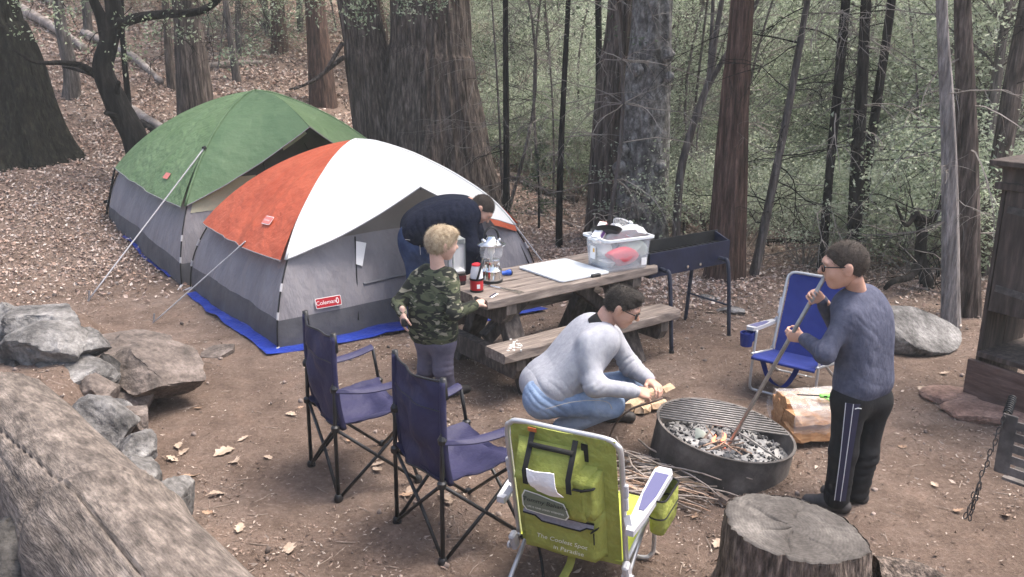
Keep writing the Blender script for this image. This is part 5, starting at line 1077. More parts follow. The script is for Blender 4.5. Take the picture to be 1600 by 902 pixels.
for i, (x, y, a, tl) in enumerate([(.02, -.13, -.9, .2), (.0, -.1, -.7, .15), (-.04, -.08, -.4, .3), (.05, -.16, -1.0, .12), (-.09, -.12, .5, .1), (-.03, -.15, .2, .1), (-.06, -.04, 2.0, .5), (-.02, -.06, 1.4, .6), (-.12, -.05, 1.0, .2), (.0, -.18, -1.2, .05), (-.07, -.16, .7, .06)]):
    o = link('burning_stick', FS[i % 3]); p = RW2((x, y, float(ashz(x, y)) + .03)); o.location = tuple(p); o.rotation_euler = (0, -tl, a); tag(o, 'short stick laid on the little flame inside the fire ring', 'stick', 'sticks on the fire')
M('flame', (1, .3, .1), rough=1, emit=(1., .22, .12), estr=1.5); M('leaf_scorch', (.36, .40, .34), (.5, .53, .47), 10, .8)
for i, (px, py, s) in enumerate([(1101, 664, .055), (1112, 670, .075)]):
    p = RW2((-.06 + .055 * i, -.05 - .01 * i, .11)); mb = MB(); m = 9; P = [p + V(.008 * math.sin(k * 1.1 + i), .0, s * 1.3 * k / (m - 1)) for k in range(m)]; mb.tube(P, [s * .16 * math.sin(PI * (.25 + .75 * k / (m - 1))) + .001 for k in range(m)], 8); tag(mb.build('flame', 'flame', smooth=True), ['small red flame beside the scorched leaf', 'taller red flame over the burning sticks'][i], 'flame')
mb = MB(); p = RW2((-.14, -.02, .12)); mb.slab([[p + V(.07 * i - .03, .02 * j, .05 * j + .02 * math.sin(3 * i + j)) for i in np.linspace(0, 1, 6)] for j in np.linspace(0, 1, 6)], V(0, -1, 0), .003); tag(mb.build('scorched_paper', 'leaf_scorch', smooth=True), 'pale scorched paper curling beside the flame', 'paper')
# kindling pile
KS = [stick_mesh(L_, rd, s, m_) for L_, rd, s, m_ in ((.62, .006, 11, 'stick_grey'), (.5, .008, 12, 'stick_grey'), (.42, .005, 13, 'stick_dark'), (.55, .005, 15, 'stick_tan'), (.34, .009, 16, 'stick_dark'), (.75, .007, 18, 'stick_grey'))]
r = np.random.default_rng(55); k0 = gz(1045, 742)
for i in range(64):
    q = gz(r.normal(1042, 34), r.normal(748, 17)); o = link('kindling_stick', KS[i % 6]); z = r.uniform(.008, .075) * math.exp(-((q[0] - k0[0]) ** 2 + (q[1] - k0[1]) ** 2) / .06) + .01
    o.location = (q[0], q[1], Hs(q[0], q[1]) + z); o.rotation_euler = (0, r.normal(0, .06), r.normal(-.62, .38)); tag(o, 'thin dry stick in the kindling pile beside the fire ring', 'stick', 'sticks in the kindling pile')
def split_log(name, label, p0, p1, w, seed, mat='wood_fresh', group=None, parent=None, cat='firewood'):
    a, b = V(p0), V(p1); d = b - a; L_ = np.linalg.norm(d); r = np.random.default_rng(seed); sec = [(0, .0)] if 0 else [(-.5, -.32), (.45, -.4), (.55, .12), (.05, .5), (-.48, .2)]
    sec = [(x * w * r.uniform(.85, 1.15), y * w * r.uniform(.85, 1.15)) for x, y in sec]; rings = [[(L_ * k - L_ / 2 + .01 * r.normal(), x + .05 * w * r.normal(), y + .05 * w * r.normal()) for x, y in sec] for k in np.linspace(0, 1, 7)]
    mb = MB(); v, f = loft(rings, True, True); mb.add(v, f); o = mb.build(name, mat, parent); c = (a + b) / 2
    if parent is not None: c = c - V(parent.location)
    o.location = tuple(c); o.rotation_euler = (r.uniform(-.4, .4), -math.asin(d[2] / L_), math.atan2(d[1], d[0]))
    if label: tag(o, label, cat, group)
    return o
for i, (p0, p1, w, lb, m_) in enumerate([((1022, 742), (1108, 766), .055, 'thick pale split stick, largest piece in the kindling pile', 'wood_fresh'), ((1000, 725), (1040, 742), .04, 'reddish split piece at the left of the kindling pile', 'stick_tan'), ((1085, 757), (1112, 760), .06, 'short pale chunk at the right of the kindling pile', 'stick_grey'), ((973, 768), (996, 772), .035, 'flat chip of bark by the green chair and the kindling', 'stick_tan'), ((1120, 783), (1152, 798), .04, 'dark grey branch stub at the end of the kindling pile', 'stick_dark')]):
    split_log('split_stick', lb, on(*gz(*p0)[:2], .045), on(*gz(*p1)[:2], .03), w, 70 + i, m_)
for i, (p0, p1, w, lb) in enumerate([((982, 645), (1000, 632), .07, 'pale split wood block on the ground, left of the small stack'), ((1000, 650), (1016, 640), .07, 'pale split wood block lying in front of the small stack'), ((1014, 642), (1038, 636), .065, 'pale split wood block touching the fire ring'), ((1000, 634), (1022, 628), .06, 'split wood block on top of the small stack by the squatting man'), ((1032, 628), (1048, 620), .05, 'small split block behind the hands of the squatting man')]):
    z = .04 if i < 3 else .09; split_log('wood_block', lb, on(*gz(*p0)[:2], z), on(*gz(*p1)[:2], z), w, 80 + i)
mb = MB(); mb.tube(bez([on(*gz(952, 690)[:2], .01), on(*gz(965, 665)[:2], .04), on(*gz(985, 650)[:2], .07), on(*gz(1010, 640)[:2], .16)], 20), [.008] * 19, 6) if 0 else None
# firewood bundle in plastic wrap
bp = gz(1262, 678); bt = thing('firewood_bundle', 'bundle of orange split firewood in clear plastic wrap by the boy', 'firewood', (bp[0], bp[1], 0), .15); bt.scale = (.95, .92, .82)
M('wood_orange', (.36, .18, .085), (.56, .33, .17), 4, .75, .5, 9, st=(2, 10, 10), c3=(.46, .25, .12)); M('wrap', (.9, .9, .9), rough=.18, alpha=.25, spec=.8, bump=.8, bscale=14, bdist=.03); M('wrap_white', (.72, .68, .62), rough=.3, alpha=.28, bump=.8, bscale=12, bdist=.03)
BX = V(bp[0], bp[1], 0)
for i, (y, z, w) in enumerate([(-.1, .075, .15), (.04, .07, .14), (.15, .08, .14), (-.08, .19, .15), (.07, .19, .16), (.17, .20, .12), (.0, .275, .11), (.1, .28, .1)]):
    a = math.cos(.15), math.sin(.15); off = lambda x, y: V(bp[0] + x * a[0] - y * a[1], bp[1] + x * a[1] + y * a[0], z); o = split_log('firewood_log', None, off(-.20 + .012 * (i % 3), y), off(.22, y), w, 90 + i, 'wood_orange', None, bt); o.rotation_euler.z -= .15; l = Matrix.Rotation(-.15, 3, 'Z') @ Vector((o.location.x, o.location.y, o.location.z)); o.location = l
r = np.random.default_rng(3); rings = []
for x in np.linspace(-.20, .24, 20): rings.append([(x, .02 + (.205 + .012 * r.normal()) * math.cos(t_) * (1 if abs(math.cos(t_)) > .3 else 1), .175 + (.172 + .01 * r.normal()) * math.copysign(abs(math.sin(t_)) ** .7, math.sin(t_))) for t_ in np.linspace(0, 2 * PI, 30, endpoint=False)])
v, f = loft(rings, False, True); mb = MB(); mb.add(v, f); mb.build('plastic_wrap', 'wrap', bt, smooth=True)
rings = [[(x, .02 + .2 * math.cos(t_), .175 + .182 * math.sin(t_) ** .8) for t_ in np.linspace(.5, PI - .5, 16)] for x in np.linspace(-.08, .22, 10)]; mb = MB(); mb.grid(np.array(rings) + r.normal(0, .003, (10, 16, 3))); mb.build('paper_sleeve', 'wrap_white', bt, smooth=True)
M('lime', (.20, .62, .10), rough=.4, spec=.5)
lt = thing('gas_lighter', 'lime green long-nosed lighter lying on the firewood bundle', 'lighter', (bp[0] + .04, bp[1] - .09, .302), -.02)
mb = MB(); mb.box((.06, 0, 0), (.17, .03, .022), bev=.007); o = mb.build('body', 'lime', lt); mb = MB(); mb.tube([(-.02, 0, .002), (-.16, .01, .004)], .005, 8); mb.build('nozzle', 'black_plastic', lt); mb = MB(); mb.tube([(.0, -.01, -.004), (.03, -.04, -.012), (.07, -.03, -.012)], .004, 6); mb.build('trigger_guard', 'lime', o); mb = MB(); mb.box((.01, -.016, .002), (.02, .004, .012)); mb.build('trigger', 'black_plastic', lt)
# ---------------- stump
M('stump_bark', (.05, .038, .03), (.27, .215, .178), 3.2, .95, 1., 7, st=(9, 9, 2.2), detail=12, c3=(.135, .106, .088), bdist=.03)
def stump_mat():
    m = M('stump_top', (.07, .062, .056), (.19, .172, .156), 4, .95, .6, 25, c3=(.10, .09, .082)); N = m.node_tree.nodes; L = m.node_tree.links; B = N['Principled BSDF']
    w = N.new('ShaderNodeTexWave'); w.wave_type = 'RINGS'; w.rings_direction = 'Z'; w.inputs['Scale'].default_value = 22; w.inputs['Distortion'].default_value = 3.; w.inputs['Detail'].default_value = 3; tc = N.new('ShaderNodeTexCoord'); L.new(tc.outputs['Object'], w.inputs['Vector'])
    src = B.inputs['Base Color'].links[0].from_socket; q = N.new('ShaderNodeMix'); q.data_type = 'RGBA'; q.blend_type = 'MULTIPLY'; q.inputs[0].default_value = .16; L.new(src, q.inputs[6]); L.new(w.outputs['Color'], q.inputs[7]); L.new(q.outputs[2], B.inputs['Base Color'])
stump_mat()
sc_ = gz(1240, 812, .40); sc_[2] = 0; st = thing('tree_stump', 'wide sawn tree stump with cracked grey top near the fire ring', 'stump', sc_)
na = 150; a = np.linspace(0, 2 * PI, na, endpoint=False); rad0 = 1 + .05 * fbm(np.cos(a) * 1.5, np.sin(a) * 1.5, 0, 15, 3) + .012 * fbm(np.cos(a) * 12, np.sin(a) * 12, 0, 16, 2); rad0 += .10 * np.exp(-((a - 5.9) / .22) ** 2)
tz = lambda x, y: .40 - .10 * x * .6 + .16 * y * .0 + .008 * fbm(x * 12, y * 12, 0, 18, 2)
def tipz(x, y): return .365 + .12 * y - .13 * x
RX, RY = .30, .235; rows = []
for z_ in np.linspace(-.12, 1, 30):
    fl = .05 * math.exp(-max(z_, 0) * 4); g = np.abs(vn(np.cos(a) * 7, np.sin(a) * 7, z_ * 1.5, 5)); lob = 1 + fl * (1 + .8 * np.sin(a * 5 + 1)) * 2 + .06 * (g - .4) + .03 * fbm(np.cos(a) * 14, np.sin(a) * 14, z_ * 2.2, 25, 2)
    lob = lob + .75 * np.exp(-((a - 5.72) / .35) ** 2) * math.exp(-max(z_ + .05, 0) * 4.)
    lob = lob - .12 * np.exp(-((a - 4.35) / .05) ** 2)
    x, y = RX * rad0 * lob * np.cos(a), RY * rad0 * lob * np.sin(a); zz = tipz(x / lob, y / lob) * z_ + .0; rows.append(np.stack([x, y, zz], 1))
rows = np.array(rows); f = [(i * na + j, i * na + (j + 1) % na, (i + 1) * na + (j + 1) % na, (i + 1) * na + j) for i in range(29) for j in range(na)]; mb = MB(); mb.add(rows.reshape(-1, 3), f); mb.build('bark', 'stump_bark', st, smooth=True)
tr = []
for k in np.linspace(1.0, .0, 26):
    p = rows[-1] * V(k, k, 0); crack = sum(np.exp(-((np.angle(np.exp(1j * (a - c_))) + .08 * np.sin(k * 9 + c_)) / (.018 / max(k, .15))) ** 2) * (k > kk) for c_, kk in ((1.2, .25), (2.4, .1), (3.6, .0), (4.35, .1), (5.3, .35), (.1, .4)))
    zz = tipz(p[:, 0], p[:, 1]) + .006 * fbm(p[:, 0] * 9, p[:, 1] * 30, 0, 18, 3) + .002 - .012 * crack - .012 * (k > .985); tr.append(np.stack([p[:, 0], p[:, 1], zz], 1))
tr = np.array(tr); mb = MB(); mb.add(tr.reshape(-1, 3), [(i * na + j, i * na + (j + 1) % na, (i + 1) * na + (j + 1) % na, (i + 1) * na + j) for i in range(25) for j in range(na)]); mb.build('cut_face', 'stump_top', st, smooth=True)
# hollow root end beside it
mb = MB(); q = gz(1432, 905, .07); limb(mb, [q + V(-.2, .0, .02), q, q + V(.12, -.06, -.05), q + V(.2, -.1, -.15)], .08, .05, 28, .3, 9, 20, .01, 5); tag(mb.build('root', 'stump_bark', smooth=True), 'dark gnarled root end beside the stump', 'root')
# ---------------- fallen log in the foreground
M('log_wood', (.05, .041, .035), (.225, .188, .16), 2.8, .95, .55, 12, detail=12, st=(6, 6, 2.8), c3=(.125, .103, .088), bdist=.014, lo=.3, hi=.7, bst=(12, 12, 1.6)); M('log_break', (.38, .25, .19), (.74, .62, .54), 7, .9, .8, 20)
grain('log_wood', 11, (6, 6, 1.6), .5, 1.4, .9); grain('stump_bark', 9, (7, 7, 1.5), .5, 1.4, .9); grain('stump_top', 45, (1, 1, 1), .65, 1.25)
A, B = gz(3, 642, .80), gz(350, 1085, .88); ax = unit(B - A); L_ = np.linalg.norm(B - A); n = 200; m = 190; a = np.linspace(0, 2 * PI, n, endpoint=False)
u = unit(np.cross(ax, V(0, 0, 1))); w = np.cross(ax, u); vs = []
# angle whose surface faces the camera
mid = (A + B) / 2; tc_ = unit(V(0, 0, HC) - mid); a0 = math.atan2(tc_ @ w, tc_ @ u)
for i in range(m):
    k = i / (m - 1); r_ = .205 + .035 * k + .013 * fbm(np.cos(a) * 1.2, np.sin(a) * 1.2, k * 3.2, 44, 2) + .004 * fbm(np.cos(a) * 9, np.sin(a) * 9, k * 3, 46, 3)
    r_ = r_ - .018 * np.exp(-((k - .60 - .03 * np.sin(a * 2)) / .012) ** 2) + .025 * np.exp(-((k - .63) / .05) ** 2)
    for off, wd, dp, k0, k1, s1 in ((.1, .012, .022, .02, .97, 1), (.6, .008, .008, .25, .5, 2)):
        if k0 < k < k1: r_ = r_ - dp * np.exp(-(np.angle(np.exp(1j * (a - a0 - off - .22 * math.sin(k * 5 + s1) - .05 * float(vn(k * 9, s1))))) / wd) ** 2)
    e = min(1, k / .03); r_ = r_ * (.55 + .45 * e) if k < .03 else r_
    vs.append(A + ax * (L_ * k + (.05 * vn(np.cos(a) * 4, np.sin(a) * 4, 0, 9)[:, None] if i < 6 else 0)) + r_[:, None] * (np.cos(a)[:, None] * u + np.sin(a)[:, None] * w))
vs = np.concatenate(vs); RL = np.stack([u, w, ax], 1); loc = (vs - A) @ RL     # columns: local axes
lt_ = thing('fallen_log', 'thick weathered log with a long crack lying on the stone bank', 'log', A); lt_.rotation_euler = Matrix(RL.tolist()).to_euler()
f = [(i * n + j, i * n + (j + 1) % n, (i + 1) * n + (j + 1) % n, (i + 1) * n + j) for i in range(m - 1) for j in range(n)] + [tuple(range(n))[::-1]]
link('log_body', mesh_np('log_body', loc, f, ['log_wood']), lt_)
r = np.random.default_rng(12)
for i, (k, off, s) in enumerate([(.05, .35, .13), (.09, .1, .12), (.03, -.1, .12), (.2, .15, .09), (.24, .22, .08), (.31, .45, .06), (.07, .6, .1)]):
    a_ = a0 + off; rr = .203 + .035 * k; v, f_ = ICO[3]; p = v * V(.07, .07, .2) * s * 5 * V(1, 1, .5) * (1 + .5 * fbm(v[:, 0] * 2, v[:, 1] * 2, v[:, 2] * 2, i, 3))[:, None]; out = V(math.cos(a_), math.sin(a_), 0)
    p = p - np.outer(p @ out, out) * .86; link('splintered_patch', mesh_np('splintered_patch', p + out * (rr * 1.035) + V(0, 0, L_ * k), f_, ['log_break']), lt_)
# ---------------- wooden food locker at the right
M('locker_wood', (.036, .027, .023), (.105, .08, .068), 3, .85, .5, 6, st=(9, 9, 1.3), c3=(.062, .047, .04), bdist=.005); M('locker_red', (.075, .045, .037), (.16, .105, .088), 3, .85, .5, 8, st=(1.2, 9, 9), c3=(.11, .07, .058)); M('iron', (.05, .048, .046), (.13, .12, .115), 20, .6, metal=.6)
e = unit(V(.52, -.854, 0)); lk = thing('food_locker', 'tall dark wooden food locker with plank door and open shelf', 'locker', (3.315, 5.69, 0), math.atan2(e[1], e[0])); lk.scale = (1, 1, 1.05)   # local x along the front, y inward
W, D = 1.1, .55
for i in range(4):
    mb = MB(); mb.box((.02 + .26 * i + .13, -.012 - .002 * (i % 2), 1.03), (.254, .028, .80), bev=.003); mb.build('door_board', 'locker_wood', lk)
for z in (.78, 1.30): mb = MB(); mb.bar((.05, -.030, z + .012), (.36, -.030, z - .012), .006, .045); mb.build('strap_hinge', 'iron', lk)
for x in (-.012, W + .012):
    for k in range(2): mb = MB(); mb.box((x, D * (.25 + .5 * k), .79), (.028, D / 2 - .004, 1.58), bev=.003); mb.build('side_board', 'locker_wood', lk)
mb = MB(); mb.box((W / 2, D, 1.1), (W + .05, .025, .96)); mb.build('back_board', 'locker_wood', lk)
mb = MB(); mb.box((W / 2, D / 2 - .02, .325), (W, D + .05, .035), bev=.004); mb.build('shelf', 'locker_wood', lk)
mb = MB(); mb.box((W / 2, D / 2 + .01, .64), (W, D - .06, .03)); mb.build('cupboard_floor', 'locker_wood', lk)
mb = MB(); mb.box((W / 2 - .02, -.035, .14), (W + .06, .04, .27), bev=.004); mb.build('base_board', 'locker_red', lk)
mb = MB(); mb.box((W / 2, -.03, 1.455), (W + .1, .05, .045), bev=.005); mb.build('moulding', 'locker_wood', lk)
mb = MB(); mb.box((W / 2, -.012, 1.53), (W + .04, .03, .1)); mb.build('fascia', 'locker_wood', lk)
mb = MB(); mb.box((W / 2, D / 2 - .04, 1.615), (W + .14, D + .16, .035), np.array(Matrix.Rotation(.03, 3, 'X')), bev=.004); mb.build('roof', 'locker_wood', lk)
mb = MB(); mb.box((W / 2, D / 2 - .03, 1.585), (W + .06, D + .08, .035)); mb.build('roof_trim', 'locker_wood', lk)
# ---------------- standing grill with chain at the right edge
gP = at(1573, 650, 3.3); ge = unit(V(.62, -.78, 0)); gg = thing('standing_grill', 'rusty slotted iron grill with coil handle and hanging chain', 'grill', (gP[0] + ge[0] * .3, gP[1] + ge[1] * .3, 0), math.atan2(ge[1], ge[0]))
M('iron_grill', (.055, .05, .048), (.19, .17, .16), 6, .7, .4, 20, metal=.4, c3=(.105, .095, .09))
z0 = gP[2]
for i in range(5): mb = MB(); mb.box((.02, 0, z0 - .03 - i * .052), (.56, .008, .036)); mb.build('slat', 'iron_grill', gg)
for x in (-.285, .325): mb = MB(); mb.box((x, 0, z0 - .125), (.06, .01, .27), bev=.003); mb.build('end_plate', 'iron_grill', gg)
mb = MB(); mb.box((.02, .18, z0 - .28), (.6, .36, .012)); mb.box((.02, .36, z0 - .17), (.6, .01, .22)); mb.build('firebox', 'iron_grill', gg)
mb = MB(); mb.tube([(.1, .2, z0 - .28), (.1, .2, -.05)], .035, 14); mb.build('post', 'iron_grill', gg, smooth=True)
H0, H1 = V(-.30, .0, z0 + .0), V(-.335, .13, z0 + .035); mb = MB(); mb.tube([H0, H1], .006, 8); hd = mb.build('handle', 'iron', gg); mb = MB(); dd = H1 - H0; q = mx(dd, V(0, 0, 1)); mb.tube([H0 + dd * k + q[:, 0] * .014 * math.cos(k * 60) + q[:, 2] * .014 * math.sin(k * 60) for k in np.linspace(.08, 1, 120)], .0045, 6); mb.build('coil', 'pole_black', hd, smooth=True)
lm = MB(); aa = np.linspace(0, 2 * PI, 14, endpoint=False); lm.tube([(.007 * math.cos(q), 0, .017 * math.sin(q)) for q in aa], .0026, 6, closed=True); lm = lm.build('chain_link', 'iron', mesh_only=True, smooth=True)



q0 = H0 + V(-.006, -.014, -.015)
for i in range(19): o = link('chain_link', lm, gg, loc=q0 + V(-.004 * i + .004 * math.sin(i * 1.7), -.0015 * i, -.0265 * i)); o.rotation_euler = (.1 * math.sin(i), .15, (i % 2) * PI / 2 + .3)
for i in range(7): o = link('chain_link', lm, gg, loc=q0 + V(-.004 * 18 + .016 + .003 * i, -.03, -.0265 * (18 - i) + .0)); o.rotation_euler = (.2 * math.sin(i), -.2, (i % 2) * PI / 2 + .9)
# ================================================================ people (signed-distance bodies, one continuous surface each)
def cap(a, b, ra, rb=None, k=.03): return ('c', V(a), V(b), ra, ra if rb is None else rb, k)
def ell(c, rad, R=None, k=.02): return ('e', V(c), V(rad), np.eye(3) if R is None else np.asarray(R), k)
def surface(prims, res, clips=(), pad=.05, carve=()):
    lo, hi = V(1e9, 1e9, 1e9), -V(1e9, 1e9, 1e9)
    for p in prims:
        if p[0] == 'c': r = max(p[3], p[4]); lo = np.minimum(lo, np.minimum(p[1], p[2]) - r); hi = np.maximum(hi, np.maximum(p[1], p[2]) + r)
        else: r = max(p[2]); lo = np.minimum(lo, p[1] - r); hi = np.maximum(hi, p[1] + r)
    lo -= pad; hi += pad; n = np.ceil((hi - lo) / res).astype(int) + 1; F = np.full(n, 1., np.float32); ax = [lo[i] + res * np.arange(n[i]) for i in range(3)]
    def dist(p, X, Y, Z):
        if p[0] == 'c':
            a, b, ra, rb = p[1:5]; d = b - a; L2_ = max(d @ d, 1e-9); h = np.clip(((X - a[0]) * d[0] + (Y - a[1]) * d[1] + (Z - a[2]) * d[2]) / L2_, 0, 1)
            return np.sqrt((X - a[0] - h * d[0]) ** 2 + (Y - a[1] - h * d[1]) ** 2 + (Z - a[2] - h * d[2]) ** 2) - (ra + (rb - ra) * h)
        c, r, R = p[1:4]; q = [((X - c[0]) * R[0, i] + (Y - c[1]) * R[1, i] + (Z - c[2]) * R[2, i]) / r[i] for i in range(3)]; k0 = np.sqrt(q[0] ** 2 + q[1] ** 2 + q[2] ** 2); k1 = np.sqrt((q[0] / r[0]) ** 2 + (q[1] / r[1]) ** 2 + (q[2] / r[2]) ** 2)
        return k0 * (k0 - 1) / np.maximum(k1, 1e-6)
    def box(p, m):
        if p[0] == 'c': r = max(p[3], p[4]); l, h = np.minimum(p[1], p[2]) - r, np.maximum(p[1], p[2]) + r
        else: r = max(p[2]); l, h = p[1] - r, p[1] + r
        i0 = np.maximum(((l - m - lo) / res).astype(int), 0); i1 = np.minimum(((h + m - lo) / res).astype(int) + 2, n); return tuple(slice(a, b) for a, b in zip(i0, i1))
    for p in prims:
        k = p[-1]; s = box(p, k + 3 * res); X, Y, Z = np.meshgrid(ax[0][s[0]], ax[1][s[1]], ax[2][s[2]], indexing='ij', sparse=True); d = dist(p, X, Y, Z).astype(np.float32); f = F[s]
        h = np.clip(.5 + .5 * (f - d) / k, 0, 1); F[s] = f + (d - f) * h - k * h * (1 - h)
    for p in carve:
        s = box(p, .03); X, Y, Z = np.meshgrid(ax[0][s[0]], ax[1][s[1]], ax[2][s[2]], indexing='ij', sparse=True); d = dist(p, X, Y, Z).astype(np.float32); F[s] = np.maximum(F[s], -d)
    for pt_, nr in clips:
        X, Y, Z = np.meshgrid(*ax, indexing='ij', sparse=True); F = np.maximum(F, ((X - pt_[0]) * nr[0] + (Y - pt_[1]) * nr[1] + (Z - pt_[2]) * nr[2]).astype(np.float32))
    S = F < 0; C = [S[i:S.shape[0] - 1 + i, j:S.shape[1] - 1 + j, k:S.shape[2] - 1 + k] for i in (0, 1) for j in (0, 1) for k in (0, 1)]
    cnt = sum(c.astype(np.int8) for c in C); act = (cnt > 0) & (cnt < 8); idx = np.argwhere(act); num = -np.ones(act.shape, np.int64); num[act] = np.arange(len(idx)); acc = np.zeros((len(idx), 3)); w = np.zeros(len(idx))
    cr = [(i, j, k) for i in (0, 1) for j in (0, 1) for k in (0, 1)]
    for a in cr:
        for d in range(3):
            if a[d]: continue
            b = list(a); b[d] = 1; ia = idx + a; ib = idx + b; fa = F[tuple(ia.T)]; fb = F[tuple(ib.T)]; m = (fa < 0) != (fb < 0); t = np.where(m, fa / (fa - fb + 1e-12), 0); acc[m] += (ia + (ib - ia) * t[:, None])[m]; w[m] += 1
    v = lo + res * acc / np.maximum(w, 1)[:, None]; faces = []
    for d in range(3):
        e1, e2 = [(1, 2), (2, 0), (0, 1)][d]; sl0 = [slice(1, -1)] * 3; sl0[d] = slice(0, -1); sl1 = [slice(1, -1)] * 3; sl1[d] = slice(1, None); A, B = S[tuple(sl0)], S[tuple(sl1)]; ed = np.argwhere(A != B); off = V(1, 1, 1).astype(int); off[d] = 0; fl = A[tuple(ed.T)]; ed = ed + off
        q = []
        for s1, s2 in ((-1, -1), (0, -1), (0, 0), (-1, 0)): c = ed.copy(); c[:, e1] += s1; c[:, e2] += s2; q.append(num[tuple(c.T)])
        q = np.stack(q, 1); q[~fl] = q[~fl][:, ::-1]; faces.append(q)
    f = np.concatenate(faces); return v, f[(f >= 0).all(1)]
def relax(v, f, it=2):
    e = np.concatenate([f[:, [0, 1]], f[:, [1, 2]], f[:, [2, 3]], f[:, [3, 0]]]); e = np.concatenate([e, e[:, ::-1]])
    for _ in range(it):
        s = np.stack([np.bincount(e[:, 0], v[e[:, 1], i], len(v)) for i in range(3)], 1); c = np.bincount(e[:, 0], minlength=len(v)); v = v * .4 + .6 * s / np.maximum(c, 1)[:, None]
    return v
def vnorm(v, f):
    n = np.cross(v[f[:, 2]] - v[f[:, 0]], v[f[:, 3]] - v[f[:, 1]]); o = np.zeros_like(v)
    for i in range(4): np.add.at(o, f[:, i], n)
    return o / (np.linalg.norm(o, axis=1)[:, None] + 1e-12)
def skinmesh(name, parts, mat, parent, folds=0., fsc=(9, 9, 16), seed=1, it=2, cr=()):
    """parts: list of (prims, res, clips); joined into one mesh"""
    Vs, Fs, n = [], [], 0
    for prims, res, clips in parts:
        v, f = surface(prims, res, clips); v = relax(v, f, it)
        if folds:
            N_ = vnorm(v, f); g = fbm(v[:, 0] * 5, v[:, 1] * 5, v[:, 2] * 5, seed + 9, 2); w = folds * .35 * g
            for c_, a_, R_, wl_, am in cr:
                d_ = v - V(c_); s_ = d_ @ unit(a_) + .018 * vn(v[:, 0] * 11, v[:, 1] * 11, v[:, 2] * 11, seed + 3); w = w + am * (np.abs(np.sin(PI * s_ / wl_)) ** .7 - .6) * np.exp(-((d_ ** 2).sum(1)) / R_ ** 2) * np.clip(.6 + g, .1, 1.2)
            v = v + N_ * w[:, None]
        Vs.append(v); Fs.append(f + n); n += len(v)
    return link(name, mesh_np(name, np.concatenate(Vs), np.concatenate(Fs), [mat]), parent, True)
def torso(levels, m=10, k=.05, grow=0.):
    """levels: (centre, side half-width vector, radius) from top to bottom"""
    C = bez([l[0] for l in levels], m * (len(levels) - 1)); S = bez([l[1] for l in levels], m * (len(levels) - 1)); R = bez([[l[2], 0, 0] for l in levels], m * (len(levels) - 1))[:, 0]
    return [cap(c - s, c + s, r + grow, None, k) for c, s, r in zip(C, S, R)]
def limbp(pts, rad, k=.03, grow=0.): return [cap(a, b, ra + grow, rb + grow, k) for a, b, ra, rb in zip(pts[:-1], pts[1:], rad[:-1], rad[1:])]
def head(c, f, u, hh):
    c = V(c); f = unit(f); R = mx(f, u); r, u = R[:, 0], R[:, 2]; q = lambda x, y, z: c + hh * (r * x + f * y + u * z)
    p = [ell(q(0, -.04, .10), hh * V(.325, .405, .385), R, .02), ell(q(0, .10, -.16), hh * V(.25, .27, .29), R, .05), ell(q(0, .235, -.38), hh * V(.11, .09, .08), R, .04), cap(q(0, .37, .06), q(0, .475, -.10), hh * .035, hh * .055, .02), ell(q(0, .33, .12), hh * V(.24, .075, .055), R, .03),
         ell(q(0, .345, -.225), hh * V(.1, .045, .03), R, .012), ell(q(0, .325, -.28), hh * V(.09, .05, .028), R, .012)]
    for s in (-1, 1): p += [ell(q(.335 * s, -.05, -.02), hh * V(.042, .09, .14), R, .010), ell(q(.365 * s, -.075, .04), hh * V(.03, .065, .085), R, .008), ell(q(.16 * s, .27, -.10), hh * V(.09, .07, .07), R, .04)]
    return p, q, R
def hand(w, d, n, thumb, s=1., curl=.5, spread=.1, tcurl=.5):
    """w wrist, d fingers, n palm normal, thumb: +1/-1 side of cross(n,d)"""
    d = unit(d); n = unit(V(n) - d * (V(n) @ d)); t = np.cross(n, d) * thumb; p = []; L_ = [.070, .078, .073, .058]; r0 = [.0088, .009, .0086, .0076]
    for i in range(4):
        o = (.031 - .0205 * i) * s; b0 = w + d * .012 * s + t * o * .6; kn = w + d * (.088 - .006 * abs(i - 1)) * s + t * o; p.append(cap(b0, kn, .0125 * s, .0105 * s, .014)); a = 0; q = kn; dd = unit(d + t * spread * (1.2 - i) * .6)
        for fr, rr, b in ((.46, 1, .75), (.30, .92, 1.), (.24, .82, .7)):
            a += curl * b * (1 + .08 * i); e = dd * math.cos(a) + n * math.sin(a); q2 = q + e * L_[i] * fr * s; p.append(cap(q, q2, r0[i] * rr * s, r0[i] * rr * .92 * s, .004)); q = q2
    p.append(ell(w + d * .05 * s, V(.038, .05, .0155) * s, np.stack([t, d, n], 1), .015)); b = w + d * .02 * s + t * .022 * s + n * .006 * s; m1 = b + (d * .55 + t * .75 + n * .35) * .042 * s; e2 = unit(d * .9 + t * (.35 - .6 * tcurl) + n * (.3 + .5 * tcurl)); m2 = m1 + e2 * .032 * s; m3 = m2 + unit(e2 + n * .4 * tcurl - t * .4 * tcurl) * .026 * s
    p += [cap(b, m1, .0145 * s, .0115 * s, .014), cap(m1, m2, .0108 * s, .0098 * s, .004), cap(m2, m3, .0096 * s, .008 * s, .004)]; p.append(cap(w - d * .05 * s, w + d * .01 * s, .024 * s, .026 * s, .015)); return p
def shoe(ank, toe, s=1.): 
    a, b = V(ank), V(toe); d = unit((b - a) * V(1, 1, 0)); z = min(a[2] - .045 * s, b[2]); g = lambda y, h: V(*(a + d * y)[:2], 0) + V(0, 0, h)
    z0 = Hs(a[0], a[1]) if a[2] - Hs(a[0], a[1]) < .2 else a[2] - .07
    return [cap(g(-.04 * s, z0 + .035), g(.06 * s, z0 + .04), .042 * s, .043 * s, .03), cap(g(.06 * s, z0 + .035), g(.155 * s, z0 + .03), .043 * s, .034 * s, .03), cap(g(-.0, z0 + .05), a + V(0, 0, .0), .042 * s, .04 * s, .03)]
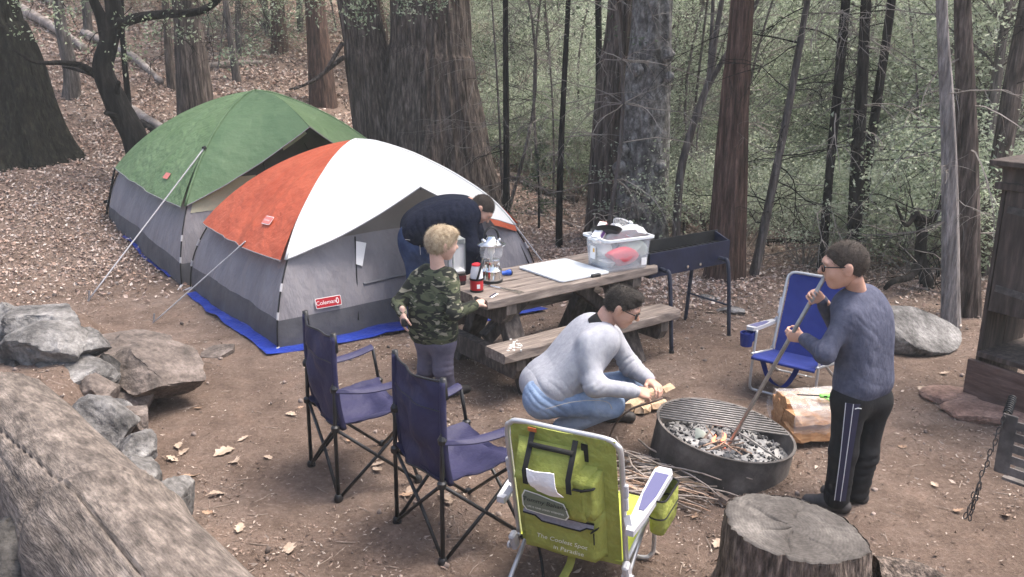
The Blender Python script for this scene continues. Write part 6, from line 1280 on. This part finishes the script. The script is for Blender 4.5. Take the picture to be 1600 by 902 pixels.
def extras(t, q, R, hh, glasses=False, eyes=True):
    if eyes:
        for s in (-1, 1):
            v, f = ICO[2]; o = link('eye', mesh_np('eye', v * hh * V(.055, .04, .035) @ R.T + q(.15 * s, .345, .045), f, ['eye_white']), t, True); link('iris', mesh_np('iris', v * hh * V(.028, .02, .03) @ R.T + q(.15 * s, .375, .045), f, ['eye_dark']), o, True)
    mb = MB(); mb.tube([q(-.09, .365, -.25), q(-.03, .395, -.252), q(.03, .395, -.252), q(.09, .365, -.25)], hh * .012, 5); mb.build('mouth', 'lip', t, True)
    if glasses:
        gl = thing('x', '', '', V(t.location)); bpy.data.objects.remove(gl); fr = None
        for s in (-1, 1):
            mb = MB(); aa = np.linspace(0, 2 * PI, 18, endpoint=False); mb.tube([q(.16 * s + .125 * math.cos(a), .43 - .04 * abs(math.cos(a)) * (1 if math.cos(a) * s > 0 else 0), .03 + .085 * math.sin(a)) for a in aa], hh * .014, 6, closed=True); g = mb.build('glasses_rim', 'pole_black', t, True)
            mb = MB(); mb.tube([q(.285 * s, .40, .06), q(.345 * s, .2, .06), q(.355 * s, -.02, .055), q(.345 * s, -.1, -.02)], hh * .012, 6); mb.build('temple', 'pole_black', g, True)
            mb = MB(); mb.add([q(.16 * s + .12 * math.cos(a), .428, .03 + .08 * math.sin(a)) for a in aa], [tuple(range(18))]); mb.build('lens', 'lamp_glass', g, True)
        mb = MB(); mb.tube([q(-.04, .44, .05), q(0, .465, .06), q(.04, .44, .05)], hh * .012, 6); mb.build('glasses_bridge', 'pole_black', t, True)
def hairmesh(t, q, R, hh, mat, seed, thick=.02, line=(-.63, .77), off=-.02, name='hair', rough=.0012, fringe=None):
    r, f, u = R[:, 0], R[:, 1], R[:, 2]; p = [ell(q(0, -.045, .10), hh * V(.325 + thick, .405 + thick, .385 + thick * 1.6), R, .02)]
    if fringe: p += fringe
    n = -(f * line[0] + u * line[1]); o = skinmesh(name, [(p, .006, [(q(0, 0, off), n)])], mat, t, rough, (60, 60, 60), seed, 1)
    me = o.data; v = np.zeros(len(me.vertices) * 3, np.float32); me.vertices.foreach_get('co', v); v = v.reshape(-1, 3); g_ = np.random.default_rng(seed); nb_ = 5200; k = g_.integers(0, len(v), nb_); c0 = q(0, -.045, .10); P = v[k] + g_.normal(0, .002, (nb_, 3)); N_ = P - c0; N_ /= np.linalg.norm(N_, axis=1)[:, None]
    crown_ = unit(-f * .45 + u); fl = N_ - crown_; fl -= N_ * (fl * N_).sum(1)[:, None]; fl /= np.linalg.norm(fl, axis=1)[:, None] + 1e-6; D = N_ * (.35 if thick > .04 else .75) + fl * (1. if thick > .04 else .5) + g_.normal(0, .22, (nb_, 3)); D /= np.linalg.norm(D, axis=1)[:, None]
    S_ = np.cross(D, N_); S_ /= np.linalg.norm(S_, axis=1)[:, None] + 1e-6; L_ = (g_.uniform(.5, 1.2, nb_) * (.026 if thick > .04 else .011 if thick < .025 else .018))[:, None]; w_ = .0011
    B = np.stack([P - S_ * w_ - N_ * .003, P + S_ * w_ - N_ * .003, P + D * L_], 1).reshape(-1, 3); link('hair_strands', mesh_np('hair_strands', B, np.arange(nb_ * 3).reshape(-1, 3), [mat]), o)['kind'] = 'stuff'
M('skin', (.52, .29, .21), (.60, .36, .27), 14, .55, .25, 90, spec=.35, bdist=.002); M('skin_pale', (.58, .36, .28), (.66, .43, .34), 14, .55, .25, 90, spec=.35, bdist=.002)
M('eye_white', (.7, .68, .66), rough=.3); M('eye_dark', (.03, .02, .015), rough=.2); M('lip', (.36, .14, .12), rough=.5)
M('hair_dark', (.018, .014, .011), (.05, .04, .033), 60, .6, .8, 220, bdist=.006); M('hair_brown', (.03, .023, .018), (.075, .058, .047), 90, .7, .9, 260, bdist=.006); M('hair_blond', (.26, .19, .115), (.48, .39, .27), 40, .55, .9, 90, bst=(1.6, 1.6, .25), bdist=.008)
M('sweater_grey', (.32, .325, .36), (.385, .39, .42), 30, .95, .42, 13, st=(1, 1, .7), spec=.1, bdist=.022); M('collar_black', (.012, .012, .013), rough=.85); M('shirt_slate', (.066, .071, .105), (.10, .105, .145), 30, .95, .6, 19, st=(1, 1, .7), spec=.1, bdist=.02); M('pants_black', (.006, .006, .007), (.014, .014, .016), 10, .8, .2, 50); M('stripe_navy', (.03, .028, .055), rough=.8); M('piping_white', (.55, .55, .57), rough=.8)
M('denim_light', (.16, .23, .36), (.34, .42, .56), 5, .9, .4, 26, spec=.15, c3=(.24, .32, .46), bdist=.02); M('denim_dark', (.022, .035, .08), (.06, .085, .16), 6, .9, .4, 160, spec=.15, bdist=.004); M('sweater_navy', (.008, .010, .020), (.016, .019, .034), 30, .95, .6, 15, spec=.1, bdist=.025); M('pants_mauve', (.085, .08, .12), (.13, .12, .165), 8, .9, .3, 60); M('shoe_dark', (.03, .028, .028), (.07, .062, .06), 14, .6); M('stitch', (.5, .47, .42), rough=.9); M('belt', (.07, .03, .02), rough=.6)
def camo():
    m = M('camo', (.03, .03, .02), rough=.95, bump=.4, bscale=120, bdist=.004); N = m.node_tree.nodes; L = m.node_tree.links; tc = N.new('ShaderNodeTexCoord'); mp = N.new('ShaderNodeMapping'); mp.inputs['Scale'].default_value = (9, 9, 20); L.new(tc.outputs['Object'], mp.inputs[0]); cur = None
    for i, (c, th) in enumerate((((.018, .020, .016), 0), ((.085, .095, .055), .52), ((.05, .058, .034), .56), ((.24, .22, .165), .60))):
        if i == 0: rgb = N.new('ShaderNodeRGB'); rgb.outputs[0].default_value = (*c, 1); cur = rgb.outputs[0]; continue
        no = N.new('ShaderNodeTexNoise'); no.noise_dimensions = '4D'; no.inputs['W'].default_value = i * 3.7; no.inputs['Scale'].default_value = 1.1 if i < 3 else 1.5; no.inputs['Detail'].default_value = 2; no.inputs['Distortion'].default_value = .6; L.new(mp.outputs[0], no.inputs['Vector'])
        rp = N.new('ShaderNodeValToRGB'); rp.color_ramp.elements[0].position = th; rp.color_ramp.elements[1].position = th + .03; L.new(no.outputs[0], rp.inputs[0]); q = N.new('ShaderNodeMix'); q.data_type = 'RGBA'; L.new(rp.outputs[0], q.inputs[0]); L.new(cur, q.inputs[6]); q.inputs[7].default_value = (*c, 1); cur = q.outputs[2]
    L.new(cur, N['Principled BSDF'].inputs['Base Color'])
camo()
# ---------------------------------------------------------------- squatting man
hd, ud = V(.86, -.2, -.42), V(.42, -.12, .9); hh = .25; hc = at(972, 480, 4.98)
t = thing('person', 'person squatting in a light grey sweater and jeans, holding sticks over the fire ring', 'person', on(.45, 5.0)); t.location.z = Hs(.45, 5.)
hp, q, R = head(hc, hd, ud, hh); nk = at(942, 507, 5.0)
sR, sL = at(919, 536, 4.84), at(956, 524, 5.16); eR, wR = at(929, 604, 4.70), at(992, 612, 4.72); eL, wL = at(985, 572, 5.12), at(1014, 594, 4.97)
sd = unit(V(-.25, 1., 0)); hipR, hipL = at(848, 625, 4.88), at(862, 617, 5.10); kR, kL = at(954, 632, 4.80), at(984, 598, 5.18); aR, aL = at(878, 668, 4.98), at(945, 652, 5.26)
aL[2] = Hs(*aL[:2]) + .09; 
handR = hand(wR, at(1030, 618, 4.78) - wR, V(.25, .5, -.8), -1, 1.05, .62, .05, .8); handL = hand(wL, at(1034, 610, 4.86) - wL, V(.1, -.6, -.75), 1, 1.05, .55, .05, .8)
headp = hp
body = [cap(hc - unit(hd) * .05 - unit(ud) * .08, nk, .062, .068, .03)] + torso([(nk + V(-.03, 0, -.06), sd * .10, .05), (at(905, 562, 5.0), sd * .09, .07), (at(858, 610, 5.), sd * .08, .075)], 6, .04) + limbp([sR, eR, wR], [.05, .04, .027]) + limbp([sL, eL, wL], [.05, .04, .027]) + limbp([hipR, kR, aR], [.07, .05, .04]) + limbp([hipL, kL, aL], [.07, .05, .04])
skinmesh('body', [(body, .008, ()), (headp, .005, ()), (handR, .004, ()), (handL, .004, ())], 'skin', t)
lv = [(nk + V(-.02, 0, -.055), sd * .115, .078), (at(921, 533, 5.0), sd * .13, .08), (at(902, 558, 5.0), sd * .115, .1), (at(878, 585, 5.0), sd * .11, .1), (at(852, 603, 5.0), sd * .105, .105)]
swp = torso(lv, 8, .05) + limbp([sR + V(0, 0, -.0), eR, wR - (wR - eR) * .10], [.058, .056, .048], .06) + limbp([sL, eL, wL - (wL - eL) * .12], [.068, .058, .047], .05)
skinmesh('sweater', [(swp, .0065, ())], 'sweater_grey', t, .008, (7, 7, 13), 3, cr=[(eR, wR - sR, .12, .042, .012), (eL, wL - sL, .12, .042, .012), (at(850, 600, 4.9), unit(at(930, 510, 5) - at(840, 600, 5)), .2, .06, .009), ((wR + eR) / 2, wR - eR, .09, .036, .007)])
for e_, w_ in ((eR, wR), (eL, wL)): skinmesh('cuff', [([cap(w_ - (w_ - e_) * .17, w_ - (w_ - e_) * .02, .047, .041, .01)], .006, ())], 'sweater_grey', t)
skinmesh('hem', [(torso([(at(853, 602, 5.0), sd * .105, .111), (at(846, 608, 5.0), sd * .105, .109)], 4, .03), .010, ())], 'sweater_grey', t)
mb = MB(); cN = nk + V(.005, -.005, .0); ring = []
nu = unit(hc - nk); R2 = mx(V(1, 0, 0) - nu * nu[0], nu); 
for k, (rr, h) in enumerate(((.088, -.045), (.086, -.01), (.080, .022), (.074, .024))): ring.append([cN + rr * (math.cos(a) * R2[:, 0] + math.sin(a) * 1.05 * R2[:, 1]) + nu * (h - .02 * max(0, math.sin(a))) for a in np.linspace(0, 2 * PI, 33)])
mb.grid(np.array(ring)); mb.build('collar', 'collar_black', t, True, smooth=True)
trp = [cap(hipR, hipL, .112, None, .05), cap(at(846, 614, 4.93), at(849, 610, 5.08), .102, None, .05)] + limbp([hipR, kR], [.105, .08], .05) + limbp([hipL, kL], [.102, .08], .05) + limbp([kR, aR], [.083, .062], .03) + limbp([kL, aL], [.083, .06], .03)
skinmesh('jeans', [(trp, .007, ())], 'denim_light', t, .006, (9, 9, 9), 5, cr=[(kR + V(-.08, 0, -.03), V(1, 0, .6), .11, .04, .009), (hipR + V(.05, -.05, .03), V(.7, 0, 1), .14, .045, .009), (kL, V(1, 0, .3), .1, .04, .007)])
for nme, p0, p1 in (('jeans_seam', at(850, 640, 4.76), at(948, 628, 4.70)),): mb = MB(); mb.tube(bez([p0, (p0 + p1) / 2 + V(0, -.008, .03), p1, at(958, 650, 4.73)], 20), .0022, 5); mb.build(nme, 'stitch', t, True)
skinmesh('shoe', [(shoe(aL, aL + V(.2, -.02, 0), 1.1), .008, ())], 'shoe_dark', t); skinmesh('shoe', [([cap(aR + V(-.02, 0, -.0), aR + V(.05, 0, -.05), .045, .04, .03), cap(aR + V(.05, 0, -.05), aR + V(.12, 0, -.055), .042, .035, .03)], .008, ())], 'shoe_dark', t)
hairmesh(t, q, R, hh, 'hair_dark', 3, .03, (-.55, .83), .0, fringe=[ell(q(0, .24, .42), hh * V(.2, .13, .09), R, .04)]); extras(t, q, R, hh, True)
# twig he feeds to the fire
mb = MB(); mb.tube(bez([at(1036, 622, 4.80), at(1020, 628, 4.80), at(985, 640, 4.85), at(962, 662, 4.9), on(*gz(950, 690)[:2], .01)], 24), [.008] * 21 + [.008] * 4 if 0 else .007, 6); tag(mb.build('twig', 'stick_dark', smooth=True), 'long bent twig in the hands of the squatting person', 'twig')
# ---------------------------------------------------------------- boy with the pipe
t = thing('person', 'person in a slate blue shirt and black track pants blowing through a long pipe', 'person', on(1.86, 4.2)); t.location.z = Hs(1.86, 4.2)
hd, ud = V(-.93, .30, -.12), V(-.12, 0, 1.); hh = .25; hc = at(1320, 415, 4.17); hp, q, R = head(hc, hd, ud, hh); nk = at(1340, 462, 4.22)
tf = unit(V(-.55, .83, 0)); sd = V(-tf[1], tf[0], 0)       # his left
sL, sR = at(1324, 494, 4.11), at(1374, 490, 4.29); eL, wL = at(1289, 553, 4.06), at(1243, 552, 4.18); eR, wR = at(1318, 535, 4.52), at(1288, 482, 4.34)
hipL, hipR = at(1327, 628, 4.15), at(1364, 628, 4.24); kL, kR = at(1318, 705, 4.12), at(1350, 708, 4.22); aL, aR = at(1309, 772, 4.11), at(1335, 773, 4.20)
for a_ in (aL, aR): a_[2] = max(a_[2], Hs(a_[0], a_[1]) + .07)
mouth = q(0, .40, -.25); tip = RW2((.03, -.03, .10)); tip = np.array(tip); pd = unit(tip - mouth)
gripR = mouth + pd * .13; gripL = mouth + pd * np.clip(((wL - mouth) @ pd), .42, .62); 
wR = gripR + V(.05, .02, -.015) ; wL = gripL + V(.062, -.03, .012)
handR = hand(wR, unit(gripR - wR + V(-.03, .0, .04)), V(-.5, -.75, .1), 1, .82, .95, .03, .9); handL = hand(wL, unit(gripL - wL + V(-.02, 0, .02)), V(-.25, .75, .2), 1, .82, .95, .03, .9)
headp = hp
body = [cap(hc - unit(hd) * .04 - unit(ud) * .07, nk, .046, .05, .03)] + torso([(nk + V(0, 0, -.06), sd * .09, .05), (at(1348, 540, 4.2), sd * .07, .07), (at(1347, 620, 4.2), sd * .06, .075)], 6, .05) + limbp([sL, eL, wL], [.036, .03, .022]) + limbp([sR, eR, wR], [.036, .03, .022]) + limbp([hipL, kL, aL], [.06, .045, .033]) + limbp([hipR, kR, aR], [.06, .045, .033])
skinmesh('body', [(body, .008, ()), (headp, .005, ()), (handR, .0038, ()), (handL, .0038, ())], 'skin', t)
lv = [(nk + V(.006, .0, -.012), sd * .028, .052), (nk + V(.005, .0, -.05), sd * .085, .055), (at(1348, 496, 4.2), sd * .09, .066), (at(1350, 528, 4.2), sd * .08, .08), (at(1350, 575, 4.2), sd * .074, .08), (at(1348, 604, 4.2), sd * .076, .084)]
shp = torso(lv, 8, .045) + limbp([sL, eL, wL - (wL - eL) * .12], [.055, .046, .037], .045) + limbp([sR, eR, wR - (wR - eR) * .14], [.054, .046, .036], .045)
skinmesh('shirt', [(shp, .006, ())], 'shirt_slate', t, .006, (8, 8, 14), 7, cr=[(eL, wL - sL, .1, .036, .012), (at(1350, 590, 4.12), V(.45, .1, 1), .12, .075, .006), (sL + V(.05, -.02, -.08), V(.6, .2, .8), .1, .045, .007), (at(1345, 530, 4.1), V(.7, .4, .6), .12, .06, .006)])
for e_, w_ in ((eL, wL), (eR, wR)): skinmesh('cuff', [([cap(w_ - (w_ - e_) * .2, w_ - (w_ - e_) * .02, .037, .031, .01)], .005, ())], 'shirt_slate', t)
trp = [cap(hipL, hipR, .088, None, .05), cap(hipL + V(0, 0, .05), hipR + V(0, 0, .05), .082, None, .05)] + limbp([hipL, kL, aL + V(-.005, 0, -.02)], [.088, .069, .067], .04) + limbp([hipR, kR, aR + V(.0, 0, -.02)], [.088, .069, .067], .04)
skinmesh('track_pants', [(trp, .009, [(V(0, 0, Hs(1.86, 4.2) + .025), V(0, 0, -1))])], 'pants_black', t, .007, (8, 8, 6), 9, cr=[(aL + V(0, 0, .06), V(.2, 0, 1), .13, .045, .010), (aR + V(0, 0, .06), V(-.2, 0, 1), .13, .045, .010), (kL, V(.3, 0, 1), .14, .06, .008), (kR, V(-.3, 0, 1), .14, .06, .008)])
# side stripe with piping on the near leg
def along(path, out, w, rr, n=24):
    P = bez(path, n); G = []
    for i, p in enumerate(P): r_ = np.interp(i / (len(P) - 1), [0, .5, 1], rr); G.append([p + unit(out * math.cos(b) + np.cross(unit(path[-1] - path[0]), out) * math.sin(b)) * (r_ + .0045) for b in np.linspace(-w, w, 7)])
    return np.array(G)
od = unit(V(-.2, -1, .0)); G = along([hipL + V(0, 0, .03), kL, aL], od, .38, [.095, .074, .071]); mb = MB(); mb.slab(G, od, .002); s_ = mb.build('side_stripe', 'stripe_navy', t, True, smooth=True)
for j, o_ in ((3, 0), (6, 0)): mb = MB(); mb.tube(G[:, j] + od * .004, .0022, 5); mb.build('piping', 'piping_white', s_, True)
mb = MB(); p = G[1, 1] + od * .004; mb.tube([p + V(-.015, 0, 0), p + V(0, -.002, .006), p + V(.018, 0, .002)], .003, 5); mb.build('logo_mark', 'piping_white', s_, True)
for a_ in (aL, aR): skinmesh('shoe', [(shoe(a_, a_ + V(-.2, .1, 0), .95), .008, ())], 'shoe_dark', t)
hairmesh(t, q, R, hh, 'hair_brown', 5, .018, (-.60, .80), -.03); extras(t, q, R, hh, True)
mb = MB(); mb.tube([mouth - pd * .01, mouth + pd * .5, tip], .0115, 12); M('pipe', (.30, .29, .28), (.42, .41, .39), 20, .45, metal=.6); pp = mb.build('blow_pipe', 'pipe', smooth=True); tag(pp, 'long grey metal pipe from the mouth of the person to the fire', 'pipe')
# ---------------------------------------------------------------- blond boy in camouflage
t = thing('person', 'blond person in a camouflage shirt reaching over the picnic table', 'person', on(-.5, 5.66)); t.location.z = Hs(-.5, 5.66)
hd, ud = V(.88, .44, -.12), V(.08, 0, 1.); hh = .232; hc = at(691, 381, 5.66); hp, q, R = head(hc, hd, ud, hh); nk = at(684, 420, 5.66)
tf = unit(V(.5, .87, 0)); sd = V(-tf[1], tf[0], 0)
sL, sR = at(651, 434, 5.72), at(706, 445, 5.58); eL, wL = at(622, 474, 5.68), at(629, 491, 5.55); eR, wR = at(710, 490, 5.46), at(744, 476, 5.62)
hipL, hipR = at(668, 530, 5.71), at(692, 532, 5.62); kL, kR = at(668, 575, 5.74), at(692, 578, 5.62); aL, aR = at(662, 615, 5.82), at(700, 618, 5.66)
for a_ in (aL, aR): a_[2] = Hs(a_[0], a_[1]) + .075
handL = hand(wL, V(.02, -.05, -1), V(.8, .4, 0), -1, .8, .35, .1, .4); handR = hand(wR, at(760, 466, 5.72) - wR, V(.1, .1, -1), 1, .85, .3, .1, .3)
headp = hp
body = [cap(hc - unit(hd) * .04 - unit(ud) * .07, nk, .047, .05, .03)] + torso([(nk + V(0, 0, -.05), sd * .085, .045), (at(678, 475, 5.66), sd * .07, .065), (at(680, 528, 5.66), sd * .06, .07)], 6, .05) + limbp([sL, eL, wL], [.034, .028, .021]) + limbp([sR, eR, wR], [.034, .028, .021]) + limbp([hipL, kL, aL], [.055, .04, .03]) + limbp([hipR, kR, aR], [.055, .04, .03])
skinmesh('body', [(body, .008, ()), (headp, .005, ()), (handL, .004, ()), (handR, .004, ())], 'skin_pale', t)
lv = [(nk + V(.0, .0, -.035), sd * .085, .05), (at(680, 448, 5.66), sd * .09, .062), (at(677, 475, 5.66), sd * .078, .078), (at(676, 500, 5.66), sd * .078, .082), (at(677, 522, 5.66), sd * .08, .085)]
shp = torso(lv, 8, .045) + limbp([sL, eL, wL - (wL - eL) * .1], [.05, .042, .037], .04) + limbp([sR, eR, wR - (wR - eR) * .12], [.05, .045, .039], .04)
skinmesh('camouflage_shirt', [(shp, .0065, ())], 'camo', t, .006, (8, 8, 14), 12, cr=[(eL, wL - sL, .1, .036, .007), (eR, wR - sR, .1, .036, .007), (at(678, 510, 5.56), V(.2, 0, 1), .16, .05, .008), (at(690, 470, 5.58), V(.6, 0, .7), .12, .05, .007)])
trp = [cap(hipL, hipR, .092, None, .05)] + limbp([hipL, kL, aL], [.088, .066, .058], .04) + limbp([hipR, kR, aR], [.088, .066, .058], .04)
skinmesh('trousers', [(trp, .009, ())], 'pants_mauve', t, .006, (8, 8, 6), 13, cr=[(kL, V(0, 0, 1), .12, .045, .008), (kR, V(0, 0, 1), .12, .045, .008)])
for a_ in (aL, aR): skinmesh('shoe', [(shoe(a_, a_ + V(.2, .1, 0), .95), .008, ())], 'shoe_dark', t)
hairmesh(t, q, R, hh, 'hair_blond', 15, .05, (-.60, .80), -.09, rough=.003, fringe=[ell(q(0, .26, .36), hh * V(.27, .16, .12), R, .05), ell(q(0, -.25, .05), hh * V(.3, .2, .3), R, .05)]); extras(t, q, R, hh)
mb = MB(); mb.box(wL + V(.012, -.02, -.05), (.035, .05, .06), bev=.008); tag(mb.build('walkie_talkie', 'black_plastic'), 'small black gadget in the lowered hand of the blond person', 'gadget')
gR = at(760, 468, 5.70); mb = MB(); mb.box(gR + V(.02, .02, .005), (.03, .15, .008), mx(unit(V(.7, .7, .25)), V(0, 0, 1)), bev=.002); tag(mb.build('knife_case', 'chrome'), 'silver utensil in the outstretched hand of the blond person', 'utensil')
# ---------------------------------------------------------------- man bending over behind the table
t = thing('person', 'person in navy sweater and dark jeans bending over by the tent', 'person', on(-.75, 7.25)); t.location.z = Hs(-.75, 7.25)
hd, ud = V(.62, -.1, -.78), V(.78, 0, .62); hh = .245; hc = at(752, 327, 7.15); hp, q, R = head(hc, hd, ud, hh); nk = at(734, 322, 7.2)
sd = unit(V(-.2, 1, 0)); sR, sL = at(727, 343, 7.02), at(733, 332, 7.40); eR, wR = at(737, 388, 6.98), at(727, 425, 7.0); eL, wL = at(748, 375, 7.4), at(745, 415, 7.35)
hipR, hipL = at(652, 385, 7.14), at(660, 380, 7.34); kR, kL = at(655, 440, 7.16), at(668, 438, 7.38); aR, aL = at(650, 492, 7.16), at(672, 486, 7.4)
for a_ in (aL, aR): a_[2] = Hs(a_[0], a_[1]) + .09
handR = hand(wR, V(.05, 0, -1), V(-.6, .6, 0), 1, 1., .4, .1); handL = hand(wL, V(.05, 0, -1), V(-.6, -.6, 0), -1, 1., .4, .1)
headp = hp
body = [cap(hc - unit(hd) * .05 - unit(ud) * .08, nk, .06, .065, .03)] + torso([(nk, sd * .10, .06), (at(690, 352, 7.22), sd * .09, .085), (at(657, 372, 7.24), sd * .08, .085)], 6, .05) + limbp([sR, eR, wR], [.05, .04, .028]) + limbp([sL, eL, wL], [.05, .04, .028]) + limbp([hipR, kR, aR], [.08, .055, .04]) + limbp([hipL, kL, aL], [.08, .055, .04])
skinmesh('body', [(body, .009, ()), (headp, .0055, ()), (handR, .0045, ()), (handL, .0045, ())], 'skin', t)
lv = [(nk + V(-.03, 0, -.02), sd * .11, .07), (at(722, 334, 7.22), sd * .14, .11), (at(700, 338, 7.22), sd * .14, .14), (at(675, 347, 7.23), sd * .13, .145), (at(653, 360, 7.24), sd * .12, .135)]
shp = torso(lv, 8, .05) + limbp([sR, eR, wR - (wR - eR) * .1], [.085, .07, .05], .05) + limbp([sL, eL, wL - (wL - eL) * .1], [.085, .07, .05], .05)
skinmesh('sweater', [(shp, .011, ())], 'sweater_navy', t, .008, (7, 7, 9), 21, cr=[(eR, wR - sR, .13, .05, .01), (sR + V(-.05, -.05, .02), V(1, 0, .2), .16, .06, .012), (at(665, 350, 7.05), V(1, 0, .3), .16, .06, .01)])
mb = MB(); mb.tube([nk + .085 * (math.cos(a) * sd + math.sin(a) * unit(V(-.62, 0, .78))) + unit(hc - nk) * .02 for a in np.linspace(0, 2 * PI, 24, endpoint=False)], .014, 6, closed=True); mb.build('collar', 'collar_black', t, True, smooth=True)
trp = [cap(hipR, hipL, .15, None, .05), cap(at(645, 370, 7.16), at(650, 367, 7.32), .13, None, .05)] + limbp([hipR, kR, aR], [.135, .10, .08], .05) + limbp([hipL, kL, aL], [.135, .10, .08], .05)
skinmesh('jeans', [(trp, .011, ())], 'denim_dark', t, .007, (8, 8, 8), 23, cr=[(hipR + V(.08, -.08, -.02), V(1, 0, .5), .16, .05, .012)])
mb = MB(); p = at(643, 385, 6.99); mb.tube([p + V(-.05, -.004, .06), p + V(.07, -.012, .045), p + V(.075, -.012, -.07)], .0022, 5); mb.build('pocket_stitching', 'stitch', t, True)
for a_ in (aL, aR): skinmesh('shoe', [(shoe(a_, a_ + V(.2, -.04, 0), 1.1), .009, ())], 'shoe_dark', t)
hairmesh(t, q, R, hh, 'hair_brown', 25, .02, (-.63, .77), -.05); extras(t, q, R, hh)
# ================================================================ thin woodland haze
hz = bpy.data.materials.new('haze_air'); hz.use_nodes = True; N = hz.node_tree.nodes; N.remove(N['Principled BSDF'])
pv = N.new('ShaderNodeVolumePrincipled'); pv.inputs['Color'].default_value = (.90, .95, .91, 1); pv.inputs['Density'].default_value = .0029; pv.inputs['Anisotropy'].default_value = .2
hz.node_tree.links.new(pv.outputs[0], N['Material Output'].inputs['Volume']); MAT['haze_air'] = hz
mb = MB(); mb.box((0, 40, 6), (240, 200, 38)); tag(mb.build('haze', 'haze_air'), 'thin pale haze filling the wood', 'haze', kind='stuff')
